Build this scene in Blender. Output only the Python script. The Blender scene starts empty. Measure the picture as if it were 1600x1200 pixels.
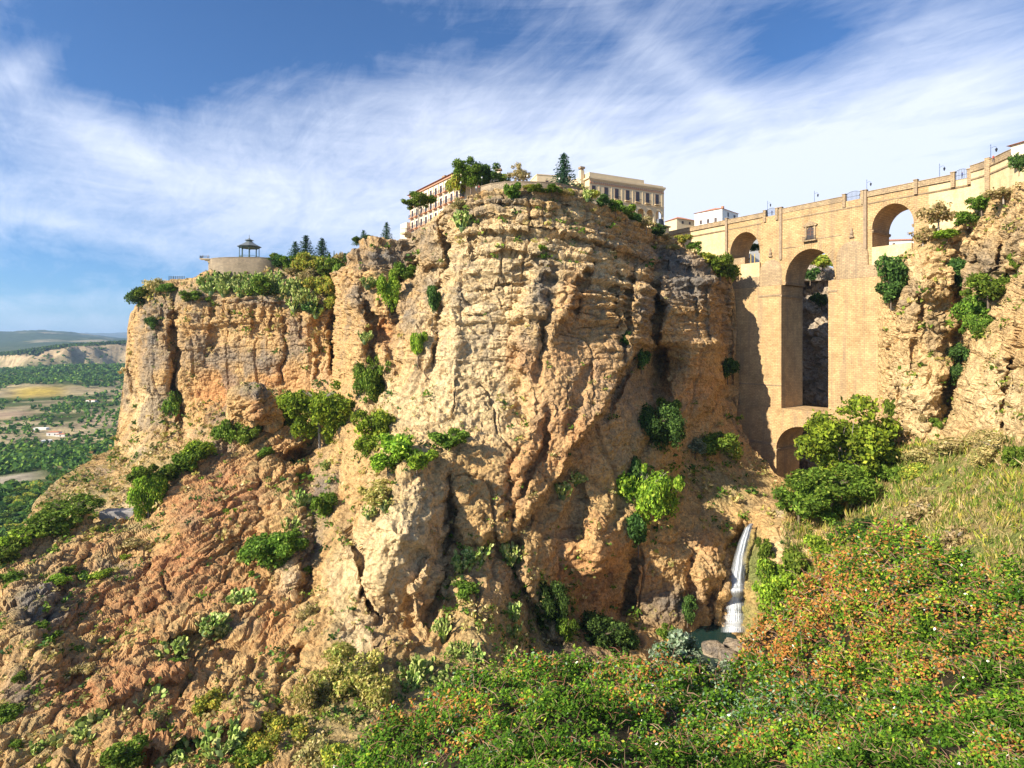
import bpy, math, random
import numpy as np
from mathutils import Vector, Matrix
random.seed(7)
rng = np.random.default_rng(11)
R = math.radians
C = bpy.context.scene.collection
scene = bpy.context.scene
QS = 1.0            # terrain grid coarseness (1 = final)

# ------------------------------------------------------------------ camera
F_PX, U0, V0 = 890.0, 800.0, 540.0       # focal length, centre column and horizon row of the photograph (1600 px wide)
cam_d = bpy.data.cameras.new('camera'); cam = bpy.data.objects.new('camera', cam_d); C.objects.link(cam)
cam.location = (0, 0, 0); cam.rotation_euler = (R(90), 0, 0)
cam_d.sensor_width = 36; cam_d.lens = 36 * F_PX / 1600
cam_d.shift_x = 0; cam_d.shift_y = -60 / 1600
cam_d.clip_start = 0.5; cam_d.clip_end = 80000
scene.camera = cam

# ------------------------------------------------------------------ sun, sky, exposure
SUN_AZ, SUN_EL = 57.0, 31.0              # degrees left of straight-behind-the-camera, elevation
sdir = Vector((-math.sin(R(SUN_AZ)) * math.cos(R(SUN_EL)), -math.cos(R(SUN_AZ)) * math.cos(R(SUN_EL)), math.sin(R(SUN_EL))))
sun_d = bpy.data.lights.new('sun', 'SUN'); sun = bpy.data.objects.new('sun', sun_d); C.objects.link(sun)
sun_d.energy = 5.0; sun_d.angle = R(0.5); sun_d.color = (1.0, 0.90, 0.74)
sun.rotation_euler = (-sdir).to_track_quat('-Z', 'Y').to_euler()
scene.view_settings.view_transform = 'Standard'; scene.view_settings.look = 'None'
scene.view_settings.exposure = 0.95; scene.view_settings.gamma = 1

world = bpy.data.worlds.new('World'); scene.world = world; world.use_nodes = True
def sky_world():
    nt = world.node_tree; nt.nodes.clear(); L = nt.links.new
    def M(op, a, b=None, c=None, clamp=False):
        n = nt.nodes.new('ShaderNodeMath'); n.operation = op; n.use_clamp = clamp
        for i, v in enumerate((a, b, c)):
            if v is None: continue
            if isinstance(v, (int, float)): n.inputs[i].default_value = v
            else: L(v, n.inputs[i])
        return n.outputs[0]
    def noise(vec, scale, detail, rough, dist=0.0):
        n = nt.nodes.new('ShaderNodeTexNoise'); L(vec, n.inputs['Vector'])
        n.inputs['Scale'].default_value = scale; n.inputs['Detail'].default_value = detail
        n.inputs['Roughness'].default_value = rough; n.inputs['Distortion'].default_value = dist
        return n.outputs['Fac']
    def comb(x, y, z=0.0):
        n = nt.nodes.new('ShaderNodeCombineXYZ')
        for i, v in enumerate((x, y, z)):
            if isinstance(v, (int, float)): n.inputs[i].default_value = v
            else: L(v, n.inputs[i])
        return n.outputs[0]
    tc = nt.nodes.new('ShaderNodeTexCoord'); sp = nt.nodes.new('ShaderNodeSeparateXYZ'); L(tc.outputs['Generated'], sp.inputs[0])
    x, y, z = sp.outputs
    sky = nt.nodes.new('ShaderNodeTexSky'); sky.sky_type = 'NISHITA'; sky.sun_disc = False
    sky.sun_elevation = R(SUN_EL); sky.sun_rotation = math.atan2(sdir.x, sdir.y)
    sky.altitude = 600; sky.air_density = 1.0; sky.dust_density = 0.4; sky.ozone_density = 3.5
    # high thin cloud on a plane overhead
    zz = M('MAXIMUM', z, 0.0)
    den = M('ADD', zz, 0.16)
    px, py = M('DIVIDE', x, den), M('DIVIDE', y, den)
    # streak coordinates, turned so the wisps fan towards the upper right
    ca, sa = math.cos(R(38)), math.sin(R(38))
    qx = M('ADD', M('MULTIPLY', px, ca), M('MULTIPLY', py, sa)); qy = M('SUBTRACT', M('MULTIPLY', py, ca), M('MULTIPLY', px, sa))
    n_big = noise(comb(px, py), 0.55, 4, 0.55, 0.6)
    n_st = noise(comb(M('MULTIPLY', qx, 2.3), M('MULTIPLY', qy, 0.8)), 1.3, 10, 0.64, 1.6)
    n_fine = noise(comb(M('MULTIPLY', qx, 6), M('MULTIPLY', qy, 2.4), 3.1), 2.0, 8, 0.7, 1.2)
    n_low = noise(comb(M('MULTIPLY', px, 1.0), M('MULTIPLY', zz, 26), 7.7), 1.6, 6, 0.6, 0.5)
    yy = M('MAXIMUM', y, 0.08)
    u, v = M('DIVIDE', x, yy), M('DIVIDE', zz, yy)
    total = None
    def blob(pu, pv, ru, rv, amp, rot=0.0):
        nonlocal total
        a, b = (pu - U0) / F_PX, (V0 - pv) / F_PX
        ru, rv = ru / F_PX, rv / F_PX
        du, dv = M('SUBTRACT', u, a), M('SUBTRACT', v, b)
        c_, s_ = math.cos(R(rot)), math.sin(R(rot))
        e = M('MULTIPLY', M('ADD', M('MULTIPLY', du, c_), M('MULTIPLY', dv, s_)), 1 / ru)
        f = M('MULTIPLY', M('SUBTRACT', M('MULTIPLY', dv, c_), M('MULTIPLY', du, s_)), 1 / rv)
        g = M('MULTIPLY', M('EXPONENT', M('MULTIPLY', M('ADD', M('MULTIPLY', e, e), M('MULTIPLY', f, f)), -1.0)), amp)
        total = g if total is None else M('ADD', total, g)
    for b in SKY_BLOBS: blob(*b)
    tex = M('ADD', M('MULTIPLY', n_big, 0.65), M('ADD', M('MULTIPLY', n_st, 0.85), M('ADD', M('MULTIPLY', n_fine, 0.42), M('MULTIPLY', n_low, 0.35))))
    raw = M('ADD', M('SUBTRACT', tex, 1.08), total)
    cov = M('MULTIPLY', M('ADD', raw, 0.14), 1.05, clamp=True)
    cov = M('SMOOTHSTEP', 0.0, 1.0, cov) if False else M('POWER', cov, 1.1)
    cov = M('MULTIPLY', cov, 0.93, clamp=True)
    tint = nt.nodes.new('ShaderNodeMix'); tint.data_type = 'RGBA'; tint.blend_type = 'MULTIPLY'; tint.inputs['Factor'].default_value = 1.0
    L(sky.outputs[0], tint.inputs['A']); tint.inputs['B'].default_value = (0.50, 0.78, 1.06, 1)
    mix = nt.nodes.new('ShaderNodeMix'); mix.data_type = 'RGBA'
    L(cov, mix.inputs['Factor']); L(tint.outputs['Result'], mix.inputs['A']); mix.inputs['B'].default_value = CLOUD_COL
    bg = nt.nodes.new('ShaderNodeBackground'); L(mix.outputs['Result'], bg.inputs['Color']); bg.inputs['Strength'].default_value = SKY_STR
    out = nt.nodes.new('ShaderNodeOutputWorld'); L(bg.outputs[0], out.inputs[0])
SKY_STR = 0.075
CLOUD_COL = (7.0, 7.5, 8.8, 1)
SKY_BLOBS = [(820, 330, 600, 140, 0.50), (1420, 240, 380, 190, 0.66), (1300, 400, 500, 120, 0.3), (560, 200, 260, 70, 0.22), (830, 170, 200, 60, .18), (20, 110, 34, 130, 0.42, -62), (130, 195, 150, 34, 0.34, -27),
             (330, 290, 260, 60, 0.30, -15), (120, 355, 170, 18, 0.36, -12), (1010, 70, 130, 26, 0.15, -38), (1120, 150, 90, 26, 0.12, -35), (900, 240, 320, 60, .15), (1500, 140, 160, 60, .12), (60, 300, 120, 60, .22), (60, 470, 260, 16, .22, 3),
             (230, 80, 190, 70, -0.55), (560, 50, 190, 60, -0.26), (1240, 70, 130, 80, -0.46), (90, 440, 240, 45, -0.28), (560, 20, 400, 60, -0.10),
             (100, 505, 150, 14, 0.30, 0), (1500, 60, 160, 60, 0.08)]
sky_world()

# ------------------------------------------------------------------ object helpers
def tag(o, label=None, cat=None, group=None, kind=None):
    if label: o['label'] = label
    if cat: o['category'] = cat
    if group: o['group'] = group
    if kind: o['kind'] = kind
    return o
def empty(name, loc=(0, 0, 0), rz=0.0):
    o = bpy.data.objects.new(name, None); C.objects.link(o); o.location = loc; o.rotation_euler = (0, 0, rz); o.empty_display_size = 0.5
    return o
def link(name, me, parent=None, mat=None):
    o = bpy.data.objects.new(name, me); C.objects.link(o)
    if mat is not None and not me.materials: me.materials.append(mat)
    if parent is not None: o.parent = parent
    return o
def copy_tree(o, parent=None):
    c = o.copy(); C.objects.link(c); c.parent = parent
    for ch in o.children: copy_tree(ch, c)
    return c
def np_mesh(name, verts, faces, smooth=False, face_attr=None, vcol=None):
    """verts (n,3), faces (m,k) all of one size k"""
    me = bpy.data.meshes.new(name)
    verts = np.asarray(verts, dtype=np.float32); faces = np.asarray(faces, dtype=np.int32)
    m, k = faces.shape
    me.vertices.add(len(verts)); me.vertices.foreach_set('co', verts.ravel())
    me.loops.add(m * k); me.loops.foreach_set('vertex_index', faces.ravel())
    me.polygons.add(m); me.polygons.foreach_set('loop_start', np.arange(0, m * k, k, dtype=np.int32))
    me.polygons.foreach_set('use_smooth', np.full(m, smooth, dtype=bool))
    me.update(calc_edges=True)
    if face_attr is not None:
        a = me.attributes.new('tint', 'FLOAT_COLOR', 'FACE')
        col = np.ones((m, 4), dtype=np.float32); col[:, :3] = face_attr; a.data.foreach_set('color', col.ravel())
    if vcol is not None:
        a = me.attributes.new('tint', 'FLOAT_COLOR', 'POINT')
        col = np.ones((len(verts), 4), dtype=np.float32); col[:, :3] = vcol; a.data.foreach_set('color', col.ravel())
    return me
class MB:
    """collects simple solids and links them as one mesh"""
    def __init__(s): s.v = []; s.f = []
    def add(s, vs, fs):
        b = len(s.v); s.v += [tuple(v) for v in vs]; s.f += [tuple(i + b for i in f) for f in fs]
    def box(s, x0, x1, y0, y1, z0, z1):
        s.add([(x0, y0, z0), (x1, y0, z0), (x1, y1, z0), (x0, y1, z0), (x0, y0, z1), (x1, y0, z1), (x1, y1, z1), (x0, y1, z1)],
              [(0, 3, 2, 1), (4, 5, 6, 7), (0, 1, 5, 4), (1, 2, 6, 5), (2, 3, 7, 6), (3, 0, 4, 7)])
    def prism(s, pts, z0, z1):
        n = len(pts)
        s.add([(p[0], p[1], z0) for p in pts] + [(p[0], p[1], z1) for p in pts],
              [tuple(range(n))[::-1], tuple(range(n, 2 * n))] + [(i, (i + 1) % n, (i + 1) % n + n, i + n) for i in range(n)])
    def tube(s, a, b, r0, r1=None, n=8):
        a, b = Vector(a), Vector(b); r1 = r0 if r1 is None else r1
        d = (b - a).normalized(); t = d.orthogonal().normalized(); w = d.cross(t)
        vs = []
        for c, r in ((a, r0), (b, r1)):
            for i in range(n):
                q = 2 * math.pi * i / n; vs.append(c + t * (r * math.cos(q)) + w * (r * math.sin(q)))
        s.add(vs, [(i, (i + 1) % n, (i + 1) % n + n, i + n) for i in range(n)] + [tuple(range(n))[::-1], tuple(range(n, 2 * n))])
    def lathe(s, prof, n=12, c=(0, 0, 0), phase=0.0, a0=0.0, a1=2 * math.pi):
        """prof: (radius, z) list, bottom to top"""
        full = abs(a1 - a0 - 2 * math.pi) < 1e-6; m = n if full else n + 1
        vs = [(c[0] + r * math.cos(phase + a0 + (a1 - a0) * i / n), c[1] + r * math.sin(phase + a0 + (a1 - a0) * i / n), c[2] + z) for r, z in prof for i in range(m)]
        fs = []
        for k in range(len(prof) - 1):
            for i in range(n):
                j = (i + 1) % m; fs.append((k * m + i, k * m + j, (k + 1) * m + j, (k + 1) * m + i))
        if full: fs += [tuple(range(m))[::-1], tuple(range((len(prof) - 1) * m, len(prof) * m))]
        s.add(vs, fs)
    def build(s, name, mat, parent=None, bevel=0.0, smooth=False):
        me = bpy.data.meshes.new(name); me.from_pydata(s.v, [], s.f); me.update()
        if smooth:
            for p in me.polygons: p.use_smooth = True
        o = link(name, me, parent, mat)
        if bevel:
            b = o.modifiers.new('bevel', 'BEVEL'); b.width = bevel; b.segments = 1; b.limit_method = 'ANGLE'
        return o

# ------------------------------------------------------------------ noise (vectorised value noise)
LAT = rng.random((64, 64, 64)).astype(np.float32)
def vnoise(p):
    i = np.floor(p).astype(np.int32); f = (p - i).astype(np.float32); f = f * f * (3 - 2 * f)
    a = i & 63; b = (i + 1) & 63
    x0, y0, z0 = a[..., 0], a[..., 1], a[..., 2]; x1, y1, z1 = b[..., 0], b[..., 1], b[..., 2]
    fx, fy, fz = f[..., 0], f[..., 1], f[..., 2]
    c00 = LAT[x0, y0, z0] * (1 - fx) + LAT[x1, y0, z0] * fx
    c10 = LAT[x0, y1, z0] * (1 - fx) + LAT[x1, y1, z0] * fx
    c01 = LAT[x0, y0, z1] * (1 - fx) + LAT[x1, y0, z1] * fx
    c11 = LAT[x0, y1, z1] * (1 - fx) + LAT[x1, y1, z1] * fx
    return ((c00 * (1 - fy) + c10 * fy) * (1 - fz) + (c01 * (1 - fy) + c11 * fy) * fz) * 2 - 1     # -1..1
ROT = np.array([[0.80, 0.36, -0.48], [-0.60, 0.48, -0.64], [0.0, 0.80, 0.60]], dtype=np.float32)
def fbm(p, scale, octs=4, gain=0.5, ridged=False, off=0.0):
    q = p / scale + off; s = 0; a = 1.0; t = 0
    for _ in range(octs):
        n = vnoise(q)
        if ridged: n = 1 - 2 * np.abs(n) ** 0.8
        s = s + a * n; t += a; a *= gain; q = q @ ROT * 2.03 + 17.3
    return s / t
def worley(p, jit=0.9):
    """angular fracture blocks: a constant per cell and the distance to the joint between cells"""
    sh = p.shape[:-1]; q = p.reshape(-1, 3).astype(np.float32); i0 = np.floor(q).astype(np.int32)
    d1 = np.full(len(q), 1e9, np.float32); d2 = np.full(len(q), 1e9, np.float32); idr = np.zeros(len(q), np.float32)
    for dx in (-1, 0, 1):
        for dy in (-1, 0, 1):
            for dz in (-1, 0, 1):
                c = i0 + np.array([dx, dy, dz], np.int32); a, b, e = c[:, 0] & 63, c[:, 1] & 63, c[:, 2] & 63
                o = np.stack([LAT[a, b, e], LAT[b, e, a], LAT[e, a, b]], -1) * jit
                v = c + o - q; d = (v * v).sum(-1)
                nearer = d < d1; d2 = np.where(nearer, d1, np.minimum(d2, d)); d1 = np.where(nearer, d, d1); idr = np.where(nearer, LAT[(a + 31) & 63, (b + 7) & 63, e], idr)
    return (idr * 2 - 1).reshape(sh), (np.sqrt(d2) - np.sqrt(d1)).reshape(sh)
def blocks(P, sx_, sz, off=0.0, warp=0.7, groove=0.35):
    w = P + warp * np.stack([vnoise(P / 2.2 + off), vnoise(P / 2.2 + off + 9), vnoise(P / 2.2 + off + 19)], -1) * min(sx_, 3) * .35
    r, e = worley(np.stack([w[..., 0] / sx_, w[..., 1] / sx_, w[..., 2] / sz], -1) + off)
    return r - groove * 2.2 * np.exp(-(e / 0.10) ** 2)
def sstep(a, b, x):
    t = np.clip((x - a) / (b - a), 0, 1); return t * t * (3 - 2 * t)

# ------------------------------------------------------------------ relief surfaces: real cliffs laid out from survey points (column, row, distance)
def ray(u, v): return np.stack([(u - U0) / F_PX, np.ones_like(u), (V0 - v) / F_PX], -1)
def at(u, v, D): return Vector(((u - U0) / F_PX * D, D, (V0 - v) / F_PX * D))
def tps(ctrl, u, v, reg=0.002):
    c = np.array(ctrl, dtype=np.float64); x = c[:, 0] / 200; y = c[:, 1] / 200; d = np.log(c[:, 2])
    n = len(c)
    r2 = (x[:, None] - x) ** 2 + (y[:, None] - y) ** 2
    K = 0.5 * r2 * np.log(r2 + 1e-9) + np.eye(n) * reg
    Pm = np.stack([np.ones(n), x, y], 1)
    A = np.block([[K, Pm], [Pm.T, np.zeros((3, 3))]])
    w = np.linalg.solve(A, np.concatenate([d, np.zeros(3)]))
    xs = u / 200; ys = v / 200
    out = w[n] + w[n + 1] * xs + w[n + 2] * ys
    for i in range(n):
        r2 = (xs - x[i]) ** 2 + (ys - y[i]) ** 2
        out = out + w[i] * 0.5 * r2 * np.log(r2 + 1e-9)
    return np.exp(out)
def seg_dist(u, v, pts):
    best = np.full(u.shape, 1e9); sd = np.zeros(u.shape); along = np.zeros(u.shape)
    L = [math.hypot(pts[i + 1][0] - pts[i][0], pts[i + 1][1] - pts[i][1]) for i in range(len(pts) - 1)]; T = sum(L); acc = 0
    for i in range(len(pts) - 1):
        ax, ay = pts[i]; bx, by = pts[i + 1]; dx, dy = bx - ax, by - ay; l2 = dx * dx + dy * dy
        t = np.clip(((u - ax) * dx + (v - ay) * dy) / l2, 0, 1)
        ex = u - (ax + t * dx); ey = v - (ay + t * dy); d = np.sqrt(ex * ex + ey * ey)
        m = d < best; best = np.where(m, d, best)
        sd = np.where(m, np.sign(dx * ey - dy * ex) * d, sd)      # + = to the right of travel on the picture (y down)
        along = np.where(m, (acc + t * L[i]) / T, along); acc += L[i]
    return best, sd, along
def features(u, v, D, feats):
    pn = np.stack([u / 23, v / 23, np.zeros_like(u)], -1)
    uu = u + 7 * vnoise(pn) + 3 * vnoise(pn * 2.7 + 5); vv = v + 7 * vnoise(pn + 31.7) + 3 * vnoise(pn * 2.7 + 9)
    out = np.zeros_like(u)
    for ft in feats:
        kind, pts, w, amp = ft[:4]; Lr = ft[4] if len(ft) > 4 else 60
        xs = [p[0] for p in pts]; ys = [p[1] for p in pts]; m = 3 * w + (Lr * 3 if kind == 's' else 0) + 14
        if kind == 'b':
            (cx, cy), (rx, ry) = pts; r2 = ((uu - cx) / rx) ** 2 + ((vv - cy) / ry) ** 2
            out -= amp * np.sqrt(np.clip(1 - r2, 0, 1)) if w == 0 else amp * np.exp(-r2 * 1.5)
            continue
        sel = (u > min(xs) - m) & (u < max(xs) + m) & (v > min(ys) - m) & (v < max(ys) + m)
        if not sel.any(): continue
        d, sd, al = seg_dist(uu[sel], vv[sel], pts)
        fade = np.minimum(1, np.minimum(al, 1 - al) * 6 + 0.15) if kind == 'g' else sstep(0, .12, al) * sstep(0, .12, 1 - al)
        if kind == 'g': out[sel] += amp * np.exp(-(d / w) ** 2) * fade
        else: out[sel] += amp * sstep(-w, w, sd) * np.exp(-np.maximum(sd, 0) / Lr) * fade * (d < Lr * 3)
    return out
LAYERS = {}
def relief(name, u0, u1, top, vbot, ctrl, feats, rock, colour, du=1.6, dv=1.6, back=(), mat=None, jag=3.0, smooth=False, kind='structure', extra=None):
    du *= QS; dv *= QS
    nu = int((u1 - u0) / du) + 1; us = np.linspace(u0, u1, nu)
    tx = [p[0] for p in top]; ty = [p[1] for p in top]
    vt = np.interp(us, tx, ty)
    pj = np.stack([us / 13, np.full(nu, 4.4), np.full(nu, 2.2)], -1)
    vt = vt + jag * (vnoise(pj) + 0.5 * vnoise(pj * 2.6))
    vb = np.full(nu, float(vbot)) if not isinstance(vbot, (list, tuple)) else np.interp(us, [p[0] for p in vbot], [p[1] for p in vbot])
    nv = int((np.max(vb) - np.min(vt)) / dv) + 1
    vg = np.linspace(np.min(vt), np.max(vb), nv)
    U = np.repeat(us[None, :], nv, 0); V = np.maximum(vt[None, :], np.repeat(vg[:, None], nu, 1))
    first = np.argmax(V > vt[None, :] + 1e-6, axis=0); first = np.maximum(first - 1, 0)   # last collapsed row of every column
    D = tps(ctrl, U, V) + features(U, V, None, feats)
    if extra is not None: D = D + extra(U, V)
    Pn = ray(U, V) * D[..., None]
    if back:
        rows = []
        edge = Pn[0]
        for (dist, dz) in back[::-1]:
            q = edge.copy(); h = np.sqrt(q[:, 0] ** 2 + q[:, 1] ** 2)
            q[:, 0] *= 1 + dist / h; q[:, 1] *= 1 + dist / h; q[:, 2] = np.where(q[:, 2] < -2, q[:, 2] * (1 + dist / h) - 0.22 * dist, q[:, 2] + dz)
            rows.append(q)
        Pn = np.concatenate([np.stack(rows), Pn], 0)
        U = np.concatenate([np.repeat(us[None], len(back), 0), U], 0); V = np.concatenate([np.repeat(V[:1], len(back), 0), V], 0)
    gu = np.gradient(Pn, axis=1); gv = np.gradient(Pn, axis=0)
    N = np.cross(gv, gu); N /= np.linalg.norm(N, axis=-1, keepdims=True) + 1e-9
    Vf = V; flip = (N * Pn).sum(-1) > 0; flip[:len(back)] = N[:len(back), :, 2] < 0; N[flip] *= -1
    nb = len(back)
    rows_i = np.arange(N.shape[0])[:, None]; src = np.where((rows_i >= nb) & (rows_i < first[None] + nb), first[None] + nb + 1, rows_i)
    src[nb:] = np.maximum(src[nb:], (first + nb + 1)[None]); src = np.minimum(src, N.shape[0] - 1)
    N = np.take_along_axis(N, src[..., None], 0)
    disp = rock(Pn, N, U, V)
    if nb: disp[:nb] *= np.linspace(0.2, 1.0, nb)[:, None]
    Pd = Pn + N * disp[..., None]
    gu = np.gradient(Pd, axis=1); gv = np.gradient(Pd, axis=0)
    N2 = np.cross(gv, gu); N2 /= np.linalg.norm(N2, axis=-1, keepdims=True) + 1e-9
    N2[flip] *= -1
    N2 = np.take_along_axis(N2, src[..., None], 0)
    col = colour(Pd, N2, U, V, disp)
    H, W = U.shape
    idx = np.arange(H * W).reshape(H, W)
    faces = np.stack([idx[:-1, :-1], idx[1:, :-1], idx[1:, 1:], idx[:-1, 1:]], -1).reshape(-1, 4)
    me = np_mesh(name, Pd.reshape(-1, 3), faces, smooth=smooth, vcol=np.clip(col, 0, 1).reshape(-1, 3))
    o = link(name, me, None, mat); o['kind'] = kind
    LAYERS[name] = dict(us=us, V=V[nb:], P=Pd[nb:], N=N2[nb:], U=U[nb:], back=Pd[:nb])
    return o
def surf(layer, u, v):
    """point and normal of a built relief at a survey column and row"""
    Ly = LAYERS[layer]; i = int(np.clip(np.searchsorted(Ly['us'], u), 0, len(Ly['us']) - 1))
    j = int(np.clip(np.searchsorted(Ly['V'][:, i], v), 0, Ly['V'].shape[0] - 1))
    return Vector(Ly['P'][j, i]), Vector(Ly['N'][j, i])

# ------------------------------------------------------------------ materials
def new_mat(name):
    m = bpy.data.materials.new(name); m.use_nodes = True; nt = m.node_tree; nt.nodes.clear()
    out = nt.nodes.new('ShaderNodeOutputMaterial'); return m, nt, out
def nd(nt, t, **kw):
    n = nt.nodes.new(t)
    for k, v in kw.items():
        if k in n.inputs: 
            if hasattr(v, 'is_linked') or isinstance(v, bpy.types.NodeSocket): nt.links.new(v, n.inputs[k])
            else: n.inputs[k].default_value = v
        else: setattr(n, k, v)
    return n
def mat_rock(name, bump=0.6, fine=1.4, pit=1.0, var=0.35, rough=0.95):
    m, nt, out = new_mat(name); L = nt.links.new
    geo = nt.nodes.new('ShaderNodeNewGeometry'); pos = geo.outputs['Position']
    at_ = nt.nodes.new('ShaderNodeAttribute'); at_.attribute_name = 'tint'
    n1 = nd(nt, 'ShaderNodeTexNoise', Vector=pos, Scale=fine, Detail=8.0, Roughness=0.68)
    n2 = nd(nt, 'ShaderNodeTexNoise', Vector=pos, Scale=0.35, Detail=5.0, Roughness=0.6)
    vo = nd(nt, 'ShaderNodeTexVoronoi', Vector=pos, Scale=pit); vo.feature = 'F1'
    mr = nd(nt, 'ShaderNodeMapRange', Value=n1.outputs['Fac']); mr.inputs['From Min'].default_value = 0.3; mr.inputs['From Max'].default_value = 0.7
    mr.inputs['To Min'].default_value = 1 - var; mr.inputs['To Max'].default_value = 1 + var
    mr2 = nd(nt, 'ShaderNodeMapRange', Value=n2.outputs['Fac']); mr2.inputs['From Min'].default_value = 0.3; mr2.inputs['From Max'].default_value = 0.7
    mr2.inputs['To Min'].default_value = 0.86; mr2.inputs['To Max'].default_value = 1.14
    mu = nd(nt, 'ShaderNodeMath', operation='MULTIPLY'); L(mr.outputs[0], mu.inputs[0]); L(mr2.outputs[0], mu.inputs[1])
    n3 = nd(nt, 'ShaderNodeTexNoise', Vector=pos, Scale=fine * 1.7, Detail=4.0, Roughness=0.8)
    sp_ = nd(nt, 'ShaderNodeMapRange', Value=n3.outputs['Fac']); sp_.inputs['From Min'].default_value = 0.54; sp_.inputs['From Max'].default_value = 0.66; sp_.inputs['To Min'].default_value = 1.0; sp_.inputs['To Max'].default_value = 0.36
    mu0 = mu; mu = nd(nt, 'ShaderNodeMath', operation='MULTIPLY'); L(mu0.outputs[0], mu.inputs[0]); L(sp_.outputs[0], mu.inputs[1])
    vs = nd(nt, 'ShaderNodeVectorMath', operation='SCALE'); L(at_.outputs['Color'], vs.inputs[0]); L(mu.outputs[0], vs.inputs['Scale'])
    hv = nd(nt, 'ShaderNodeMath', operation='MULTIPLY_ADD'); L(vo.outputs['Distance'], hv.inputs[0]); hv.inputs[1].default_value = 0.55; L(n1.outputs['Fac'], hv.inputs[2])
    bp = nd(nt, 'ShaderNodeBump', Strength=bump, Distance=1.1); L(hv.outputs[0], bp.inputs['Height'])
    b = nd(nt, 'ShaderNodeBsdfPrincipled', Roughness=rough); L(vs.outputs[0], b.inputs['Base Color']); L(bp.outputs[0], b.inputs['Normal'])
    b.inputs['Specular IOR Level'].default_value = 0.15
    L(b.outputs[0], out.inputs[0]); return m
def mat_leaf(name, gain=1.0, trans=0.35):
    m, nt, out = new_mat(name); L = nt.links.new
    at_ = nt.nodes.new('ShaderNodeAttribute'); at_.attribute_name = 'tint'
    oi = nt.nodes.new('ShaderNodeObjectInfo')
    hs = nd(nt, 'ShaderNodeHueSaturation'); L(at_.outputs['Color'], hs.inputs['Color'])
    mr = nd(nt, 'ShaderNodeMapRange', Value=oi.outputs['Random']); mr.inputs['To Min'].default_value = 0.485; mr.inputs['To Max'].default_value = 0.515
    L(mr.outputs[0], hs.inputs['Hue'])
    mr = nd(nt, 'ShaderNodeMapRange', Value=oi.outputs['Random']); mr.inputs['To Min'].default_value = 0.85 * gain; mr.inputs['To Max'].default_value = 1.15 * gain
    L(mr.outputs[0], hs.inputs['Value'])
    d = nd(nt, 'ShaderNodeBsdfPrincipled', Roughness=0.55); L(hs.outputs[0], d.inputs['Base Color']); d.inputs['Specular IOR Level'].default_value = 0.08
    t = nt.nodes.new('ShaderNodeBsdfTranslucent'); L(hs.outputs[0], t.inputs['Color'])
    mx = nd(nt, 'ShaderNodeMixShader', Fac=trans); L(d.outputs[0], mx.inputs[1]); L(t.outputs[0], mx.inputs[2]); L(mx.outputs[0], out.inputs[0]); return m
def mat_plain(name, col, rough=0.8, var=0.12, scale=1.5, bump=0.15, metal=0.0):
    m, nt, out = new_mat(name); L = nt.links.new
    tc = nt.nodes.new('ShaderNodeTexCoord')
    n = nd(nt, 'ShaderNodeTexNoise', Vector=tc.outputs['Object'], Scale=scale, Detail=6.0, Roughness=0.65)
    mr = nd(nt, 'ShaderNodeMapRange', Value=n.outputs['Fac']); mr.inputs['From Min'].default_value = 0.3; mr.inputs['From Max'].default_value = 0.7
    mr.inputs['To Min'].default_value = 1 - var; mr.inputs['To Max'].default_value = 1 + var
    vs = nd(nt, 'ShaderNodeVectorMath', operation='SCALE'); vs.inputs[0].default_value = col[:3]; L(mr.outputs[0], vs.inputs['Scale'])
    b = nd(nt, 'ShaderNodeBsdfPrincipled', Roughness=rough, Metallic=metal); L(vs.outputs[0], b.inputs['Base Color'])
    bp = nd(nt, 'ShaderNodeBump', Strength=bump, Distance=0.1); L(n.outputs['Fac'], bp.inputs['Height']); L(bp.outputs[0], b.inputs['Normal'])
    L(b.outputs[0], out.inputs[0]); return m
M_ROCK = mat_rock('sandstone', 0.85, 1.3, 0.9, 0.38)
M_RED = mat_rock('red_rock', 0.9, 1.1, 0.8, 0.32)
M_SOIL = mat_rock('soil', 0.5, 1.0, 1.5, 0.35)
# ================================================================== THE CLIFFS AND THE GORGE
TAN, CREAM, GREY, ORANGE, RED, PALE, DARK, DRY, WARM, MOSS = [np.array(c) for c in (
    (.58, .37, .16), (.70, .52, .28), (.20, .175, .145), (.56, .28, .11), (.47, .225, .10), (.66, .53, .34), (.16, .13, .10), (.36, .28, .13), (.58, .37, .185), (.20, .22, .07))]
def blobs(P, U, V, base, lst, seed=0.0):
    """rock colours: each patch has its own ragged outline"""
    col = np.empty(U.shape + (3,)); col[:] = base
    n = fbm(P, 9.0, 4, 0.6, off=seed)
    n2 = fbm(P, 2.6, 3, 0.6, off=seed + 3)
    for (cu, cv, ru, rv, c, w) in lst:
        r2 = ((U - cu) / ru) ** 2 + ((V - cv) / rv) ** 2
        k = np.clip(w * 1.6 * np.exp(-r2) + (n * 0.55 + n2 * 0.35) - 0.35, 0, 1) * np.clip(w * 2.2 * np.exp(-r2), 0, 1)
        k = k[..., None]; col = col * (1 - k) + c * k
    return col
def mixc(col, c, k): k = np.clip(k, 0, 1)[..., None]; return col * (1 - k) + np.asarray(c) * k
def strata(P, scale=2.3, dip=(0.02, 0.03)):
    z = P[..., 2] + dip[0] * P[..., 0] + dip[1] * P[..., 1] + 1.6 * vnoise(P / 26.0) + 0.5 * vnoise(P / 7.0)
    q = np.stack([P[..., 0] / 60, P[..., 1] / 60, z / scale], -1)
    a = vnoise(q); a = np.sign(a) * np.abs(a) ** 0.55
    q2 = np.stack([P[..., 0] / 30, P[..., 1] / 30, z / (scale * 0.36) + 9], -1)
    b = vnoise(q2); b = np.sign(b) * np.abs(b) ** 0.6
    return a, b
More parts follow.
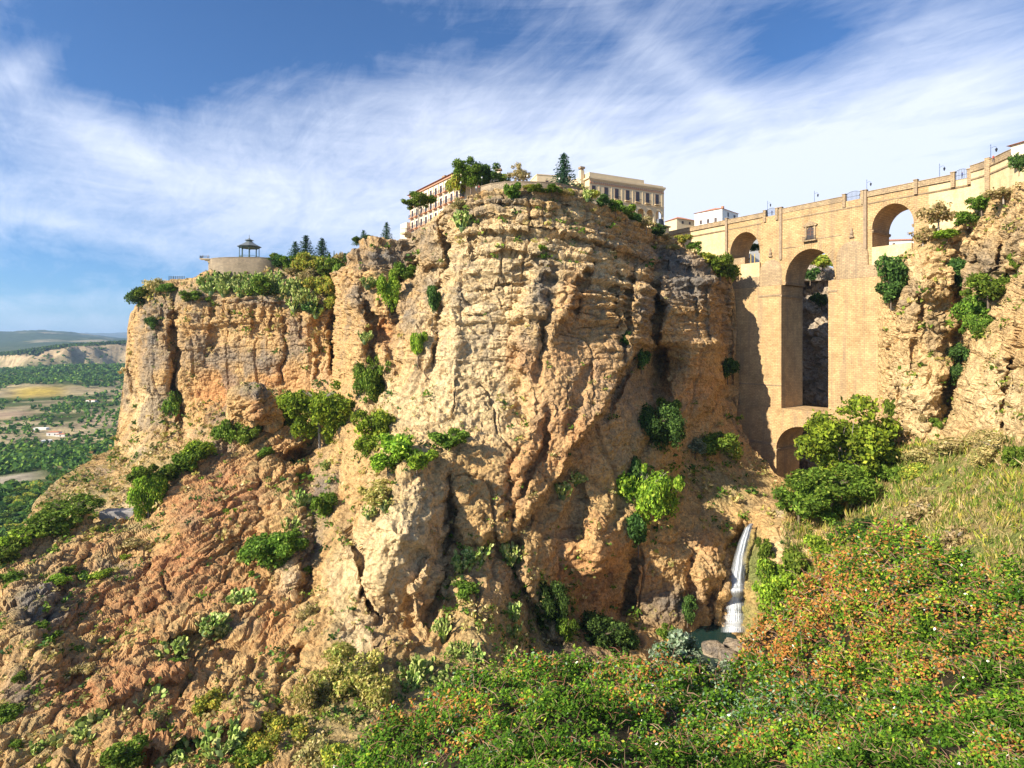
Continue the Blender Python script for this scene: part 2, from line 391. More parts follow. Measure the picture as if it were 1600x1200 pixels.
def cracks(P, hs=9.0, vs=40.0, thin=9.0, off=0.0):
    w = P.copy(); w[..., 0] += 2.0 * vnoise(P / 11.0 + off); w[..., 1] += 2.0 * vnoise(P / 11.0 + 7 + off)
    n = vnoise(np.stack([w[..., 0] / hs, w[..., 1] / hs, P[..., 2] / vs], -1) + off)
    return np.clip(1 - np.abs(n) * thin, 0, 1)
def blk(P, s, off=0.0):
    """blocky, faceted rock: ridged noise squared"""
    return fbm(P, s, 4, 0.52, ridged=True, off=off)
def lines(P, along=34.0, across=1.7, thin=13.0, off=0.0, ax=2):
    """thin joints that follow the bedding, broken up sideways"""
    w = P[..., 2] + 1.6 * vnoise(P / 26.0) + 0.5 * vnoise(P / 7.0) + .03 * P[..., 0]
    n = vnoise(np.stack([P[..., 0] / along, P[..., 1] / along, w / across], -1) + off)
    return np.clip(1 - np.abs(n) * thin, 0, 1) * sstep(-.35, .15, vnoise(P / 6.5 + off + 3))
def reg(U, V, cu, cv, ru, rv): return np.exp(-(((U - cu) / ru) ** 2 + ((V - cv) / rv) ** 2))

# ---- front cliff: the great butte, the red wall below left, the gorge floor and the slope to the right
TOP_F = [(-120, 880), (0, 868), (30, 846), (60, 826), (85, 812), (110, 806), (150, 812), (185, 806), (225, 812), (238, 790), (246, 752), (262, 742), (300, 706), (330, 690), (352, 680),
         (357, 640), (366, 610), (385, 600), (410, 602), (424, 612), (436, 645), (455, 676), (480, 690), (494, 672), (498, 430), (528, 424), (541, 408), (546, 388), (560, 376), (590, 371), (622, 374),
         (640, 372), (646, 360), (655, 352), (676, 338), (690, 326), (702, 320), (722, 309), (738, 301), (760, 296), (780, 293), (805, 293), (850, 294), (880, 297), (905, 300), (925, 312), (960, 328), (1000, 352), (1025, 365),
         (1048, 374), (1078, 386), (1100, 396), (1125, 402), (1140, 416), (1146, 450), (1150, 560), (1152, 640), (1168, 690), (1190, 716), (1218, 744), (1240, 757), (1262, 760), (1290, 752), (1330, 735), (1380, 712), (1430, 690), (1480, 672), (1720, 660)]
CT_F = [(545, 390, 188), (590, 374, 187), (642, 372, 186), (668, 390, 178), (700, 322, 166), (740, 302, 161), (800, 293, 157), (860, 295, 158), (925, 312, 166), (800, 340, 155), (740, 345, 158), (870, 345, 156), (940, 350, 164), (1000, 352, 184), (1050, 374, 201), (1100, 396, 204), (1143, 418, 203),
        (545, 470, 172), (640, 470, 164), (700, 430, 156), (780, 400, 150), (840, 400, 150), (900, 400, 156), (960, 420, 163), (1010, 440, 173), (1060, 450, 187), (1110, 440, 192), (1144, 480, 203),
        (526, 560, 178), (526, 480, 182), (526, 620, 172), (545, 560, 168), (600, 560, 158), (650, 540, 148), (740, 540, 142), (832, 540, 141), (880, 540, 147), (950, 540, 153), (1000, 540, 160), (1030, 560, 186), (1080, 560, 183), (1125, 560, 192), (1148, 600, 203),
        (530, 640, 160), (600, 640, 145), (680, 640, 133), (780, 640, 134), (840, 660, 136), (900, 660, 141), (970, 660, 147), (1030, 660, 165), (1100, 660, 180), (1150, 680, 190),
        (560, 740, 128), (640, 720, 120), (720, 740, 121), (800, 740, 127), (870, 740, 136), (940, 760, 139), (1010, 740, 150), (1080, 730, 168), (1150, 740, 172), (1215, 755, 174),
        (560, 860, 108), (640, 860, 104), (690, 860, 112), (760, 830, 117), (820, 830, 122), (880, 860, 126), (950, 860, 131), (1020, 850, 139), (1090, 830, 150), (1150, 830, 153), (1190, 820, 152),
        (600, 960, 98), (650, 985, 97), (720, 950, 100), (800, 930, 110), (870, 950, 122), (930, 970, 130), (1000, 970, 134), (1070, 960, 137), (1140, 960, 138), (1165, 960, 134),
        (640, 1060, 84), (740, 1060, 86), (830, 1060, 92), (960, 1060, 104), (1060, 1060, 119), (1120, 1000, 136), (1120, 1060, 124), (1180, 1040, 120), (1060, 1000, 133), (1110, 985, 140), (560, 1130, 74), (700, 1150, 74), (900, 1200, 78), (600, 1260, 62), (1000, 1200, 82),
        (0, 868, 120), (-120, 880, 116), (60, 826, 130), (110, 806, 138), (180, 808, 142), (228, 812, 141), (250, 750, 146), (300, 706, 151), (350, 682, 156), (365, 612, 161), (420, 612, 161), (455, 678, 162), (500, 680, 161),
        (60, 900, 112), (150, 880, 120), (240, 860, 124), (330, 800, 134), (420, 760, 140), (500, 760, 138), (0, 960, 98), (-120, 1000, 92), (120, 970, 102), (250, 960, 104), (380, 880, 120), (470, 880, 116), (400, 960, 104), (500, 970, 102),
        (0, 1060, 84), (150, 1060, 86), (300, 1060, 86), (430, 1060, 86), (0, 1200, 68), (200, 1200, 68), (400, 1200, 68), (-120, 1260, 60), (300, 1280, 60),
        (1240, 770, 172), (1300, 760, 168), (1290, 800, 150), (1240, 830, 146), (1240, 900, 137), (1220, 970, 130), (1300, 850, 136), (1380, 720, 155), (1380, 780, 136), (1400, 830, 112), (1450, 700, 142), (1500, 680, 135), (1600, 665, 108), (1500, 780, 108),
        (1600, 720, 96), (1600, 800, 80), (1500, 880, 78), (1600, 880, 66), (1720, 800, 70), (1720, 670, 96), (1380, 920, 90), (1300, 1000, 98), (1500, 1000, 62), (1650, 1000, 52), (1200, 1100, 100), (1300, 1250, 60), (1600, 1250, 45)]
g, s_, b_ = 'g', 's', 'b'
FT_F = [
    # upper left knob and gullies
    (g, [(640, 372), (645, 420), (622, 452), (612, 520), (618, 600)], 7, 6), (b_, ((667, 386), (30, 36)), 0, 8), (b_, ((668, 432), (26, 10)), 1, -4), (g, [(640, 420), (668, 424), (700, 414)], 5, 3),
    (g, [(690, 330), (693, 364), (702, 412), (686, 430), (682, 520), (672, 600)], 5, 4.5), (b_, ((582, 408), (46, 38)), 0, 7), (g, [(560, 376), (574, 420), (560, 470)], 5, 2.5),
    (g, [(600, 385), (606, 440), (598, 480)], 5, 2.5), (s_, [(640, 455), (590, 446), (535, 452)], 5, 3.5, 18), (b_, ((599, 516), (13, 24)), 1, -9), (g, [(575, 450), (584, 520), (588, 600), (582, 650)], 8, 6),
    (b_, ((556, 530), (26, 80)), 1, 5), (b_, ((640, 520), (24, 90)), 1, 3), (b_, ((708, 520), (18, 110)), 1, 3), (g, [(520, 470), (522, 560), (530, 620)], 8, 4),
    # ledges of the upper butte
    (s_, [(735, 361), (790, 357), (860, 362), (925, 376), (1000, 402), (1060, 416)], 3, 3.2, 16), (s_, [(700, 345), (760, 338), (830, 342), (880, 330)], 3, 2.4, 12),
    (s_, [(740, 320), (800, 318), (860, 326), (910, 322)], 3, 2.0, 10), (g, [(735, 361), (744, 380), (741, 400)], 3, 3.0), (s_, [(720, 402), (770, 396), (840, 400), (874, 392)], 3, 2.2, 14),
    (s_, [(716, 458), (770, 446), (830, 440)], 3, 1.8, 12), (s_, [(700, 430), (760, 424), (824, 420)], 3, 1.2, 10), (s_, [(705, 490), (760, 486), (815, 478)], 3, 1.2, 10),
    # the corner of the butte and the dark facet right of it
    (s_, [(846, 392), (832, 430), (812, 490), (806, 540), (818, 600), (828, 680)], 7, 6.0, 70), (g, [(874, 398), (862, 450), (850, 520), (846, 560)], 8, 3.0),
    (s_, [(940, 370), (926, 400), (902, 440), (884, 495), (852, 545)], 5, -5.0, 46), (g, [(930, 400), (905, 470), (890, 510)], 5, 2.5), (g, [(850, 500), (846, 560), (838, 600)], 4, 3.0),
    (g, [(964, 400), (965, 460), (966, 520)], 3, 3.5), (g, [(992, 404), (984, 440), (978, 520), (970, 560)], 4, 4.5), (b_, ((1004, 470), (16, 80)), 1, 5), (g, [(1028, 420), (1026, 500), (1028, 560), (1026, 660)], 6, 7),
    (b_, ((1080, 520), (52, 150)), 0, 11), (g, [(1082, 405), (1076, 440), (1086, 500)], 3, 2), (g, [(1110, 410), (1100, 470), (1104, 560)], 3, 2.2), (s_, [(1040, 458), (1080, 448), (1130, 452)], 3, 2.2, 14), (s_, [(1036, 490), (1080, 486), (1130, 492)], 3, 1.8, 12),
    (g, [(1143, 420), (1136, 480), (1142, 600)], 5, 4), (b_, ((1078, 404), (26, 14)), 0, 3), (b_, ((1048, 396), (16, 12)), 0, 3),
    # slanting slabs that run down to the left
    (s_, [(1000, 540), (972, 590), (940, 650), (900, 716), (862, 772), (818, 828)], 6, -8.0, 52), (g, [(1004, 540), (968, 610), (931, 660), (880, 742), (822, 824)], 5, 5), (g, [(858, 640), (850, 690), (822, 760), (798, 824)], 5, 4),
    (b_, ((880, 610), (60, 70)), 1, 4), (g, [(810, 700), (796, 760), (800, 824)], 6, 3), (b_, ((825, 740), (22, 60)), 1, 3), (g, [(930, 560), (900, 640), (880, 690)], 6, 2.5), (g, [(1040, 640), (1010, 700), (980, 760), (940, 850)], 8, 3),
    (b_, ((1048, 680), (34, 60)), 1, 5), (g, [(996, 860), (984, 920), (977, 970)], 6, 6), (b_, ((940, 860), (40, 90)), 1, 6), (s_, [(905, 730), (915, 800), (900, 850)], 6, 4, 30), (b_, ((880, 790), (24, 50)), 1, 4),
    (b_, ((1050, 900), (50, 80)), 1, 4),
    # lower pillar
    (s_, [(672, 860), (640, 918), (652, 990)], 5, 6, 60), (g, [(700, 740), (704, 800), (694, 888), (684, 934), (654, 990)], 9, 6), (g, [(537, 820), (562, 856), (567, 930), (594, 976)], 4, 5), (b_, ((620, 820), (60, 130)), 0, 5),
    (g, [(716, 780), (708, 860)], 9, 2.5), (b_, ((600, 700), (70, 40)), 1, 4), (s_, [(560, 984), (610, 1000), (660, 1000)], 4, -4, 20),
    # toe in front
    (s_, [(806, 828), (812, 900), (850, 970), (880, 1030)], 9, 9, 80), (g, [(720, 870), (700, 940), (690, 1020)], 8, 3), (b_, ((770, 930), (50, 90)), 1, 4),
    # gully between red wall and pillar
    (g, [(486, 690), (478, 760), (500, 830), (480, 900), (470, 960)], 16, 6), (g, [(408, 720), (404, 800), (402, 850)], 5, 3), (b_, ((410, 640), (34, 36)), 0, 5), (b_, ((388, 628), (26, 30)), 0, 5), (b_, ((450, 690), (26, 22)), 0, 5), (g, [(440, 715), (470, 706), (490, 712)], 7, 6),
    # red wall
    (b_, ((300, 830), (60, 60)), 1, 5), (s_, [(420, 940), (360, 960), (300, 980), (240, 1000)], 5, -3.5, 40), (g, [(248, 840), (230, 900), (190, 960)], 7, 3), (s_, [(300, 1040), (230, 1070), (150, 1110)], 6, -4, 46), (b_, ((240, 950), (16, 12)), 1, -3.5),
    (b_, ((60, 940), (60, 50)), 1, 4), (b_, ((50, 1040), (60, 60)), 1, 4), (s_, [(420, 1130), (300, 1150), (150, 1190)], 6, -4, 40), (b_, ((340, 1015), (60, 30)), 1, -3), (g, [(150, 840), (120, 900), (60, 980)], 8, 3), (b_, ((375, 860), (24, 16)), 1, -2),
    (b_, ((520, 1000), (50, 60)), 1, 3), (g, [(470, 1000), (440, 1080), (430, 1150)], 8, 3),
    # plunge bowl of the waterfall
    (g, [(1176, 815), (1158, 850), (1150, 920), (1148, 990)], 13, 12), (g, [(1160, 820), (1128, 880), (1110, 960)], 5, 3), (b_, ((1105, 900), (26, 70)), 1, 4), (g, [(1122, 900), (1112, 985)], 5, 3), (b_, ((1215, 870), (34, 70)), 1, 5), (g, [(1085, 860), (1080, 960)], 5, 2.5),
    (g, [(1376, 770), (1368, 800), (1372, 830)], 5, 4), (b_, ((1222, 815), (30, 16)), 1, 4),
]
def rock_f(P, N, U, V):
    up = sstep(600, 470, V) * sstep(515, 545, U) * sstep(1240, 1140, U)            # the layered upper butte
    col_r = reg(U, V, 1080, 520, 70, 150)
    low = sstep(560, 640, V)
    redw = sstep(540, 470, U) * sstep(560, 640, V)
    soft = sstep(1180, 1260, U)                                                    # grassy slope on the right
    slope = np.clip(reg(U, V, 1120, 760, 90, 45) + reg(U, V, 780, 1060, 130, 110) + reg(U, V, 560, 1120, 120, 80), 0, 1)
    hard = 1 - np.clip(soft + 0.8 * slope, 0, 1)
    a, b = strata(P, 2.4)
    lat = 0.75 + 0.45 * fbm(P, 18, 2, off=5)
    d = up * lat * (1.5 * a + 0.9 * b)
    a2, b2 = strata(P, 5.0, (0.10, 0.05)); d += (1 - up) * (1 - redw) * hard * (0.5 * a2 + .18 * b2)
    bw = hard * (1 - 0.6 * low * (1 - redw))
    Qr = np.stack([P[..., 0] * 0.50 + P[..., 2] * 0.34, P[..., 1] * 0.7, P[..., 2] * 0.95 - P[..., 0] * 0.62], -1)
    zb = P.copy(); zb[..., 2] += 1.6 * vnoise(P / 26.0) + 0.5 * vnoise(P / 7.0) + .02 * P[..., 0]
    d += hard * (1 - redw) * ((.12 + .24 * up) * blocks(zb, 8.0, 3.0, 2.0, groove=.9) + (.04 + .10 * up) * blocks(zb, 3.0, .9, 7.0, groove=.4))
    d -= hard * (1 - redw) * (.75 * up + .12) * lines(zb, 34, 1.8) + hard * (1 - redw) * .4 * up * lines(zb, 20, .8, 10, 5.0)
    d += redw * (0.42 * blocks(Qr, 4.2, 1.7, 2.0, groove=.6) + 0.16 * blocks(Qr, 1.7, .8, 7.0))
    d += hard * ((1.5 - .6 * up) * fbm(P, 13, 3) + (.22 + .15 * up) * fbm(P, 3.6, 3, off=2) + 0.28 * fbm(P, 1.3, 3, 0.6, off=4))
    d -= hard * (1.2 * cracks(P, 9, 60, 13) + 0.4 * cracks(P, 3.6, 20, 9, 3.3) * up)
    pit = np.clip(vnoise(P / 1.5 + 3) - 0.25, 0, 1) + 0.6 * np.clip(vnoise(P / 0.75 + 13) - 0.2, 0, 1)
    d -= hard * (1 - up * 0.7) * (1 - redw) * 1.25 * pit
    # streaky runs down the leaning face
    Q = P.copy(); Q[..., 0] = P[..., 0] - 0.55 * P[..., 2]; Q[..., 2] = P[..., 2] * 0.28
    d += hard * low * (1 - redw) * 0.55 * fbm(Q, 2.6, 3, off=8)
    # rugged red wall, beds dipping to the lower left
    Q = np.stack([P[..., 0] * 0.26 + P[..., 2] * 0.18, P[..., 1] * 0.45, P[..., 2] * 0.95 - P[..., 0] * 0.62], -1)
    rg = 1.9 * blk(Q, 7.0) + 0.9 * blk(Q, 2.4, 4) + 0.38 * blk(Q, 0.9, 9)
    d += redw * 0.8 * rg
    d += (1 - redw) * low * hard * 0.55 * blk(Q, 2.6, 6)
    d += (1 - hard) * (0.8 * fbm(P, 9, 4, off=6) + 0.25 * fbm(P, 1.6, 3, off=2)) + slope * 0.5 * blk(P, 3.0, 2)
    # flow-stone round the waterfall
    fl = reg(U, V, 1110, 900, 60, 110)
    Q = P.copy(); Q[..., 2] = P[..., 2] * 0.12; Q[..., 0] += 0.35 * P[..., 2] * (U < 1150)
    d += fl * 0.9 * fbm(Q, 1.5, 3, off=1)
    d *= 1 - 0.85 * reg(U, V, 1215, 752, 28, 18)
    return d
BL_F = [
    (790, 400, 170, 120, CREAM, 1.0), (740, 520, 100, 90, CREAM, 1.2), (720, 640, 130, 70, CREAM, 1.0), (940, 430, 60, 60, CREAM, .6), (600, 620, 60, 80, CREAM, .7), (680, 580, 70, 60, PALE, .35), (635, 860, 80, 130, CREAM, 1.1), (650, 850, 50, 90, PALE, .5), (560, 900, 50, 110, CREAM, .9), (560, 1000, 60, 80, PALE, .6), (620, 700, 80, 40, CREAM, .6), (520, 900, 30, 90, PALE, .4),
    (900, 480, 40, 90, ORANGE, .62), (870, 640, 70, 110, WARM, .8), (950, 620, 60, 80, WARM, .8), (900, 700, 60, 80, ORANGE, .45), (840, 720, 40, 80, ORANGE, .5), (1080, 600, 60, 60, ORANGE, .62), (1070, 520, 60, 40, WARM, .6), (800, 780, 60, 60, WARM, .5), (660, 930, 26, 60, ORANGE, .5),
    (960, 880, 90, 80, ORANGE, .45), (1060, 860, 80, 70, WARM, .5), (599, 520, 16, 30, ORANGE, .8), (560, 540, 30, 70, WARM, .4), (960, 440, 30, 60, CREAM, .5), (920, 560, 60, 40, WARM, .6),
    (590, 400, 60, 26, GREY, .75), (668, 392, 34, 34, GREY, .62), (850, 450, 24, 70, GREY, .72), (820, 560, 26, 50, GREY, .5), (1080, 440, 60, 50, GREY, .85), (1120, 500, 26, 60, GREY, .5), (1040, 400, 50, 26, GREY, .7), (1000, 400, 30, 26, GREY, .5), (960, 380, 60, 20, GREY, .45), (1005, 480, 18, 50, GREY, .5),
    (640, 480, 30, 50, GREY, .5), (715, 470, 22, 50, GREY, .45), (670, 450, 20, 50, GREY, .5), (560, 460, 30, 30, GREY, .6), (800, 310, 160, 14, GREY, .55), (720, 330, 40, 18, GREY, .7), (704, 800, 18, 70, GREY, .6), (680, 860, 20, 80, WARM, .7), (640, 770, 50, 30, GREY, .25), (770, 720, 40, 60, GREY, .35),
    (500, 760, 40, 70, GREY, .7), (480, 850, 40, 60, GREY, .6), (1000, 600, 40, 60, GREY, .5), (980, 720, 50, 60, GREY, .4), (940, 920, 60, 50, GREY, .55), (1060, 940, 70, 40, GREY, .8), (1000, 790, 60, 40, GREY, .3), (1040, 960, 60, 40, DARK, .6),
    (340, 780, 110, 90, RED, .85), (300, 900, 130, 80, RED, .7), (200, 960, 140, 70, RED, .62), (180, 1080, 180, 70, RED, .75), (420, 980, 60, 60, ORANGE, .7), (260, 1030, 160, 40, RED, .6), (120, 860, 80, 30, RED, .5), (300, 1160, 200, 60, RED, .7), (400, 860, 50, 60, ORANGE, .6),
    (410, 640, 36, 40, RED, .5), (440, 700, 30, 30, RED, .5), (470, 740, 40, 60, ORANGE, .5), (60, 960, 60, 80, GREY, .8), (180, 890, 40, 30, GREY, .6), (300, 820, 40, 26, GREY, .4), (30, 1080, 50, 60, GREY, .7), (60, 860, 70, 30, GREY, .5), (400, 610, 34, 18, GREY, .8), (360, 980, 60, 20, GREY, .6), (450, 900, 30, 60, PALE, .5),
    (200, 830, 60, 14, DRY, .7), (340, 700, 60, 26, GREY, .5), (420, 800, 50, 60, PALE, .35),
    (780, 900, 60, 60, WARM, .6), (760, 980, 90, 70, DRY, .5), (850, 980, 50, 70, DRY, .8), (700, 1060, 120, 60, DRY, .6), (560, 1120, 120, 80, DRY, .8), (640, 1000, 30, 20, ORANGE, .6), (900, 1040, 80, 60, DARK, .7),
    (1120, 760, 100, 45, DRY, .85), (1200, 780, 50, 24, GREY, .4), (1240, 860, 50, 50, CREAM, .8), (1290, 830, 60, 30, CREAM, .5), (1180, 890, 22, 60, MOSS, .9), (1170, 960, 30, 40, MOSS, .8), (1140, 900, 14, 70, DARK, .7), (1100, 900, 30, 70, WARM, .7), (1220, 800, 30, 10, PALE, .8), (1210, 940, 30, 40, MOSS, .8),
    (1480, 780, 120, 70, DRY, 1.1), (1600, 820, 110, 60, DRY, 1.0), (1450, 730, 60, 40, MOSS, .7), (1500, 850, 60, 40, PALE, .4), (1540, 760, 60, 20, ORANGE, .35), (1560, 880, 60, 30, PALE, .5), (1330, 800, 60, 40, MOSS, .6),
]
def col_f(P, N, U, V, d):
    c = blobs(P, U, V, TAN, BL_F)
    n = fbm(P, 3.0, 3, 0.6, off=21)
    c = mixc(c, GREY, sstep(0.15, 0.7, N[..., 2]) * sstep(-0.1, 0.4, n) * sstep(620, 480, V) * 0.5 * (U < 1170))
    c = mixc(c, DRY, sstep(0.45, 0.8, N[..., 2]) * sstep(-.2, .3, n) * (V > 600) * 0.55)
    wth = sstep(0.02, .38, fbm(P, 11, 4, .6, off=60)) * sstep(600, 470, V) * (U > 520) * (U < 1200)
    Pv = P.copy(); Pv[..., 2] *= .12; strk = sstep(.12, .45, fbm(Pv, 2.2, 3, .6, off=61)) * sstep(760, 560, V) * (U > 520)
    c = mixc(c, GREY * 1.05, wth * .62 * (1 - .75 * reg(U, V, 760, 440, 110, 130))); c = mixc(c, GREY * 1.1, strk * .42)
    c = mixc(c, (.56, .30, .13), sstep(.05, .4, fbm(P, 16, 3, off=63)) * sstep(470, 600, V) * (U > 790) * (U < 1160) * .7)
    st, sb = strata(P, 2.4); up = sstep(640, 500, V) * sstep(515, 545, U)
    c = c * (1 + (0.10 * st + 0.06 * sb) * up)[..., None]
    zb = P.copy(); zb[..., 2] += 1.6 * vnoise(P / 26.0) + 0.5 * vnoise(P / 7.0) + .02 * P[..., 0]
    jn = np.clip(lines(zb, 34, 1.8) * up + .8 * lines(zb, 20, .8, 10, 5.0) * up + cracks(P, 9, 60, 13) * .8, 0, 1) * (U < 1200); c = mixc(c, (.17, .13, .09), jn * .55)
    soft = sstep(1280, 1380, U)
    gm = fbm(P, 5.0, 4, 0.6, off=33)
    g2 = mixc(mixc(np.broadcast_to(np.array((.36, .27, .11)), U.shape + (3,)), (.20, .24, .055), sstep(-.15, .25, gm)), (.47, .36, .20), sstep(.2, .5, fbm(P, 2.2, 3, off=3)))
    c = mixc(c, g2, soft * sstep(640, 690, V) * 0.9)
    return c * (1 + 0.10 * fbm(P, 0.9, 2, off=40))[..., None]
relief('cliff', -120, 1720, TOP_F, [(-120, 1290), (1150, 1290), (1720, 1290)], CT_F, FT_F, rock_f, col_f, 1.5, 1.5, back=[(.5, .1), (1.2, .15), (2.2, .1), (3.5, 0), (5.5, -.1), (8, -.3), (12, -.5), (20, -1.0), (45, -2.0), (90, -3)], mat=M_ROCK,
       extra=lambda U, V: 90 * sstep(529, 511, U + 5 * vnoise(np.stack([U / 30, V / 22, 0 * U], -1)) + 2 * vnoise(np.stack([U / 9, V / 8, 0 * U], -1))) * sstep(676, 640, V) * (U > 440))

# ---- far cliff under the viewpoint, with its talus
TOP_B = [(20, 850), (36, 830), (52, 792), (75, 764), (100, 745), (150, 714), (180, 700), (186, 660), (192, 600), (197, 540), (203, 490), (212, 474), (230, 462), (250, 446), (262, 438), (275, 437), (300, 432), (318, 425), (380, 418), (470, 412), (530, 400), (640, 392), (660, 392)]
CT_B = [(52, 792, 186), (100, 745, 210), (150, 714, 232), (180, 700, 248), (190, 620, 262), (200, 500, 266), (212, 474, 262), (262, 438, 252), (318, 425, 248), (430, 415, 250), (380, 420, 250), (530, 402, 244), (650, 392, 240),
        (225, 500, 252), (225, 600, 247), (225, 680, 238), (268, 480, 245), (268, 600, 242), (300, 470, 240), (400, 470, 237), (480, 480, 234), (520, 500, 232), (300, 560, 238), (400, 560, 232), (500, 560, 228), (300, 660, 232), (400, 640, 226), (500, 640, 220), (280, 692, 224), (220, 700, 228),
        (330, 445, 245), (480, 440, 240), (240, 740, 200), (150, 760, 198), (80, 790, 186), (330, 720, 196), (200, 800, 170), (100, 830, 165), (300, 790, 176), (40, 860, 160), (400, 740, 190), (560, 600, 216), (650, 600, 214), (650, 800, 180), (200, 900, 140), (60, 900, 145)]
FT_B = [(g, [(271, 450), (273, 560), (277, 640), (287, 694)], 6, 7), (b_, ((236, 580), (32, 130)), 0, 5), (g, [(527, 486), (526, 560), (529, 611)], 9, 10), (g, [(332, 472), (334, 520), (330, 560)], 4, 2.5), (g, [(392, 478), (396, 530)], 4, 2.4),
        (g, [(444, 480), (446, 540), (442, 600)], 5, 3), (g, [(500, 490), (502, 540), (498, 600)], 4, 2.6), (g, [(362, 476), (364, 520)], 3, 2), (g, [(420, 478), (424, 520)], 3, 2), (g, [(470, 480), (472, 530)], 3, 2), (s_, [(520, 478), (430, 470), (340, 468), (290, 476)], 4, -3, 26),
        (g, [(212, 480), (205, 560), (200, 640)], 4, 2.4), (b_, ((340, 620), (40, 50)), 1, -4), (b_, ((450, 610), (50, 30)), 1, -3), (g, [(250, 470), (246, 540)], 4, 2), (s_, [(190, 690), (250, 704), (300, 690)], 4, -3, 24), (b_, ((290, 530), (30, 60)), 1, 3), (b_, ((480, 520), (20, 40)), 1, 3)]
def rock_b(P, N, U, V):
    talus = np.clip(sstep(690, 712, V + 0.12 * (U - 280) * (U > 280)), 0, 1)
    topz = sstep(480, 462, V) * sstep(250, 300, U)
    hard = (1 - talus) * (1 - 0.6 * topz)
    a, b = strata(P, 3.0); up = sstep(600, 480, V)
    d = hard * (up * (0.9 * a + 0.4 * b) + 1.5 * fbm(P, 14, 3, off=3) + 0.7 * fbm(P, 4, 3, off=7) + .45 * fbm(P, 1.7, 3, .6, off=1))
    d += hard * (0.5 * blocks(P, 8, 3.0, 4.0, groove=.5) + .22 * blocks(P, 3, 1.2, 11.0)) * (.35 + .65 * up)
    d -= hard * (1.3 * cracks(P, 7, 45, 10, 2.2) + .8 * cracks(P, 3.4, 18, 8, 6.1) * up)
    pit = np.clip(vnoise(P / 1.9 + 3) - 0.25, 0, 1) + 0.6 * np.clip(vnoise(P / 0.9 + 13) - 0.2, 0, 1)
    d -= hard * (1 - .6 * up) * 1.1 * pit
    d += talus * (0.8 * fbm(P, 8, 4, off=3) + .35 * blk(P, 2.2, 3)) + topz * 0.6 * fbm(P, 5, 3)
    return d
BL_B = [(235, 540, 30, 60, GREY, .65), (240, 480, 40, 26, GREY, .7), (225, 640, 40, 60, CREAM, .7), (330, 560, 60, 30, GREY, .6), (400, 560, 90, 24, GREY, .55), (480, 470, 60, 20, GREY, .5), (300, 460, 50, 30, GREY, .6), (400, 470, 100, 14, GREY, .6), (440, 520, 90, 30, WARM, .6), (340, 620, 44, 50, ORANGE, .85), (440, 600, 90, 40, ORANGE, .6), (320, 520, 40, 30, ORANGE, .4),
        (400, 640, 60, 30, ORANGE, .6), (470, 520, 30, 20, ORANGE, .45), (500, 590, 40, 40, WARM, .7), (300, 680, 40, 16, WARM, .8), (230, 700, 60, 12, CREAM, .8), (120, 780, 120, 50, DRY, .8), (280, 730, 90, 30, DRY, .7), (200, 790, 70, 26, PALE, .6), (330, 700, 40, 14, GREY, .4), (220, 560, 10, 60, ORANGE, .3)]
def col_b(P, N, U, V, d):
    c = blobs(P, U, V, TAN, BL_B, 5.0)
    n = fbm(P, 3.0, 3, 0.6, off=11)
    c = mixc(c, GREY, sstep(0.0, .38, fbm(P, 11, 4, .6, off=60)) * .65)
    Pv = P.copy(); Pv[..., 2] *= .12; c = mixc(c, GREY, sstep(.1, .45, fbm(Pv, 2.6, 3, .6, off=61)) * sstep(640, 500, V) * .5)
    c = mixc(c, DRY, sstep(0.4, 0.75, N[..., 2]) * sstep(-.2, .3, n) * 0.7)
    return c * (1 + 0.12 * fbm(P, 1.2, 2, off=40))[..., None]
relief('far_cliff', 20, 660, TOP_B, 905, CT_B, FT_B, rock_b, col_b, 1.5, 1.5, back=[(.8, .1), (2, .1), (3.5, .1), (6, .2), (10, .1), (18, 0), (60, -1), (130, -2)], mat=M_ROCK, jag=2.5)

# ---- right-hand cliff
TOP_R = [(1372, 470), (1384, 450), (1392, 425), (1400, 405), (1420, 392), (1450, 374), (1480, 356), (1505, 346), (1522, 326), (1560, 310), (1600, 284), (1650, 262), (1760, 250)]
CT_R = [(1374, 480, 163), (1390, 430, 160), (1420, 392, 155), (1450, 374, 151), (1505, 346, 143), (1560, 310, 131), (1600, 284, 121), (1760, 250, 104), (1380, 560, 164), (1382, 650, 164), (1390, 720, 158), (1430, 480, 149), (1430, 600, 150), (1440, 690, 146),
        (1480, 460, 146), (1500, 560, 142), (1500, 660, 136), (1500, 720, 128), (1540, 420, 136), (1560, 540, 124), (1560, 640, 120), (1600, 420, 118), (1600, 540, 110), (1600, 660, 105), (1600, 740, 96), (1760, 450, 96), (1760, 650, 84), (1480, 800, 110)]
FT_R = [(g, [(1496, 380), (1498, 440), (1500, 500), (1498, 560), (1484, 620), (1474, 700)], 9, 7), (b_, ((1432, 560), (48, 130)), 0, 7), (b_, ((1450, 430), (40, 44)), 0, 5), (g, [(1428, 440), (1446, 480), (1424, 540), (1420, 600)], 4, 3), (s_, [(1500, 520), (1540, 470), (1580, 420), (1610, 390)], 5, 3, 40),
        (g, [(1596, 470), (1584, 540), (1572, 600), (1562, 690)], 4, 4), (b_, ((1530, 590), (36, 100)), 1, 5), (b_, ((1545, 400), (30, 40)), 1, 4), (g, [(1512, 350), (1530, 390), (1524, 420)], 4, 3), (g, [(1560, 340), (1566, 400), (1550, 450)], 4, 3), (g, [(1590, 330), (1580, 380), (1600, 440)], 4, 3),
        (s_, [(1500, 400), (1440, 404), (1400, 420)], 3, 1.8, 14), (g, [(1400, 590), (1404, 660), (1398, 710)], 4, 3)]
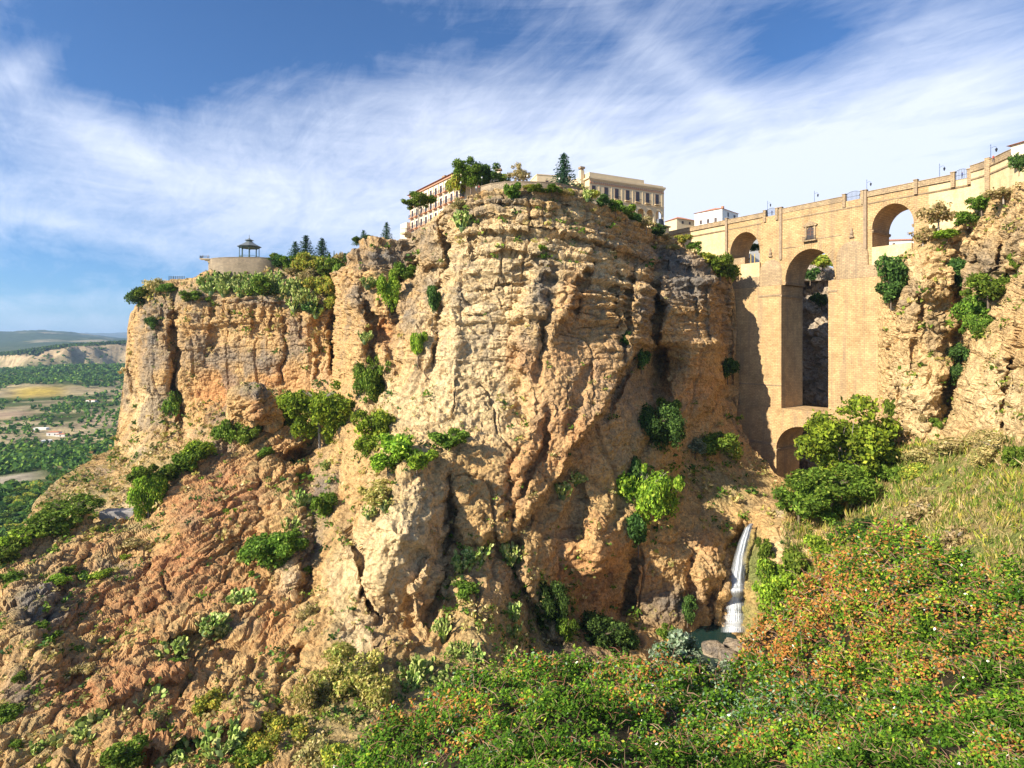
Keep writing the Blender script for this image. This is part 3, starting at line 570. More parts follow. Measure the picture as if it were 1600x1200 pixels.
def rock_r(P, N, U, V):
    w = 0.25 + 0.75 * sstep(1370, 1395, U)
    Q = np.stack([P[..., 0], P[..., 1] + 0.8 * P[..., 2], P[..., 2] * 0.5 - 0.2 * P[..., 1]], -1)
    a, b = strata(P, 4.0, (0.0, 0.35))
    d = 1.5 * fbm(P, 12, 3, off=9) + 0.8 * blk(Q, 5, 3) + 0.35 * blk(Q, 1.8, 5) + .22 * fbm(P, 1, 2) + (0.5 * a + .25 * b) * sstep(560, 400, V)
    d -= 1.2 * cracks(Q, 6, 35, 10, 4.4)
    d += 0.55 * blocks(Q, 7, 3.0, 1.0, groove=.5) + .2 * blocks(Q, 2.5, 1.2, 6.0)
    pit = np.clip(vnoise(P / 1.5 + 3) - 0.3, 0, 1); d -= .8 * pit * sstep(480, 600, V)
    return d * w
BL_R = [(1420, 460, 40, 60, GREY, .45), (1460, 520, 26, 60, GREY, .5), (1540, 420, 50, 60, GREY, .65), (1590, 380, 40, 60, GREY, .5), (1430, 420, 30, 30, CREAM, .5), (1440, 640, 60, 70, CREAM, .8), (1560, 620, 60, 80, CREAM, .9), (1410, 600, 30, 60, CREAM, .7), (1540, 500, 26, 40, DRY, .5), (1600, 540, 30, 60, TAN, .8), (1480, 640, 14, 60, DRY, .6), (1460, 460, 14, 30, ORANGE, .35)]
def col_r(P, N, U, V, d):
    c = blobs(P, U, V, TAN * 0.6 + CREAM * 0.4, BL_R, 8.0)
    n = fbm(P, 3.0, 3, 0.6, off=11)
    return mixc(c, DRY, sstep(0.4, 0.75, N[..., 2]) * sstep(-.2, .3, n) * 0.6) * (1 + 0.10 * fbm(P, 1.0, 2, off=40))[..., None]
relief('right_cliff', 1372, 1760, TOP_R, 830, CT_R, FT_R, rock_r, col_r, 1.5, 1.5, back=[(1, .1), (3, .1), (8, 0), (25, 0), (60, 0)], mat=M_ROCK, jag=3)

# ---- gorge wall behind the bridge
TOP_G = [(1215, 440), (1240, 428), (1262, 412), (1280, 424), (1300, 432), (1330, 420), (1400, 400)]
CT_G = [(1215, 440, 250), (1260, 414, 252), (1300, 430, 240), (1400, 400, 225), (1215, 700, 235), (1260, 600, 228), (1300, 600, 215), (1400, 600, 200), (1260, 760, 205), (1300, 760, 200), (1400, 760, 190), (1270, 500, 234), (1300, 500, 224)]
def rock_g(P, N, U, V): return 1.4 * blocks(P, 5, 3, 1.0) + 2.2 * blk(P, 9, 2) + 1.2 * blk(P, 3.5, 4) + 0.5 * blk(P, 1.2, 4)
def col_g(P, N, U, V, d): return mixc(np.broadcast_to(np.array((.42, .36, .29)), U.shape + (3,)), (.52, .42, .30), sstep(-.1, .4, fbm(P, 6, 3)))
relief('gorge_wall', 1200, 1400, TOP_G, 790, CT_G, [], rock_g, col_g, 2.0, 2.0, back=[(3, .2), (12, 3), (40, 8)], mat=M_ROCK)
# ---- town plateau behind the bridge and the cliffs
def plateau():
    n = 70; xs = np.linspace(-40, 330, n); ys = np.linspace(236, 560, n); X, Y = np.meshgrid(xs, ys)
    z = 30 + 0 * X + 1.5 * vnoise(np.stack([X / 30, Y / 30, X * 0], -1))
    z = np.where((X > 60) & (Y < 300) & (X < 210), 27, z)
    P = np.stack([X, Y, z], -1); idx = np.arange(n * n).reshape(n, n)
    f = np.stack([idx[:-1, :-1], idx[:-1, 1:], idx[1:, 1:], idx[1:, :-1]], -1).reshape(-1, 4)
    me = np_mesh('plateau', P.reshape(-1, 3), f, vcol=np.tile((.36, .28, .17), (n * n, 1)))
    link('plateau', me, None, M_SOIL)['kind'] = 'structure'
plateau()
# ================================================================== FAR VALLEY
def valley():
    """one sheet from below the cliffs to the mountains, laid out by bearing and distance"""
    az = np.radians(np.linspace(-64, 40, 520)); rr = np.geomspace(150, 42000, 620)
    A, Rr = np.meshgrid(az, rr); X = np.sin(A) * Rr; Y = np.cos(A) * Rr
    u = U0 + F_PX * np.tan(A)
    P0 = np.stack([X, Y, 0 * X], -1)
    z = -132 + 9 * fbm(P0, 320, 4) + 3 * fbm(P0, 60, 3, off=4)
    z = z + sstep(1400, 2500, Rr) * 34
    z += 6 * np.exp(-((u - 60) / 90) ** 2) * np.exp(-((np.log(Rr) - np.log(1950)) / 0.10) ** 2) + 20 * np.exp(-((np.log(Rr) - np.log(2700)) / 0.12) ** 2) * sstep(-40, 120, u)
    edge = 3150 + 150 * fbm(P0 * np.array([1, 0, 0]), 240, 4, .6) + 900 * sstep(40, -60, u)
    top = np.interp(u, [-600, 0, 50, 100, 150, 200, 400], [-50, -46, -28, -8, 2, 10, 18])
    k = sstep(edge, edge + 110, Rr + 50 * fbm(P0, 60, 3, .6))
    z = z * (1 - k) + (top + 3 * vnoise(P0 / 60)) * k
    m = sstep(5200, 11500, Rr) * np.interp(u, [-700, -200, 0, 60, 110, 170, 230, 500], [300, 240, 205, 195, 160, 90, 45, 90])
    z += m * (1 + 0.28 * fbm(P0, 2600, 4, ridged=True)) + sstep(5200, 9000, Rr) * 50 * fbm(P0, 900, 4, ridged=True)
    m2 = sstep(16000, 26000, Rr) * np.interp(u, [0, 150, 200, 400], [100, 260, 330, 500]); z += m2 * (1 + .2 * fbm(P0, 3000, 3, ridged=True))
    P = np.stack([X, Y, z], -1)
    z = z + 0; n = fbm(P0, 130, 4, 0.6); n2 = fbm(P0, 40, 3, .6, off=7)
    soil, ol, green, straw = np.array((.44, .34, .21)), np.array((.10, .12, .045)), np.array((.055, .085, .025)), np.array((.42, .33, .17))
    c = np.empty(X.shape + (3,)); c[:] = soil * .75 + ol * .25
    c = mixc(c, ol, sstep(-.1, .2, n)); c = mixc(c, straw, sstep(.18, .4, n2) * .7); c = mixc(c, green, sstep(.15, .4, fbm(P0, 300, 3, off=2)) * .9)
    zz = (V0 - z * F_PX / np.maximum(Y, 1))
    wood = np.exp(-((np.log(Rr) - np.log(2500)) / 0.18) ** 2) * sstep(-40, 60, u + 0 * z)
    c = mixc(c, green, np.clip(wood * 1.1 + n * .4, 0, 1) * (Rr < edge))
    field = np.exp(-(((u - 60) / 42) ** 4 + ((np.log(Rr) - np.log(1830)) / 0.05) ** 4)); c = mixc(c, (.44, .32, .07), field)
    field = np.exp(-(((u - 15) / 40) ** 4 + ((np.log(Rr) - np.log(1440)) / 0.04) ** 4)); c = mixc(c, (.36, .26, .17), field)
    field = np.exp(-(((u - 165) / 46) ** 4 + ((np.log(Rr) - np.log(1250 + (u - 150) * 2)) / 0.10) ** 4)); c = mixc(c, (.42, .31, .20), field)
    field = np.exp(-(((u - 10) / 50) ** 4 + ((np.log(Rr) - np.log(750)) / 0.03) ** 4)); c = mixc(c, (.45, .38, .28), field)
    steep = k * (1 - sstep(edge + 90, edge + 180, Rr)); c = mixc(c, mixc(np.broadcast_to(np.array((.46, .34, .2)), c.shape), (.25, .2, .13), sstep(0, .4, n2)), np.clip(steep * 1.3, 0, 1))
    c = mixc(c, (.07, .095, .04), k * sstep(edge + 100, edge + 160, Rr) * .7)
    far = sstep(4800, 7000, Rr); hill = mixc(np.broadcast_to(np.array((.05, .075, .035)), c.shape), (.34, .28, .17), sstep(.25, .5, fbm(P0, 700, 4, .6, off=3)) * .8); c = mixc(c, hill, far)
    H, W = X.shape; idx = np.arange(H * W).reshape(H, W)
    f = np.stack([idx[:-1, :-1], idx[:-1, 1:], idx[1:, 1:], idx[1:, :-1]], -1).reshape(-1, 4)
    o = link('valley_ground', np_mesh('valley_ground', P.reshape(-1, 3), f, smooth=True, vcol=c.reshape(-1, 3)), None, M_FARGROUND); o['kind'] = 'structure'
    return az, rr, z
def mat_farground():
    m, nt, out = new_mat('far_ground'); L = nt.links.new
    geo = nt.nodes.new('ShaderNodeNewGeometry'); at_ = nt.nodes.new('ShaderNodeAttribute'); at_.attribute_name = 'tint'
    n1 = nd(nt, 'ShaderNodeTexNoise', Vector=geo.outputs['Position'], Scale=0.02, Detail=9.0, Roughness=0.75)
    mr = nd(nt, 'ShaderNodeMapRange', Value=n1.outputs['Fac']); mr.inputs['From Min'].default_value = 0.35; mr.inputs['From Max'].default_value = 0.65
    mr.inputs['To Min'].default_value = 0.55; mr.inputs['To Max'].default_value = 1.45
    vs = nd(nt, 'ShaderNodeVectorMath', operation='SCALE'); L(at_.outputs['Color'], vs.inputs[0]); L(mr.outputs[0], vs.inputs['Scale'])
    b = nd(nt, 'ShaderNodeBsdfPrincipled', Roughness=1.0); L(vs.outputs[0], b.inputs['Base Color']); b.inputs['Specular IOR Level'].default_value = 0.0
    bp = nd(nt, 'ShaderNodeBump', Strength=0.8, Distance=9.0); L(n1.outputs['Fac'], bp.inputs['Height']); L(bp.outputs[0], b.inputs['Normal'])
    L(b.outputs[0], out.inputs[0]); return m
M_FARGROUND = mat_farground()
VAZ, VRR, VZ = valley()
def valley_z(u, r):
    a = np.arctan((np.asarray(u) - U0) / F_PX); i = np.clip(np.searchsorted(VAZ, a), 0, len(VAZ) - 1); j = np.clip(np.searchsorted(VRR, r), 1, len(VRR) - 1)
    t = (r - VRR[j - 1]) / (VRR[j] - VRR[j - 1])
    return VZ[j - 1, i] * (1 - t) + VZ[j, i] * t

# ================================================================== THE BRIDGE
def masonry(name, c1, c2, mort, scale=1.0, bw=0.9, rh=0.42, stain=0.68, axis='XZ', bump=0.5):
    m, nt, out = new_mat(name); L = nt.links.new
    tc = nt.nodes.new('ShaderNodeTexCoord'); sp = nt.nodes.new('ShaderNodeSeparateXYZ'); L(tc.outputs['Object'], sp.inputs[0])
    cb = nt.nodes.new('ShaderNodeCombineXYZ'); ad = nd(nt, 'ShaderNodeMath', operation='ADD'); L(sp.outputs[0], ad.inputs[0]); L(sp.outputs[1], ad.inputs[1])
    L(ad.outputs[0], cb.inputs[0]); L(sp.outputs[2], cb.inputs[1])
    br = nd(nt, 'ShaderNodeTexBrick', Vector=cb.outputs[0], Scale=scale); br.inputs['Brick Width'].default_value = bw; br.inputs['Row Height'].default_value = rh
    br.inputs['Mortar Size'].default_value = 0.05; br.inputs['Mortar Smooth'].default_value = 0.4; br.inputs['Bias'].default_value = 0.0
    br.inputs['Color1'].default_value = (*c1, 1); br.inputs['Color2'].default_value = (*c2, 1); br.inputs['Mortar'].default_value = (*mort, 1)
    n1 = nd(nt, 'ShaderNodeTexNoise', Vector=tc.outputs['Object'], Scale=0.22, Detail=7.0, Roughness=0.7)
    n2 = nd(nt, 'ShaderNodeTexNoise', Vector=tc.outputs['Object'], Scale=2.4, Detail=6.0, Roughness=0.7)
    # rain streaks: noise drawn out vertically
    mp = nd(nt, 'ShaderNodeMapping', Vector=tc.outputs['Object']); mp.inputs['Scale'].default_value = (0.55, 0.55, 0.035)
    n3 = nd(nt, 'ShaderNodeTexNoise', Vector=mp.outputs[0], Scale=1.0, Detail=5.0, Roughness=0.7)
    def rng_(n, a, b, c, d):
        q = nd(nt, 'ShaderNodeMapRange', Value=n.outputs['Fac']); q.inputs['From Min'].default_value = a; q.inputs['From Max'].default_value = b
        q.inputs['To Min'].default_value = c; q.inputs['To Max'].default_value = d; return q.outputs[0]
    mu = nd(nt, 'ShaderNodeMath', operation='MULTIPLY'); L(rng_(n1, .3, .7, .74, 1.22), mu.inputs[0]); L(rng_(n2, .3, .7, .78, 1.2), mu.inputs[1])
    vs = nd(nt, 'ShaderNodeVectorMath', operation='SCALE'); L(br.outputs['Color'], vs.inputs[0]); L(mu.outputs[0], vs.inputs['Scale'])
    mx = nt.nodes.new('ShaderNodeMix'); mx.data_type = 'RGBA'; L(vs.outputs[0], mx.inputs['A']); mx.inputs['B'].default_value = (.25, .19, .13, 1)
    L(rng_(n3, .48, .70, 0, stain), mx.inputs['Factor'])
    b = nd(nt, 'ShaderNodeBsdfPrincipled', Roughness=0.92); L(mx.outputs['Result'], b.inputs['Base Color']); b.inputs['Specular IOR Level'].default_value = .15
    h = nd(nt, 'ShaderNodeMath', operation='MULTIPLY_ADD'); L(br.outputs['Fac'], h.inputs[0]); h.inputs[1].default_value = -0.5; L(n2.outputs['Fac'], h.inputs[2])
    bp = nd(nt, 'ShaderNodeBump', Strength=bump, Distance=0.12); L(h.outputs[0], bp.inputs['Height']); L(bp.outputs[0], b.inputs['Normal'])
    L(b.outputs[0], out.inputs[0]); return m
M_BR = masonry('bridge_stone', (.58, .395, .195), (.47, .31, .15), (.34, .225, .12), bw=1.2, rh=.55, bump=.9)
M_BR2 = masonry('bridge_rubble', (.48, .35, .20), (.36, .26, .155), (.25, .19, .125), bw=1.1, rh=.5, stain=.75, bump=.9)
M_PLASTER = masonry('sand_plaster', (.66, .51, .29), (.64, .49, .27), (.58, .44, .25), bw=4, rh=2, stain=.35, bump=.2)
M_DARKST = mat_plain('weathered_stone', (.30, .22, .14), .9, .3, 1.2, .6)
M_IRON = mat_plain('black_iron', (.03, .035, .045), .5, .1, 3, .1, .5)
def sx(px): return (191.13 - 204700.0 / (px - 157.0)) / .811
def zpx(px, py): return (V0 - py) * (204700.0 / (px - 157.0)) / F_PX
BR_O = Vector((91.9, 191.13, 0)); BR_RZ = math.atan2(-.811, .585); TH = 12.0
bridge = empty('stone_bridge', BR_O, BR_RZ)
tag(bridge, 'tall sandstone arch bridge spanning the gorge between two cliffs', 'bridge')
def bay(x0, x1, top, inner, y0, y1, name, mat, n=28, base=-60.0, floor=None):
    """masonry between s=x0 and x1 with its top at z=top; inner = list of (xa, xb, springing, rise, sill) openings"""
    mb = MB(); xs = set([x0, x1])
    for (a, b, sp, rise, sill) in inner:
        for i in range(n + 1): xs.add(a + (b - a) * (1 - math.cos(math.pi * i / n)) / 2)
    xs = sorted(xs)
    def under(x, side):
        for (a, b, sp, rise, sill) in inner:
            if a - 1e-6 <= x <= b + 1e-6:
                if abs(x - a) < 1e-6 and side < 0: continue
                if abs(x - b) < 1e-6 and side > 0: continue
                t = (x - (a + b) / 2) / ((b - a) / 2); return sp + rise * math.sqrt(max(0, 1 - t * t)), sill
        return None
    for i in range(len(xs) - 1):
        p, q = xs[i], xs[i + 1]; up_, uq = under(p, 1), under(q, -1); o = under((p + q) / 2, 1)
        if o is None:
            mb.add([(p, y0, base), (q, y0, base), (q, y0, top), (p, y0, top)], [(0, 1, 2, 3)]); mb.add([(p, y1, base), (q, y1, base), (q, y1, top), (p, y1, top)], [(3, 2, 1, 0)])
        else:
            zp, zq, sill = up_[0], uq[0], o[1]
            mb.add([(p, y0, zp), (q, y0, zq), (q, y0, top), (p, y0, top)], [(0, 1, 2, 3)]); mb.add([(p, y1, zp), (q, y1, zq), (q, y1, top), (p, y1, top)], [(3, 2, 1, 0)])
            mb.add([(p, y0, zp), (q, y0, zq), (q, y1, zq), (p, y1, zp)], [(3, 2, 1, 0)])
            if sill > base:
                mb.add([(p, y0, base), (q, y0, base), (q, y0, sill), (p, y0, sill)], [(0, 1, 2, 3)]); mb.add([(p, y1, base), (q, y1, base), (q, y1, sill), (p, y1, sill)], [(3, 2, 1, 0)])
                mb.add([(p, y0, sill), (q, y0, sill), (q, y1, sill), (p, y1, sill)], [(0, 1, 2, 3)])
        mb.add([(p, y0, top), (q, y0, top), (q, y1, top), (p, y1, top)], [(0, 1, 2, 3)])
    for (a, b, sp, rise, sill) in inner:
        lo = max(sill, base)
        mb.add([(a, y0, lo), (a, y1, lo), (a, y1, sp), (a, y0, sp)], [(0, 1, 2, 3)]); mb.add([(b, y0, lo), (b, y1, lo), (b, y1, sp), (b, y0, sp)], [(3, 2, 1, 0)])
    for x, o_ in ((x0, 1), (x1, -1)): mb.add([(x, y0, base), (x, y1, base), (x, y1, top), (x, y0, top)], [(0, 1, 2, 3)])
    return mb.build(name, mat, bridge)
DECK, CORN = 44.4, 43.0
S = dict(l0=sx(1054), la=sx(1141), lb=sx(1187), ml=0.0, mr=sx(1306), ra=sx(1363), rb=sx(1428), r1=sx(1516))
# upper storey with three arches
bay(S['l0'] - 30, sx(1136), DECK, [], 0.15, TH, 'approach_wall', M_PLASTER, base=10)
bay(sx(1136), S['lb'] + 1.2, DECK, [(S['la'], S['lb'], 33.2, 7.3, 29.2)], 0, TH, 'side_arch', M_BR, base=24.0)
bay(S['lb'] + 1.2, sx(1354), DECK, [(S['ml'], S['mr'], 21.3, 10.0, 18)], -0.3, TH, 'main_arch', M_BR, n=48, base=24.0 if False else 20.4)
bay(sx(1354), S['rb'] + 3.5, DECK, [(S['ra'], S['rb'], 34.6, 6.6, 29.0)], 0, TH, 'side_arch', M_BR, base=24.0)
bay(S['rb'] + 3.5, S['r1'] + 4, DECK, [], 0.1, TH, 'approach_wall', M_PLASTER, base=5)
# two tall piers under it, and the low arch between their feet
bay(sx(1120), sx(1224.5), 20.4, [], -1.5, TH + .4, 'pier', M_BR, base=-21)
bay(sx(1298), sx(1410), 20.4, [], -1.5, TH + .4, 'pier', M_BR, base=-21)
for a, b in ((sx(1100), sx(1189)), (sx(1352), sx(1410))):
    mb = MB(); mb.box(a, b, -0.9, TH + .3, 20.404, 24.0); mb.build('pier_wall', M_BR2, bridge)
la, lb_ = sx(1218.5), sx(1298)
bay(sx(1120), sx(1390), -21.0, [(la, lb_, -35.0, 8.6, -62)], -2.2, TH + .8, 'lower_arch', M_BR, n=36, base=-60)
def ring(cx, sp, a, rise, y, w, proud, name, mat, n=40, t0=0.0, t1=math.pi):
    """voussoir ring, each stone slightly apart in the mesh"""
    mb = MB()
    for i in range(n):
        p, q = t0 + (t1 - t0) * (i + .03) / n, t0 + (t1 - t0) * (i + .97) / n
        for_ = []
        for t in (p, q):
            for k in (0.004, w):
                for_.append((cx - (a + k) * math.cos(t), sp + (rise + k) * math.sin(t)))
        (ix, iz), (ox, oz), (jx, jz), (kx, kz) = for_
        pr = proud * (1 + .3 * ((i * 7) % 3))
        mb.add([(ix, y, iz), (jx, y, jz), (kx, y, kz), (ox, y, oz), (ix, y - pr, iz), (jx, y - pr, jz), (kx, y - pr, kz), (ox, y - pr, oz)], [(4, 5, 6, 7), (0, 4, 7, 3), (1, 2, 6, 5), (3, 7, 6, 2), (0, 1, 5, 4)])
    return mb.build(name, mat, bridge)
ring((S['ml'] + S['mr']) / 2, 21.3, (S['mr'] - S['ml']) / 2, 10.0, -0.3, 2.2, .10, 'arch_ring', M_BR)
ring((S['la'] + S['lb']) / 2, 33.2, (S['lb'] - S['la']) / 2, 7.3, 0, 1.1, .10, 'arch_ring', M_BR, 26, t1=math.pi * .93)
ring((S['ra'] + S['rb']) / 2, 34.6, (S['rb'] - S['ra']) / 2, 6.6, 0, 1.3, .10, 'arch_ring', M_BR, 26)
ring((la + lb_) / 2, -35.0, (lb_ - la) / 2, 8.6, -2.2, .8, .08, 'arch_ring', M_BR, 30)
# impost and string courses, mouldings in the openings
def moulding(x0, x1, y, z, name='cornice', h=.5, pr=.35, mat=None):
    mb = MB(); mb.box(x0, x1, y - pr, y + .1, z, z + h); mb.box(x0, x1, y - pr * .55, y + .1, z - h * .5, z); return mb.build(name, mat or M_BR2, bridge)
def jamb(x, y0, y1, z, h=.45, pr=.35):
    mb = MB(); a, b = (x - .1, x + pr) if pr > 0 else (x + pr, x + .1); mb.box(a, b, y0 - .25, y1 + .2, z, z + h); mb.box(min(a, a * .5 + b * .5), max(b, a * .5 + b * .5) - .12, y0 - .15, y1 + .2, z - .35, z); return mb.build('impost', M_BR2, bridge)
for z in (20.9, 16.6): jamb(0.0 if z > 20 else sx(1224.5), -0.4 if z > 20 else -1.5, TH, z); jamb(S['mr'] if z > 20 else sx(1298), -0.4 if z > 20 else -1.5, TH, z, pr=-.35)
jamb(S['la'], 0, TH, 32.7); jamb(S['lb'], 0, TH, 32.7, pr=-.35); jamb(S['ra'], 0, TH, 34.0, pr=.45); jamb(S['rb'], 0, TH, 34.0, pr=-.45); jamb(la, -2.2, TH, -35.2)
moulding(sx(1189), sx(1224), -1.5, 16.9, pr=.22); moulding(sx(1298), sx(1312), -1.5, 16.9, pr=.22)
moulding(S['l0'] - 30, sx(1190), 0.0, 42.4, 'string_course', .3, .22); moulding(sx(1224), sx(1350), -0.3, 42.2, 'string_course', .3, .2); moulding(sx(1357), S['r1'] + 4, 0, 42.4, 'string_course', .3, .25)
moulding(sx(1224), sx(1256), -0.3, 32.6, 'string_course', .25, .15); moulding(sx(1279), sx(1316), -0.3, 34.2, 'string_course', .25, .15)
moulding(sx(1135), sx(1217), -2.2, -33.4, 'string_course', .6, .35); moulding(sx(1300), sx(1390), -2.2, -24.5, 'string_course', .5, .3); moulding(sx(1135), sx(1224), -1.5, -13.5, 'string_course', .3, .12)
# road, parapets, pilaster posts
mb = MB(); mb.box(S['l0'] - 30, S['r1'] + 4, 0, TH, DECK + .004, DECK + .1); mb.build('road_deck', M_DARKST, bridge)
def parapet(y, name='parapet'):
    mb = MB()
    gaps = [(sx(1197), sx(1213)), (sx(1323), sx(1345)), (sx(1493), sx(1514))] if y < 5 else []
    x = S['l0'] - 30
    for a, b in gaps + [(S['r1'] + 4, 0)]: mb.box(x, a, y - .35, y + .25, DECK + .1, 46.0); mb.box(x, a, y - .47, y + .37, 46.0, 46.18); x = b
    return mb.build(name, M_BR2, bridge)
parapet(0); parapet(TH - .3)
for px in (1136, 1196, 1215, 1221, 1320, 1349, 1353, 1432, 1490, 1516):
    mb = MB(); a = sx(px); w = .45; mb.box(a - w, a + w, -.75, .3, 29.0 if px in (1136, 1353, 1221) else 42.6, 46.5); mb.box(a - w - .12, a + w + .12, -.87, .42, 46.5, 46.75); mb.build('pilaster', M_BR2 if px not in (1136, 1221, 1353) else M_DARKST, bridge)
# half-round cutwaters with domed caps against the piers
for px, r, z0, z1, cap in ((1205, 4.2, -21, 25.2, 4.2), (1332, 4.6, -21, 27.0, 5.0)):
    mb = MB(); y = .1
    prof = [(r, 19.5), (r, z1)] + [(r * math.cos(t) * 1.0, z1 + cap * math.sin(t)) for t in [i * math.pi / 16 for i in range(1, 8)]] + [(.05, z1 + cap)]
    prof = [(max(.05, q), z) for q, z in prof]
    mb.lathe([(q, z) for q, z in prof], 20, (sx(px), y, 0), 0, math.pi, 2 * math.pi)
    mb.v = [(v[0], y + (v[1] - y) * .27 - .3, v[2]) for v in mb.v]
    mb.build('cutwater', M_BR2, bridge)
    mb = MB(); mb.box(sx(px) - .7, sx(px) + .7, -.9, -.3, z1 + cap + 1.0, z1 + cap + 1.35); mb.box(sx(px) - .35, sx(px) + .35, -.75, -.3, z1 + cap + 1.35, z1 + cap + 1.9); mb.lathe([(.45, 0), (.5, .4), (.25, 1.2), (.3, 1.5), (.05, 2.2)], 8, (sx(px), -.55, z1 + cap + 1.9)); mb.build('niche_ornament', M_DARKST, bridge)
# chamber window over the main arch
wx = sx(1267.5)
win = MB(); win.box(wx - 1.7, wx - 1.15, -.72, -.3, 34.2, 38.6); win.box(wx + 1.15, wx + 1.7, -.72, -.3, 34.2, 38.6); win.box(wx - 2.1, wx + 2.1, -.95, -.3, 38.6, 39.0)
win.add([(wx - 2.3, -1.0, 39.0), (wx + 2.3, -1.0, 39.0), (wx, -1.0, 40.2), (wx - 2.3, -.3, 39.0), (wx + 2.3, -.3, 39.0), (wx, -.3, 40.2)], [(0, 1, 2), (0, 2, 5, 3), (1, 4, 5, 2), (0, 3, 4, 1)])
w_o = win.build('chamber_window', M_BR2, bridge)
mb = MB(); pts = [(wx - 1.15, 34.4), (wx + 1.15, 34.4), (wx + 1.15, 37.2)] + [(wx + 1.15 * math.cos(t), 37.2 + 1.15 * math.sin(t)) for t in [i * math.pi / 10 for i in range(1, 10)]] + [(wx - 1.15, 37.2)]
mb.add([(p[0], -.36, p[1]) for p in pts] + [(p[0], -.31, p[1]) for p in pts], [tuple(range(len(pts)))[::-1]] + [(i, (i + 1) % len(pts), (i + 1) % len(pts) + len(pts), i + len(pts)) for i in range(len(pts))]); mb.build('window_opening', mat_plain('dark_glass', (.06, .045, .04), .35, .2), w_o)
mb = MB(); mb.box(wx - .05, wx + .05, -.46, -.38, 34.4, 38.2); mb.box(wx - 1.1, wx + 1.1, -.46, -.38, 36.0, 36.1); mb.box(wx - 1.1, wx + 1.1, -.46, -.38, 37.1, 37.2); mb.build('window_frame', mat_plain('red_wood', (.22, .10, .06)), w_o)
mb = MB(); mb.box(wx - 2.2, wx + 2.2, -1.6, -.3, 33.7, 34.0); mb.build('balcony', M_BR2, w_o)
mb = MB()
for i in range(17): x = wx - 2.1 + i * 4.2 / 16; mb.box(x - .03, x + .03, -1.55, -1.49, 34.0, 35.1)
mb.box(wx - 2.15, wx + 2.15, -1.57, -1.47, 35.1, 35.18); mb.build('balcony_railing', M_IRON, w_o)
# lighter infill walls under the side arches
mb = MB(); mb.box(sx(1160), sx(1189), -.9, -.2, 24.0, 29.0); mb.build('infill_wall', M_PLASTER, bridge)
mb = MB(); mb.box(sx(1364), sx(1426), -.62, -.2, 23.6, 29.2); mb.build('infill_wall', M_PLASTER, bridge)
mb = MB(); mb.box(sx(1143), sx(1163), .3, .8, 29.2, 31.6); mb.build('arch_parapet', M_BR2, bridge)
for px in (1172, 1178): mb = MB(); mb.tube((sx(px), .5, 29.2), (sx(px), .5, 32.4), .12); mb.build('yellow_post', mat_plain('yellow_paint', (.6, .42, .08)), bridge)
# ornate iron balcony railings in the parapet gaps
for a, b in ((sx(1197.5), sx(1213)), (sx(1323), sx(1345)), (sx(1493), sx(1513))):
    mb = MB(); n = max(8, int((b - a) / .35))
    for i in range(n + 1): x = a + (b - a) * i / n; mb.box(x - .03, x + .03, -.2, -.14, DECK + .1, 46.6 + .5 * math.sin(math.pi * i / n))
    for i in range(n):
        x, x2 = a + (b - a) * i / n, a + (b - a) * (i + 1) / n; mb.tube((x, -.17, 46.6 + .5 * math.sin(math.pi * i / n)), (x2, -.17, 46.6 + .5 * math.sin(math.pi * (i + 1) / n)), .05, n=5)
    mb.box(a, b, -.2, -.14, 45.5, 45.58); mb.build('iron_railing', M_BLUEIRON if 'M_BLUEIRON' in globals() else M_IRON, bridge)
# the roadway wall that curves on towards the right bank
def curve_wall():
    pts = []
    for px, py in ((1517, 260), (1530, 256), (1544, 251), (1558, 245), (1572, 238), (1586, 232), (1600, 226), (1625, 214), (1660, 198)):
        Y = 46 * F_PX / (V0 - py); pts.append(Vector(((px - U0) / F_PX * Y, Y, 0)))
    root = empty('bank_wall', pts[0]); tag(root, 'curved plastered retaining wall with stone parapet right of the bridge', 'wall')
    for nm, y0, y1, z0, z1, mt in (('wall_body', 0, 9, 5, 44.4, M_PLASTER), ('parapet', -.3, .3, 44.404, 46.0, M_BR2), ('coping', -.42, .42, 46.0, 46.18, M_BR2), ('string_course', -.25, .1, 42.4, 42.8, M_BR2)):
        mb = MB(); vs = []; fs = []
        for i, p in enumerate(pts):
            t = (pts[min(i + 1, len(pts) - 1)] - pts[max(i - 1, 0)]).normalized(); nrm = Vector((-t.y, t.x, 0)); nrm = nrm if nrm.dot(p) > 0 else -nrm
            for (yy, zz_) in ((y0, z0), (y1, z0), (y1, z1), (y0, z1)): q = p + nrm * yy - pts[0]; vs.append((q.x, q.y, zz_))
        for i in range(len(pts) - 1):
            for k in range(4): fs.append((i * 4 + k, i * 4 + (k + 1) % 4, (i + 1) * 4 + (k + 1) % 4, (i + 1) * 4 + k))
        fs += [(0, 1, 2, 3), tuple((len(pts) - 1) * 4 + k for k in (3, 2, 1, 0))]
        mb.add(vs, fs); mb.build(nm, mt, root)
    p = pts[2] - pts[0]; mb = MB(); mb.box(-.5, .5, -.8, .4, 20, 46.6); o = mb.build('pilaster', M_BR2, root); o.location = p; o.rotation_euler = (0, 0, R(-58))
curve_wall()
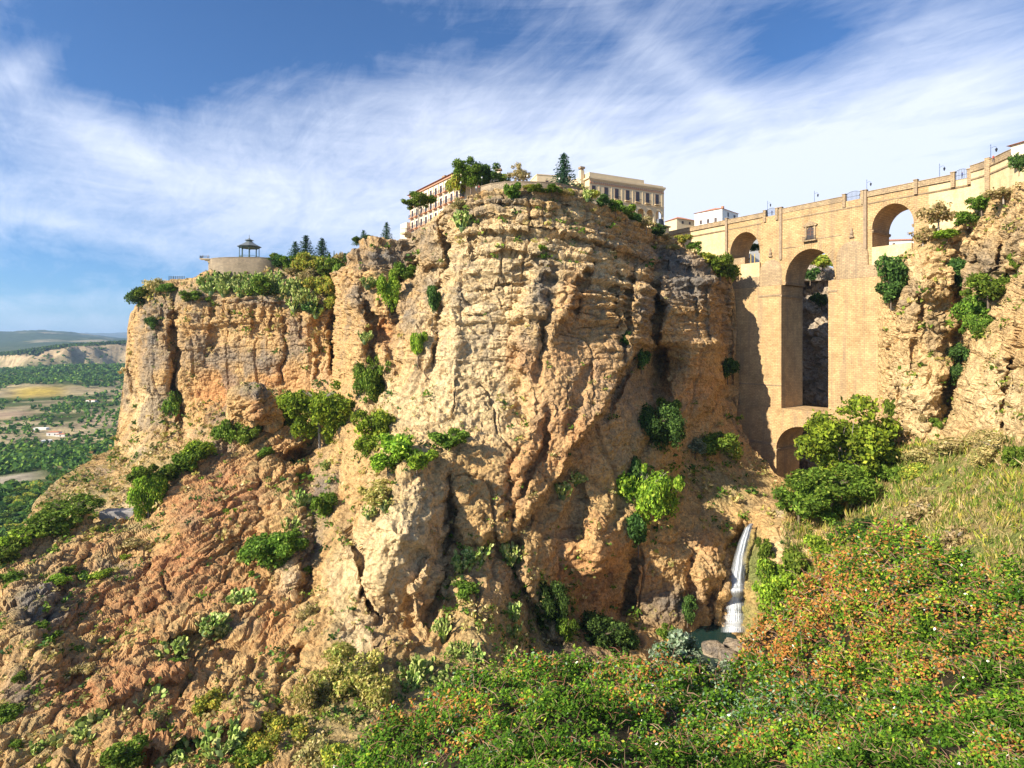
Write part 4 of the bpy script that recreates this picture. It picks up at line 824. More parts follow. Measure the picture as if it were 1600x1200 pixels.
# river, pool and waterfall
M_WATER = None
def water_mats():
    m, nt, out = new_mat('pool_water'); L = nt.links.new
    geo = nt.nodes.new('ShaderNodeNewGeometry'); n = nd(nt, 'ShaderNodeTexNoise', Vector=geo.outputs['Position'], Scale=1.6, Detail=4.0, Roughness=.6)
    b = nd(nt, 'ShaderNodeBsdfPrincipled', Roughness=.08); b.inputs['Base Color'].default_value = (.012, .035, .03, 1)
    bp = nd(nt, 'ShaderNodeBump', Strength=.35, Distance=.15); L(n.outputs['Fac'], bp.inputs['Height']); L(bp.outputs[0], b.inputs['Normal']); L(b.outputs[0], out.inputs[0])
    w, nt, out = new_mat('white_water'); L = nt.links.new
    tc = nt.nodes.new('ShaderNodeTexCoord'); mp = nd(nt, 'ShaderNodeMapping', Vector=tc.outputs['Object']); mp.inputs['Scale'].default_value = (3.4, 3.4, .16)
    n = nd(nt, 'ShaderNodeTexNoise', Vector=mp.outputs[0], Scale=1.0, Detail=6.0, Roughness=.7)
    mr = nd(nt, 'ShaderNodeMapRange', Value=n.outputs['Fac']); mr.inputs['From Min'].default_value = .36; mr.inputs['From Max'].default_value = .58; mr.inputs['To Min'].default_value = .5; mr.inputs['To Max'].default_value = 1.0
    at_ = nt.nodes.new('ShaderNodeAttribute'); at_.attribute_name = 'tint'; mu = nd(nt, 'ShaderNodeMath', operation='MULTIPLY'); L(mr.outputs[0], mu.inputs[0]); L(at_.outputs['Fac'], mu.inputs[1])
    b = nd(nt, 'ShaderNodeBsdfPrincipled', Roughness=.4); b.inputs['Base Color'].default_value = (.80, .84, .88, 1); L(mu.outputs[0], b.inputs['Alpha'])
    bp = nd(nt, 'ShaderNodeBump', Strength=.6, Distance=.3); L(n.outputs['Fac'], bp.inputs['Height']); L(bp.outputs[0], b.inputs['Normal']); L(b.outputs[0], out.inputs[0])
    return m, w
M_WATER, M_WHITE = water_mats()
def pool():
    c = at(1120, 1008, 0.0001); zc = -68.6
    pts = []
    for k in range(36):
        a = 2 * math.pi * k / 36; r = 1 + .12 * math.sin(3 * a) + .08 * math.sin(7 * a)
        pts.append((48 + 17 * r * math.cos(a), 128 + 15 * r * math.sin(a)))
    mb = MB(); mb.add([(p[0], p[1], zc) for p in pts], [tuple(range(36))]); o = mb.build('pool_water', M_WATER); o['kind'] = 'structure'
pool()
def waterfall():
    n, m = 44, 60; path = [(1175, 818, 151.0), (1170, 824, 149.3), (1163, 845, 147.2), (1157, 870, 146.0), (1152, 900, 145), (1149, 930, 144), (1147, 960, 143), (1146, 988, 142)]
    wd = [8, 13, 18, 22, 27, 32, 37, 42]; vs = []; tint = []
    ks = np.linspace(0, len(path) - 1, m)
    for k in ks:
        u, v, D = [np.interp(k, range(len(path)), [p[i] for p in path]) for i in range(3)]; w = np.interp(k, range(len(wd)), wd)
        D = min([surf('cliff', u + dx_, v)[0].y for dx_ in (-w * .3, 0, w * .3)] + [D + 1]) - .9
        for j in range(n):
            q = (j / (n - 1) - .5); x = u + q * w; bulge = 1.1 * math.cos(q * math.pi) + .5 * math.sin(j * 1.9 + k * .3) * .5
            p = at(x, v, D - bulge); vs.append(p); core = math.exp(-((q + .02) / .26) ** 2) * .75 + .7 * math.cos(q * math.pi) ** 1.3 * (1 - .4 * k / 7) if abs(q) < .499 else 0
            tint.append(min(1, core))
    z0 = -68.6
    idx = np.arange(n * m).reshape(m, n); f = np.stack([idx[:-1, :-1], idx[:-1, 1:], idx[1:, 1:], idx[1:, :-1]], -1).reshape(-1, 4)
    V_ = np.array([tuple(p) for p in vs]); V_[:, 2] = np.maximum(V_[:, 2], z0 + .02)
    t = np.array(tint)[:, None].repeat(3, 1)
    o = link('waterfall', np_mesh('waterfall', V_, f, smooth=True, vcol=t), None, M_WHITE); tag(o, 'thin white waterfall dropping into the dark pool', 'waterfall', kind='structure')
    # foam where it lands
    c = at(1146, 988, 141.5); mb = MB(); k = 40
    mb.add([(c.x, c.y, z0 + .25)] + [(c.x + (3.6 + .8 * math.sin(5 * a)) * math.cos(a), c.y + (2.6 + .7 * math.sin(4 * a + 1)) * math.sin(a) - .6, z0 + .05) for a in [2 * math.pi * i / k for i in range(k)]], [(0, i + 1, (i + 1) % k + 1) for i in range(k)])
    mb.v = [(a, b, c_) for a, b, c_ in mb.v]; o = mb.build('foam', M_FOAM); o['kind'] = 'stuff'; tag(o, 'white foam where the waterfall meets the pool', 'foam')
M_FOAM = mat_plain('foam', (.75, .8, .82), .6, .3, 2.5, .5)
waterfall()
# boulders in and beside the pool
def boulder_mesh(name, seed, sx_=1, sy=1, sz=.7, sub=4):
    import bmesh
    bm = bmesh.new(); bmesh.ops.create_icosphere(bm, subdivisions=sub, radius=1.0)
    P = np.array([v.co[:] for v in bm.verts]); n = 0.35 * fbm(P, 1.1, 3, ridged=True, off=seed) + 0.10 * fbm(P, .35, 2, off=seed); n = n[:, None]
    P = P * (1 + n) * np.array([sx_, sy, sz])
    for v, p in zip(bm.verts, P): v.co = p
    me = bpy.data.meshes.new(name); bm.to_mesh(me); bm.free(); 
    a = me.attributes.new('tint', 'FLOAT_COLOR', 'POINT'); c = np.ones((len(me.vertices), 4), dtype=np.float32)
    k = sstep(-.1, .3, fbm(P, .6, 3, off=seed))[:, None]; c[:, :3] = np.array(BOULD_A) * (1 - k) + np.array(BOULD_B) * k; a.data.foreach_set('color', c.ravel())
    return me
BOULD_A, BOULD_B = (.34, .27, .19), (.2, .17, .14)
for i, (px, py, r, lab) in enumerate(((1114, 1017, 2.2, 'large grey boulder at the edge of the dark pool'), (1138, 1030, 2.2, 'flat brown boulder in front of the large grey one at the pool'), (1150, 1010, 1.6, 'small rounded boulder at the right rim of the pool'), (1162, 1016, 1.9, 'tan boulder at the right end of the pool shore'), (1141, 1006, 1.3, 'mossy boulder behind the flat brown one in the pool'), (1148, 985, .9, 'dark wet rock in the foam at the foot of the waterfall'), (1186, 974, 1.2, 'pale stone standing on the bank right of the waterfall'))):
    D = 68.2 * F_PX / (py - V0); o = link('boulder', boulder_mesh('boulder', i * 3.1, 1.2, .95, .85, 3), None, M_ROCK); o.location = at(px, py, D); o.scale = (r, r, r); o.rotation_euler.z = i * 1.3; tag(o, lab, 'boulder', 'boulders at the plunge pool')
# ================================================================== PLANTS
def rnd_unit(n): 
    v = rng.normal(size=(n, 3)); return v / np.linalg.norm(v, axis=1, keepdims=True)
def leaf_quads(C0, Nn, size, aspect=0.55, fold=0.0):
    """diamond leaves centred at C0 facing Nn"""
    n = len(C0); t = np.cross(Nn, rnd_unit(n)); t /= np.linalg.norm(t, axis=1, keepdims=True) + 1e-9; b = np.cross(Nn, t)
    s = np.asarray(size).reshape(-1, 1) * np.ones((n, 1))
    V = np.stack([C0 - t * s, C0 - b * s * aspect, C0 + t * s, C0 + b * s * aspect], 1).reshape(-1, 3)
    return V, np.arange(n * 4).reshape(n, 4)
def pal(n, cols, w=None, jit=0.18):
    cols = np.array(cols); i = rng.choice(len(cols), n, p=w); c = cols[i] * (1 + jit * rng.normal(size=(n, 1))); return np.clip(c, 0.005, 1)
def crown(lumps, nleaf, size, cols, w=None, aspect=.55, depth=.5, out=.7):
    lumps = np.array(lumps, dtype=float); wt = lumps[:, 3] ** 2; wt /= wt.sum()
    i = rng.choice(len(lumps), nleaf, p=wt); d = rnd_unit(nleaf); d[:, 2] = np.where(rng.random(nleaf) < .35, np.abs(d[:, 2]), d[:, 2])
    r = lumps[i, 3] * (1 - depth * rng.random(nleaf) ** 1.6) * (1 + .22 * np.abs(rng.normal(size=nleaf)))
    P = lumps[i, :3] + d * r[:, None] * np.array([1, 1, .85])
    n = d * out + rnd_unit(nleaf) * .8; n /= np.linalg.norm(n, axis=1, keepdims=True)
    V, F = leaf_quads(P, n, size * (0.6 + .8 * rng.random(nleaf)), aspect)
    c = pal(nleaf, cols, w); lc = rng.normal(size=len(lumps)) * .12; c = np.clip(c * (1 + lc[i])[:, None], .004, 1)
    return V, F, c
GREENS = dict(
    bright=([(.16, .235, .02), (.11, .175, .018), (.24, .29, .035), (.05, .085, .012)], [.35, .3, .15, .2]),
    green=([(.075, .125, .016), (.11, .165, .02), (.04, .07, .01), (.17, .21, .035)], [.4, .25, .25, .1]),
    dark=([(.035, .07, .016), (.055, .10, .022), (.09, .15, .03), (.02, .04, .012)], [.4, .3, .1, .2]),
    yellow=([(.30, .30, .04), (.20, .24, .035), (.34, .26, .05), (.10, .14, .025)], [.3, .35, .15, .2]),
    dry=([(.30, .23, .10), (.22, .18, .07), (.16, .16, .05), (.38, .30, .16)], [.35, .3, .2, .15]),
    grey=([(.13, .17, .10), (.18, .22, .15), (.08, .11, .055), (.22, .24, .17)], [.35, .25, .25, .15]),
    fir=([(.035, .075, .045), (.05, .10, .05), (.025, .05, .03), (.08, .13, .06)], [.4, .3, .2, .1]),
    straw=([(.28, .22, .07), (.20, .19, .045), (.14, .16, .03), (.34, .27, .11)], [.35, .3, .2, .15]))
M_LEAF = mat_leaf('foliage', 1.8); M_BARK = mat_plain('bark', (.16, .12, .085), .9, .3, 3, .6); M_PALEBARK = mat_plain('pale_bark', (.36, .31, .25), .9, .25, 3, .5)
M_CACT = mat_leaf('cactus_skin', 1.45, .04)
def limb_mesh(h, r, nb, spread, seed, z0=-.3):
    rr = random.Random(seed); mb = MB(); mb.tube((0, 0, z0), (rr.uniform(-.06, .06), rr.uniform(-.06, .06), h * .5), r, r * .65, 7)
    for k in range(nb):
        a = k * 2.4 + rr.random(); q = spread * rr.uniform(.5, 1); zb = h * rr.uniform(.15, .5)
        m = Vector((math.cos(a) * q * .5, math.sin(a) * q * .5, zb + (h - zb) * .55)); e = Vector((math.cos(a) * q, math.sin(a) * q, h * rr.uniform(.75, 1.05)))
        mb.tube((0, 0, zb), m, r * .45, r * .28, 5); mb.tube(m, e, r * .28, r * .08, 5)
        e2 = m + Vector((math.cos(a + .9) * q * .4, math.sin(a + .9) * q * .4, h * .25)); mb.tube(m, e2, r * .2, r * .06, 4)
    me = bpy.data.meshes.new('limbs'); me.from_pydata(mb.v, [], mb.f); me.update(); return me
PROTO = {}
def shrub_proto(kind, var, nleaf=2600, size=.085, tree=False):
    key = (kind, var, tree)
    if key in PROTO: return PROTO[key]
    rr = random.Random(hash(str(key)) % 9973 if False else sum(map(ord, str(key)))); L = []
    for k in range(13 if not tree else 18):
        a = rr.uniform(0, 6.283); q = math.sqrt(rr.random()) * .8; z = rr.uniform(-.35, .68) * (1 - .5 * q) 
        L.append((math.cos(a) * q, math.sin(a) * q, z, rr.choice([.13, .18, .26, .36])))
    L.append((0, 0, .05, .42))
    cols, w = GREENS[kind]
    dp = .75 if kind in ('dry', 'straw') else .5
    n = nleaf if kind != 'dry' else int(nleaf * .55)
    V, F, c = crown(L, n, size, cols, w, depth=dp)
    me = np_mesh(kind + '_foliage', V, F, face_attr=c); me.materials.append(M_LEAF)
    lm = limb_mesh(.5, .05 if not tree else .07, 9, .55, var + 5, -.95); lm.materials.append(M_BARK if kind != 'dry' else M_PALEBARK)
    PROTO[key] = (me, lm); return PROTO[key]
SMALL = 26
def shrub(layer, px, py, w, h, kind, label, group=None, var=None, name='shrub', cat='shrub', out=.35, D=None, tree=False, parts=('foliage', 'branches')):
    var = (int(px * 3 + py) % 3) if var is None else var
    big = max(w, h) > 60
    fol, lim = shrub_proto(kind, var, 2600 if not big else 7000, .085 if not big else .052, tree) if not big else shrub_proto_big(kind, var, tree)
    if D is None: p, n = surf(layer, px, py + h * .12); D = p.y
    p = at(px, py, D); rw, rh = w / 2 * D / F_PX, h / 2 * D / F_PX
    p = p - Vector((p.x, p.y, 0)).normalized() * (rw * out + .5)
    if max(w, h) < SMALL:
        o = link(name, fol); o.location = p; o.scale = (rw * 1.25, rw * 1.25, rh * 1.35); o.rotation_euler.z = px * .37; tag(o, label, cat, group); return o
    root = empty(name, p); root.rotation_euler.z = px * .37; root.scale = (rw * 1.28, rw * 1.28, rh * 1.4); tag(root, label, cat, group)
    link(parts[0], fol, root); link(parts[1], lim, root); return root
def shrub_proto_big(kind, var, tree):
    key = (kind, var, 'big', tree)
    if key in PROTO: return PROTO[key]
    rr = random.Random(sum(map(ord, str(key)))); L = []
    for k in range(34):
        a = rr.uniform(0, 6.283); q = math.sqrt(rr.random()) * .92; z = rr.uniform(-.62, .78) * math.sqrt(max(.05, 1 - q * q)) 
        L.append((math.cos(a) * q, math.sin(a) * q, z, rr.choice([.09, .12, .16, .22, .28])))
    L.append((0, 0, 0, .45)); cols, w = GREENS[kind]
    V, F, c = crown(L, 9000 if kind != 'dry' else 4500, .05, cols, w, depth=.5 if kind != 'dry' else .8)
    me = np_mesh(kind + '_foliage', V, F, face_attr=c); me.materials.append(M_LEAF)
    lm = limb_mesh(.5, .045, 12, .62, var + 5, -1.0); lm.materials.append(M_BARK if kind not in ('dry', 'bright') else M_PALEBARK)
    PROTO[key] = (me, lm); return PROTO[key]
# prickly pear: oval pads growing from one another
def pad_mesh(var):
    key = ('cactus', var)
    if key in PROTO: return PROTO[key]
    rr = random.Random(40 + var); V = []; F = []; Cc = []; base = 0
    ang = [2 * math.pi * i / 8 for i in range(8)]
    def pad(p, d, nrm, s):
        nonlocal base
        t = d.cross(nrm).normalized(); vs = []
        for a in ang: vs.append(p + d * s * (1 - math.cos(a)) * .95 + t * s * .62 * math.sin(a) * (1 + .15 * (1 - math.cos(a))))
        V.extend([v + nrm * s * .07 for v in vs]); V.extend([v - nrm * s * .07 for v in vs]); m = p + d * s * .95
        V.append(m + nrm * s * .14); V.append(m - nrm * s * .14)
        k = rr.choice([(.14, .20, .04), (.20, .27, .06), (.30, .35, .10), (.09, .14, .03), (.36, .38, .14)])
        for i in range(8):
            j = (i + 1) % 8
            F.append((base + i, base + j, base + 16, base + 16)); F.append((base + 8 + j, base + 8 + i, base + 17, base + 17)); F.append((base + i, base + 8 + i, base + 8 + j, base + j))
            Cc.extend([k, k, k])
        base += 18
        return p + d * s * 1.8, t
    def rv(): return Vector((rr.gauss(0, 1), rr.gauss(0, 1), rr.gauss(0, 1))).normalized()
    k0 = 10; ring_ = [[Vector((.3 * q * math.cos(2 * math.pi * i / k0), .3 * q * math.sin(2 * math.pi * i / k0), z)) for i in range(k0)] for q, z in ((.5, -.95), (1, -.72), (.8, -.45))]
    V.extend(ring_[0] + ring_[1] + ring_[2])
    for l in range(2):
        for i in range(k0): F.append((l * k0 + i, l * k0 + (i + 1) % k0, (l + 1) * k0 + (i + 1) % k0, (l + 1) * k0 + i)); Cc.append((.09, .13, .05))
    base = 3 * k0
    for st in range(16):
        a = rr.uniform(0, 6.28); q = rr.random() ** .5 * .38; p = Vector((math.cos(a) * q, math.sin(a) * q, -.62 - .1 * q)); d = (Vector((math.cos(a) * q * 2.4, math.sin(a) * q * 2.4, 1)) + rv() * .25).normalized()
        front = [(p, d, rr.uniform(.15, .2))]
        for lev in range(4):
            nf = []
            for (p, d, s) in front:
                nrm = d.cross(rv()).normalized(); tip, t = pad(p, d, nrm, s)
                for c in range(rr.choice([1, 2, 2] if lev < 3 else [0])): nf.append((tip - d * s * .15 + t * s * rr.uniform(-.45, .45), (d + rv() * .65 + Vector((0, 0, .15))).normalized(), s * rr.uniform(.75, .95)))
            front = nf[:7]
    me = bpy.data.meshes.new('pads'); fs = [f if f[2] != f[3] else f[:3] for f in F]; me.from_pydata([tuple(v) for v in V], [], fs); me.update()
    a = me.attributes.new('tint', 'FLOAT_COLOR', 'FACE'); c = np.ones((len(Cc), 4), dtype=np.float32); c[:, :3] = Cc; a.data.foreach_set('color', c.ravel()); me.materials.append(M_CACT)
    PROTO[key] = me; return me
def cactus(layer, px, py, w, h, label, group=None, D=None):
    if D is None: D = surf(layer, px, py + h * .1)[0].y
    p = at(px, py, D); rw, rh = w / 2 * D / F_PX, h / 2 * D / F_PX; p = p - Vector((p.x, p.y, 0)).normalized() * (rw * .7 + .6)
    o = link('prickly_pear', pad_mesh(int(px * 7 + py) % 4)); o.location = p; o.scale = (rw * 1.4, rw * 1.4, rh * 1.5); o.rotation_euler.z = px * .9; tag(o, label, 'cactus', group); return o
# conifers
def fir_mesh(var, tiers=15, slim=1.0):
    key = ('fir', var)
    if key in PROTO: return PROTO[key]
    rr = random.Random(80 + var); C0 = []; Nn = []; 
    for k in range(tiers):
        z = .12 + .86 * k / tiers; R0 = (1 - z) ** .9 * .40 * slim + .02; nb = max(5, int(13 * (1 - z) + 4))
        for b in range(nb):
            a = 2 * math.pi * (b + rr.random() * .7) / nb; Lb = R0 * rr.uniform(.65, 1.1)
            for q in range(14):
                t = (q + rr.random()) / 14; C0.append((math.cos(a) * Lb * t + rr.gauss(0, .012), math.sin(a) * Lb * t + rr.gauss(0, .012), z - .11 * t * Lb / .4 + .02 * rr.gauss(0, 1) + .03 * t * t)); Nn.append((rr.gauss(0, .5), rr.gauss(0, .5), 1))
    C0 = np.array(C0); Nn = np.array(Nn); Nn /= np.linalg.norm(Nn, axis=1, keepdims=True)
    cols, w = GREENS['fir']; V, F = leaf_quads(C0, Nn, .026, .6); me = np_mesh('fir_crown', V, F, face_attr=pal(len(C0), cols, w)); me.materials.append(M_LEAF)
    mb = MB(); mb.tube((0, 0, -.05), (0, 0, .95), .022, .004, 6); t = bpy.data.meshes.new('trunk'); t.from_pydata(mb.v, [], mb.f); t.materials.append(M_BARK)
    PROTO[key] = (me, t); return PROTO[key]
def conifer(px, ytop, ybase, D, label, var=0, wide=1.0, name='fir_tree', group=None):
    p = at(px, ybase, D); h = (ybase - ytop) * D / F_PX; root = empty(name, p, px * .7); root.scale = (h * wide * 1.45, h * wide * 1.45, h); tag(root, label, 'tree', group)
    me, t = fir_mesh(var); link('crown', me, root); link('trunk', t, root); return root
def tree(px, py, w, h, ybase, D, kind, label, group=None, name='broadleaf_tree', pale=False):
    """crown centred at (px,py), trunk foot at row ybase"""
    fol, _ = shrub_proto_big(kind, int(px) % 3, True); c = at(px, py, D); rw, rh = w / 2 * D / F_PX, h / 2 * D / F_PX; foot = at(px, ybase, D); H = c.z - foot.z
    root = empty(name, foot); tag(root, label, 'tree', group); o = link('crown', fol, root); o.location = (0, 0, H); o.scale = (rw * 1.22, rw * 1.22, rh * 1.3); o.rotation_euler.z = px * .4
    lm = limb_mesh(H + rh * .6, max(.15, rw * .07), 8, rw * .75, int(px), -.8); lm.materials.append(M_PALEBARK if pale else M_BARK); link('trunk', lm, root); return root

S_ = shrub
# --- front cliff, left part
S_('cliff', 500, 640, 80, 88, 'bright', 'largest bright green shrub, right of the round boulder on the ridge', var=1, D=158)
S_('cliff', 448, 645, 70, 66, 'green', 'green shrub hugging the right side of the round boulder', var=0)
S_('cliff', 585, 594, 46, 78, 'green', 'tall dense green shrub in the gully below the small orange cave')
S_('cliff', 580, 668, 54, 56, 'bright', 'rounded yellow-green shrub below the tall gully shrub', var=2); S_('cliff', 574, 700, 36, 36, 'bright', 'small yellow-green shrub at the foot of the rounded one under the gully')
S_('cliff', 626, 696, 58, 52, 'bright', 'wide bright shrub on the brow of the pale pillar, middle of the row'); S_('cliff', 652, 720, 52, 46, 'bright', 'low bright shrub on the pale pillar just below the wide one', var=0); S_('cliff', 606, 722, 40, 34, 'bright', 'small bright shrub on the left edge of the pillar brow')
S_('cliff', 700, 688, 52, 36, 'green', 'green shrub at the right end of the row on the pillar brow')
S_('cliff', 653, 540, 24, 54, 'bright', 'narrow bright creeper in the vertical cleft left of the butte face'); S_('cliff', 609, 462, 34, 62, 'bright', 'tall bright green shrub in the high gully left of the butte'); S_('cliff', 630, 428, 30, 30, 'green', 'green shrub at the head of the high gully under the grey knob'); S_('cliff', 679, 474, 22, 46, 'dark', 'dark narrow shrub in the cleft under the cactus on the butte')
S_('cliff', 508, 790, 42, 48, 'green', 'dark green shrub in the shaded gully beside the pale pillar'); S_('cliff', 428, 862, 74, 66, 'green', 'large dark green shrub in the middle of the red wall', var=2)
S_('cliff', 232, 770, 44, 78, 'bright', 'tall yellow-green shrub hanging over the grey slab on the left ridge'); S_('cliff', 222, 742, 34, 34, 'green', 'green shrub on the left ridge just above the grey slab')
S_('cliff', 262, 738, 40, 34, 'green', 'dark shrub on the ridge right of the tall yellow-green one'); S_('cliff', 290, 724, 44, 40, 'green', 'green shrub midway up the rising ridge'); S_('cliff', 316, 704, 40, 34, 'bright', 'bright shrub on the ridge below the pair beside the boulder')
S_('cliff', 352, 672, 40, 42, 'green', 'dark green shrub at the lower left of the round boulder'); S_('cliff', 384, 678, 34, 34, 'green', 'dark green shrub directly under the round boulder')
S_('cliff', 108, 800, 70, 48, 'green', 'broad green bush on the low left ridge', var=0); S_('cliff', 66, 822, 56, 40, 'green', 'green bush left of the broad one on the low ridge'); S_('cliff', 30, 846, 50, 46, 'bright', 'yellow-green bush near the left end of the low ridge'); S_('cliff', 4, 868, 40, 44, 'green', 'dark bush at the left edge of the picture on the ridge')
for i, (x, y, w, h, k) in enumerate(((160, 895, 30, 16, 'bright'), (105, 890, 18, 14, 'green'), (128, 898, 20, 14, 'green'), (60, 975, 24, 18, 'green'), (40, 1010, 20, 20, 'yellow'), (360, 800, 20, 14, 'bright'), (470, 745, 16, 18, 'green'), (195, 870, 16, 12, 'bright'), (20, 915, 18, 14, 'green'), (270, 1035, 24, 14, 'green'), (110, 950, 16, 12, 'yellow'), (415, 705, 22, 20, 'green'), (30, 1055, 18, 16, 'green'), (480, 890, 16, 12, 'green'), (25, 1160, 20, 18, 'green'))):
    S_('cliff', x, y, w, h, k, 'small green tuft rooted in the rugged red and grey rock wall', 'small tufts on the red wall', name='tuft', cat='shrub')
for x, y, w, h, k, lab in ((20, 900, 40, 26, 'green', 'green shrub under the ridge near the left picture edge'), (70, 1000, 34, 28, 'green', 'dark green shrub between grey rocks on the lower left'), (95, 905, 30, 20, 'bright', 'bright shrub just below the broad ridge bush'), (205, 850, 34, 22, 'dry', 'dry brown bush in front of the grey slab'),
        (18, 1110, 44, 34, 'green', 'green shrub at the left edge above the corner'), (90, 1185, 60, 36, 'green', 'green shrub at the bottom edge left of the cacti'), (190, 1175, 56, 40, 'green', 'dark shrub at the bottom edge between the cactus clumps'), (240, 1120, 34, 26, 'dry', 'dry bush beside the cactus of the lower red wall'),
        (330, 1090, 40, 30, 'yellow', 'yellow-green bush above the bottom cactus group'), (430, 1100, 44, 34, 'green', 'green shrub above the yellow-green bottom bush'), (390, 1175, 50, 36, 'green', 'green shrub at the bottom edge right of the cacti'), (478, 960, 30, 34, 'dry', 'dry bush at the left foot of the pale pillar'), (455, 840, 26, 30, 'green', 'small shrub touching the right side of the large dark one on the red wall'), (130, 1040, 30, 22, 'dry', 'dry bush in the middle of the lower red slope')):
    S_('cliff', x, y, w, h, k, lab)
# --- butte, centre and right part
S_('cliff', 1016, 770, 74, 104, 'bright', 'yellow-green tree clinging to the cliff above the dark ivy', var=1, tree=True, name='cliff_tree', cat='tree', parts=('crown', 'trunk')); S_('cliff', 998, 830, 40, 56, 'dark', 'dark ivy hanging under the yellow-green cliff tree')
S_('cliff', 1034, 672, 60, 70, 'dark', 'dark leafy shrub above the yellow-green cliff tree'); S_('cliff', 1000, 750, 30, 60, 'dark', 'dark shrub behind the left side of the yellow-green cliff tree'); S_('cliff', 1046, 640, 34, 40, 'green', 'green shrub at the foot of the deep vertical cleft')
S_('cliff', 1112, 690, 56, 40, 'green', 'green shrub on the slope left of the bridge foot'); S_('cliff', 1148, 702, 34, 34, 'yellow', 'yellowish shrub touching the base of the left pier'); S_('cliff', 1086, 700, 30, 26, 'grey', 'greyish shrub at the left end of the slope under the round column')
S_('cliff', 1137, 578, 28, 34, 'dark', 'dark round shrub in the corner between cliff and left pier'); S_('cliff', 1126, 420, 44, 46, 'green', 'green bush on the cliff top in front of the small left arch'); S_('cliff', 1104, 404, 30, 20, 'yellow', 'low yellowish plants along the cliff top left of that arch bush')
S_('cliff', 1002, 562, 26, 34, 'dark', 'dark shrub in the cleft left of the round column, lower one'); S_('cliff', 976, 530, 22, 26, 'dark', 'dark shrub in the cleft left of the round column, upper one')
S_('cliff', 865, 948, 40, 76, 'dark', 'dark ivy patch spilling down the shaded gully centre'); S_('cliff', 882, 985, 34, 50, 'green', 'green ivy at the lower end of the shaded gully'); S_('cliff', 940, 992, 72, 64, 'dark', 'dark rounded bush in the shade left of the pool', var=1); S_('cliff', 975, 1000, 40, 36, 'dark', 'dark bush touching the right side of the rounded one near the pool')
S_('cliff', 730, 915, 38, 22, 'green', 'small dark green shrub in the middle of the central toe'); S_('cliff', 1074, 950, 26, 40, 'dark', 'dark hanging plant on the rock left of the waterfall foot')
S_('cliff', 590, 768, 54, 32, 'straw', 'straw-coloured dry shrub on the face of the pale pillar'); S_('cliff', 800, 304, 26, 34, 'green', 'green bush hanging over the cliff top below the terrace wall'); S_('cliff', 716, 322, 22, 22, 'dry', 'brownish dry shrub on the cliff top left of the terrace')
S_('cliff', 847, 388, 11, 10, 'bright', 'tiny bright tuft on the ledge at the middle of the butte', name='tuft')
for i, (x, y, w, h, k) in enumerate(((838, 297, 24, 12, 'green'), (862, 299, 26, 14, 'green'), (880, 304, 20, 12, 'dry'), (826, 295, 18, 10, 'yellow'), (893, 303, 16, 12, 'yellow'))):
    S_('cliff', x, y, w, h, k, 'low plant on the very rim of the butte under the terrace wall', 'plants along the butte rim', name='rim_plant', cat='plant')
for i, (x, y, w, h, k) in enumerate(((940, 318, 22, 20, 'dark'), (962, 326, 26, 22, 'green'), (978, 334, 30, 28, 'green'), (996, 344, 22, 20, 'dark'), (1010, 352, 26, 24, 'dry'), (1024, 362, 30, 20, 'dark'), (1040, 372, 24, 14, 'dry'), (1066, 374, 24, 16, 'yellow'), (1084, 386, 22, 14, 'green'), (1052, 388, 18, 12, 'dry'))):
    S_('cliff', x, y, w, h, k, 'bush on the slanting cliff rim below the arcaded palace', 'bushes on the rim below the palace', name='rim_bush', cat='bush')
# --- round the waterfall, river and right slope
tree(1322, 694, 118, 122, 780, 152, 'bright', 'big bright green tree standing before the low arch', pale=True)
S_('cliff', 1300, 762, 90, 60, 'green', 'broad dark green bush under the big bright tree', D=147, var=1); S_('cliff', 1248, 782, 56, 50, 'green', 'green bush at the left foot of the big bright tree', D=148); S_('cliff', 1350, 745, 56, 66, 'bright', 'bright bush at the right foot of the big bright tree', D=150); S_('cliff', 1284, 795, 46, 36, 'green', 'green bush hanging over the rock right of the waterfall lip', D=146)
S_('cliff', 1386, 705, 40, 70, 'dark', 'dark creeper at the foot of the right cliff beside the big tree'); S_('cliff', 1400, 740, 40, 30, 'green', 'green bush beside the path at the foot of the right cliff')
S_('cliff', 1216, 920, 62, 92, 'bright', 'thick green ivy mass right of the waterfall', var=2, out=.25); S_('cliff', 1195, 862, 24, 44, 'green', 'narrow green ivy strip above the thick ivy mass'); S_('cliff', 1205, 885, 30, 30, 'green', 'round ivy clump joining the strip and the thick mass'); S_('cliff', 1244, 884, 46, 50, 'green', 'dark green bush between the ivy mass and the red brambles')
S_('cliff', 1290, 856, 46, 34, 'bright', 'bright low shrub above the red brambles'); S_('cliff', 1362, 826, 80, 28, 'dark', 'long low dark bush crowning the top of the brambles'); S_('cliff', 1318, 836, 40, 24, 'green', 'green low bush left of the long dark one above the brambles')
for i, (x, y, w, h, k, lab) in enumerate(((1440, 715, 56, 34, 'dry', 'brown dry bush at the foot of the right cliff, left one'), (1492, 700, 60, 34, 'dry', 'pale brown dry bush at the foot of the right cliff, middle one'), (1552, 702, 70, 44, 'dry', 'large dry twiggy bush at the foot of the right cliff'), (1592, 718, 40, 50, 'green', 'green bush at the right edge below the cliff'), (1490, 842, 56, 50, 'dry', 'leafless grey bush on the grass slope above the brambles'), (1440, 800, 60, 50, 'dry', 'pale leafless bush on the left of the grass slope'), (1425, 735, 40, 26, 'yellow', 'yellow-green bush beside the path on the grass slope'))):
    S_('cliff', x, y, w, h, k, lab)
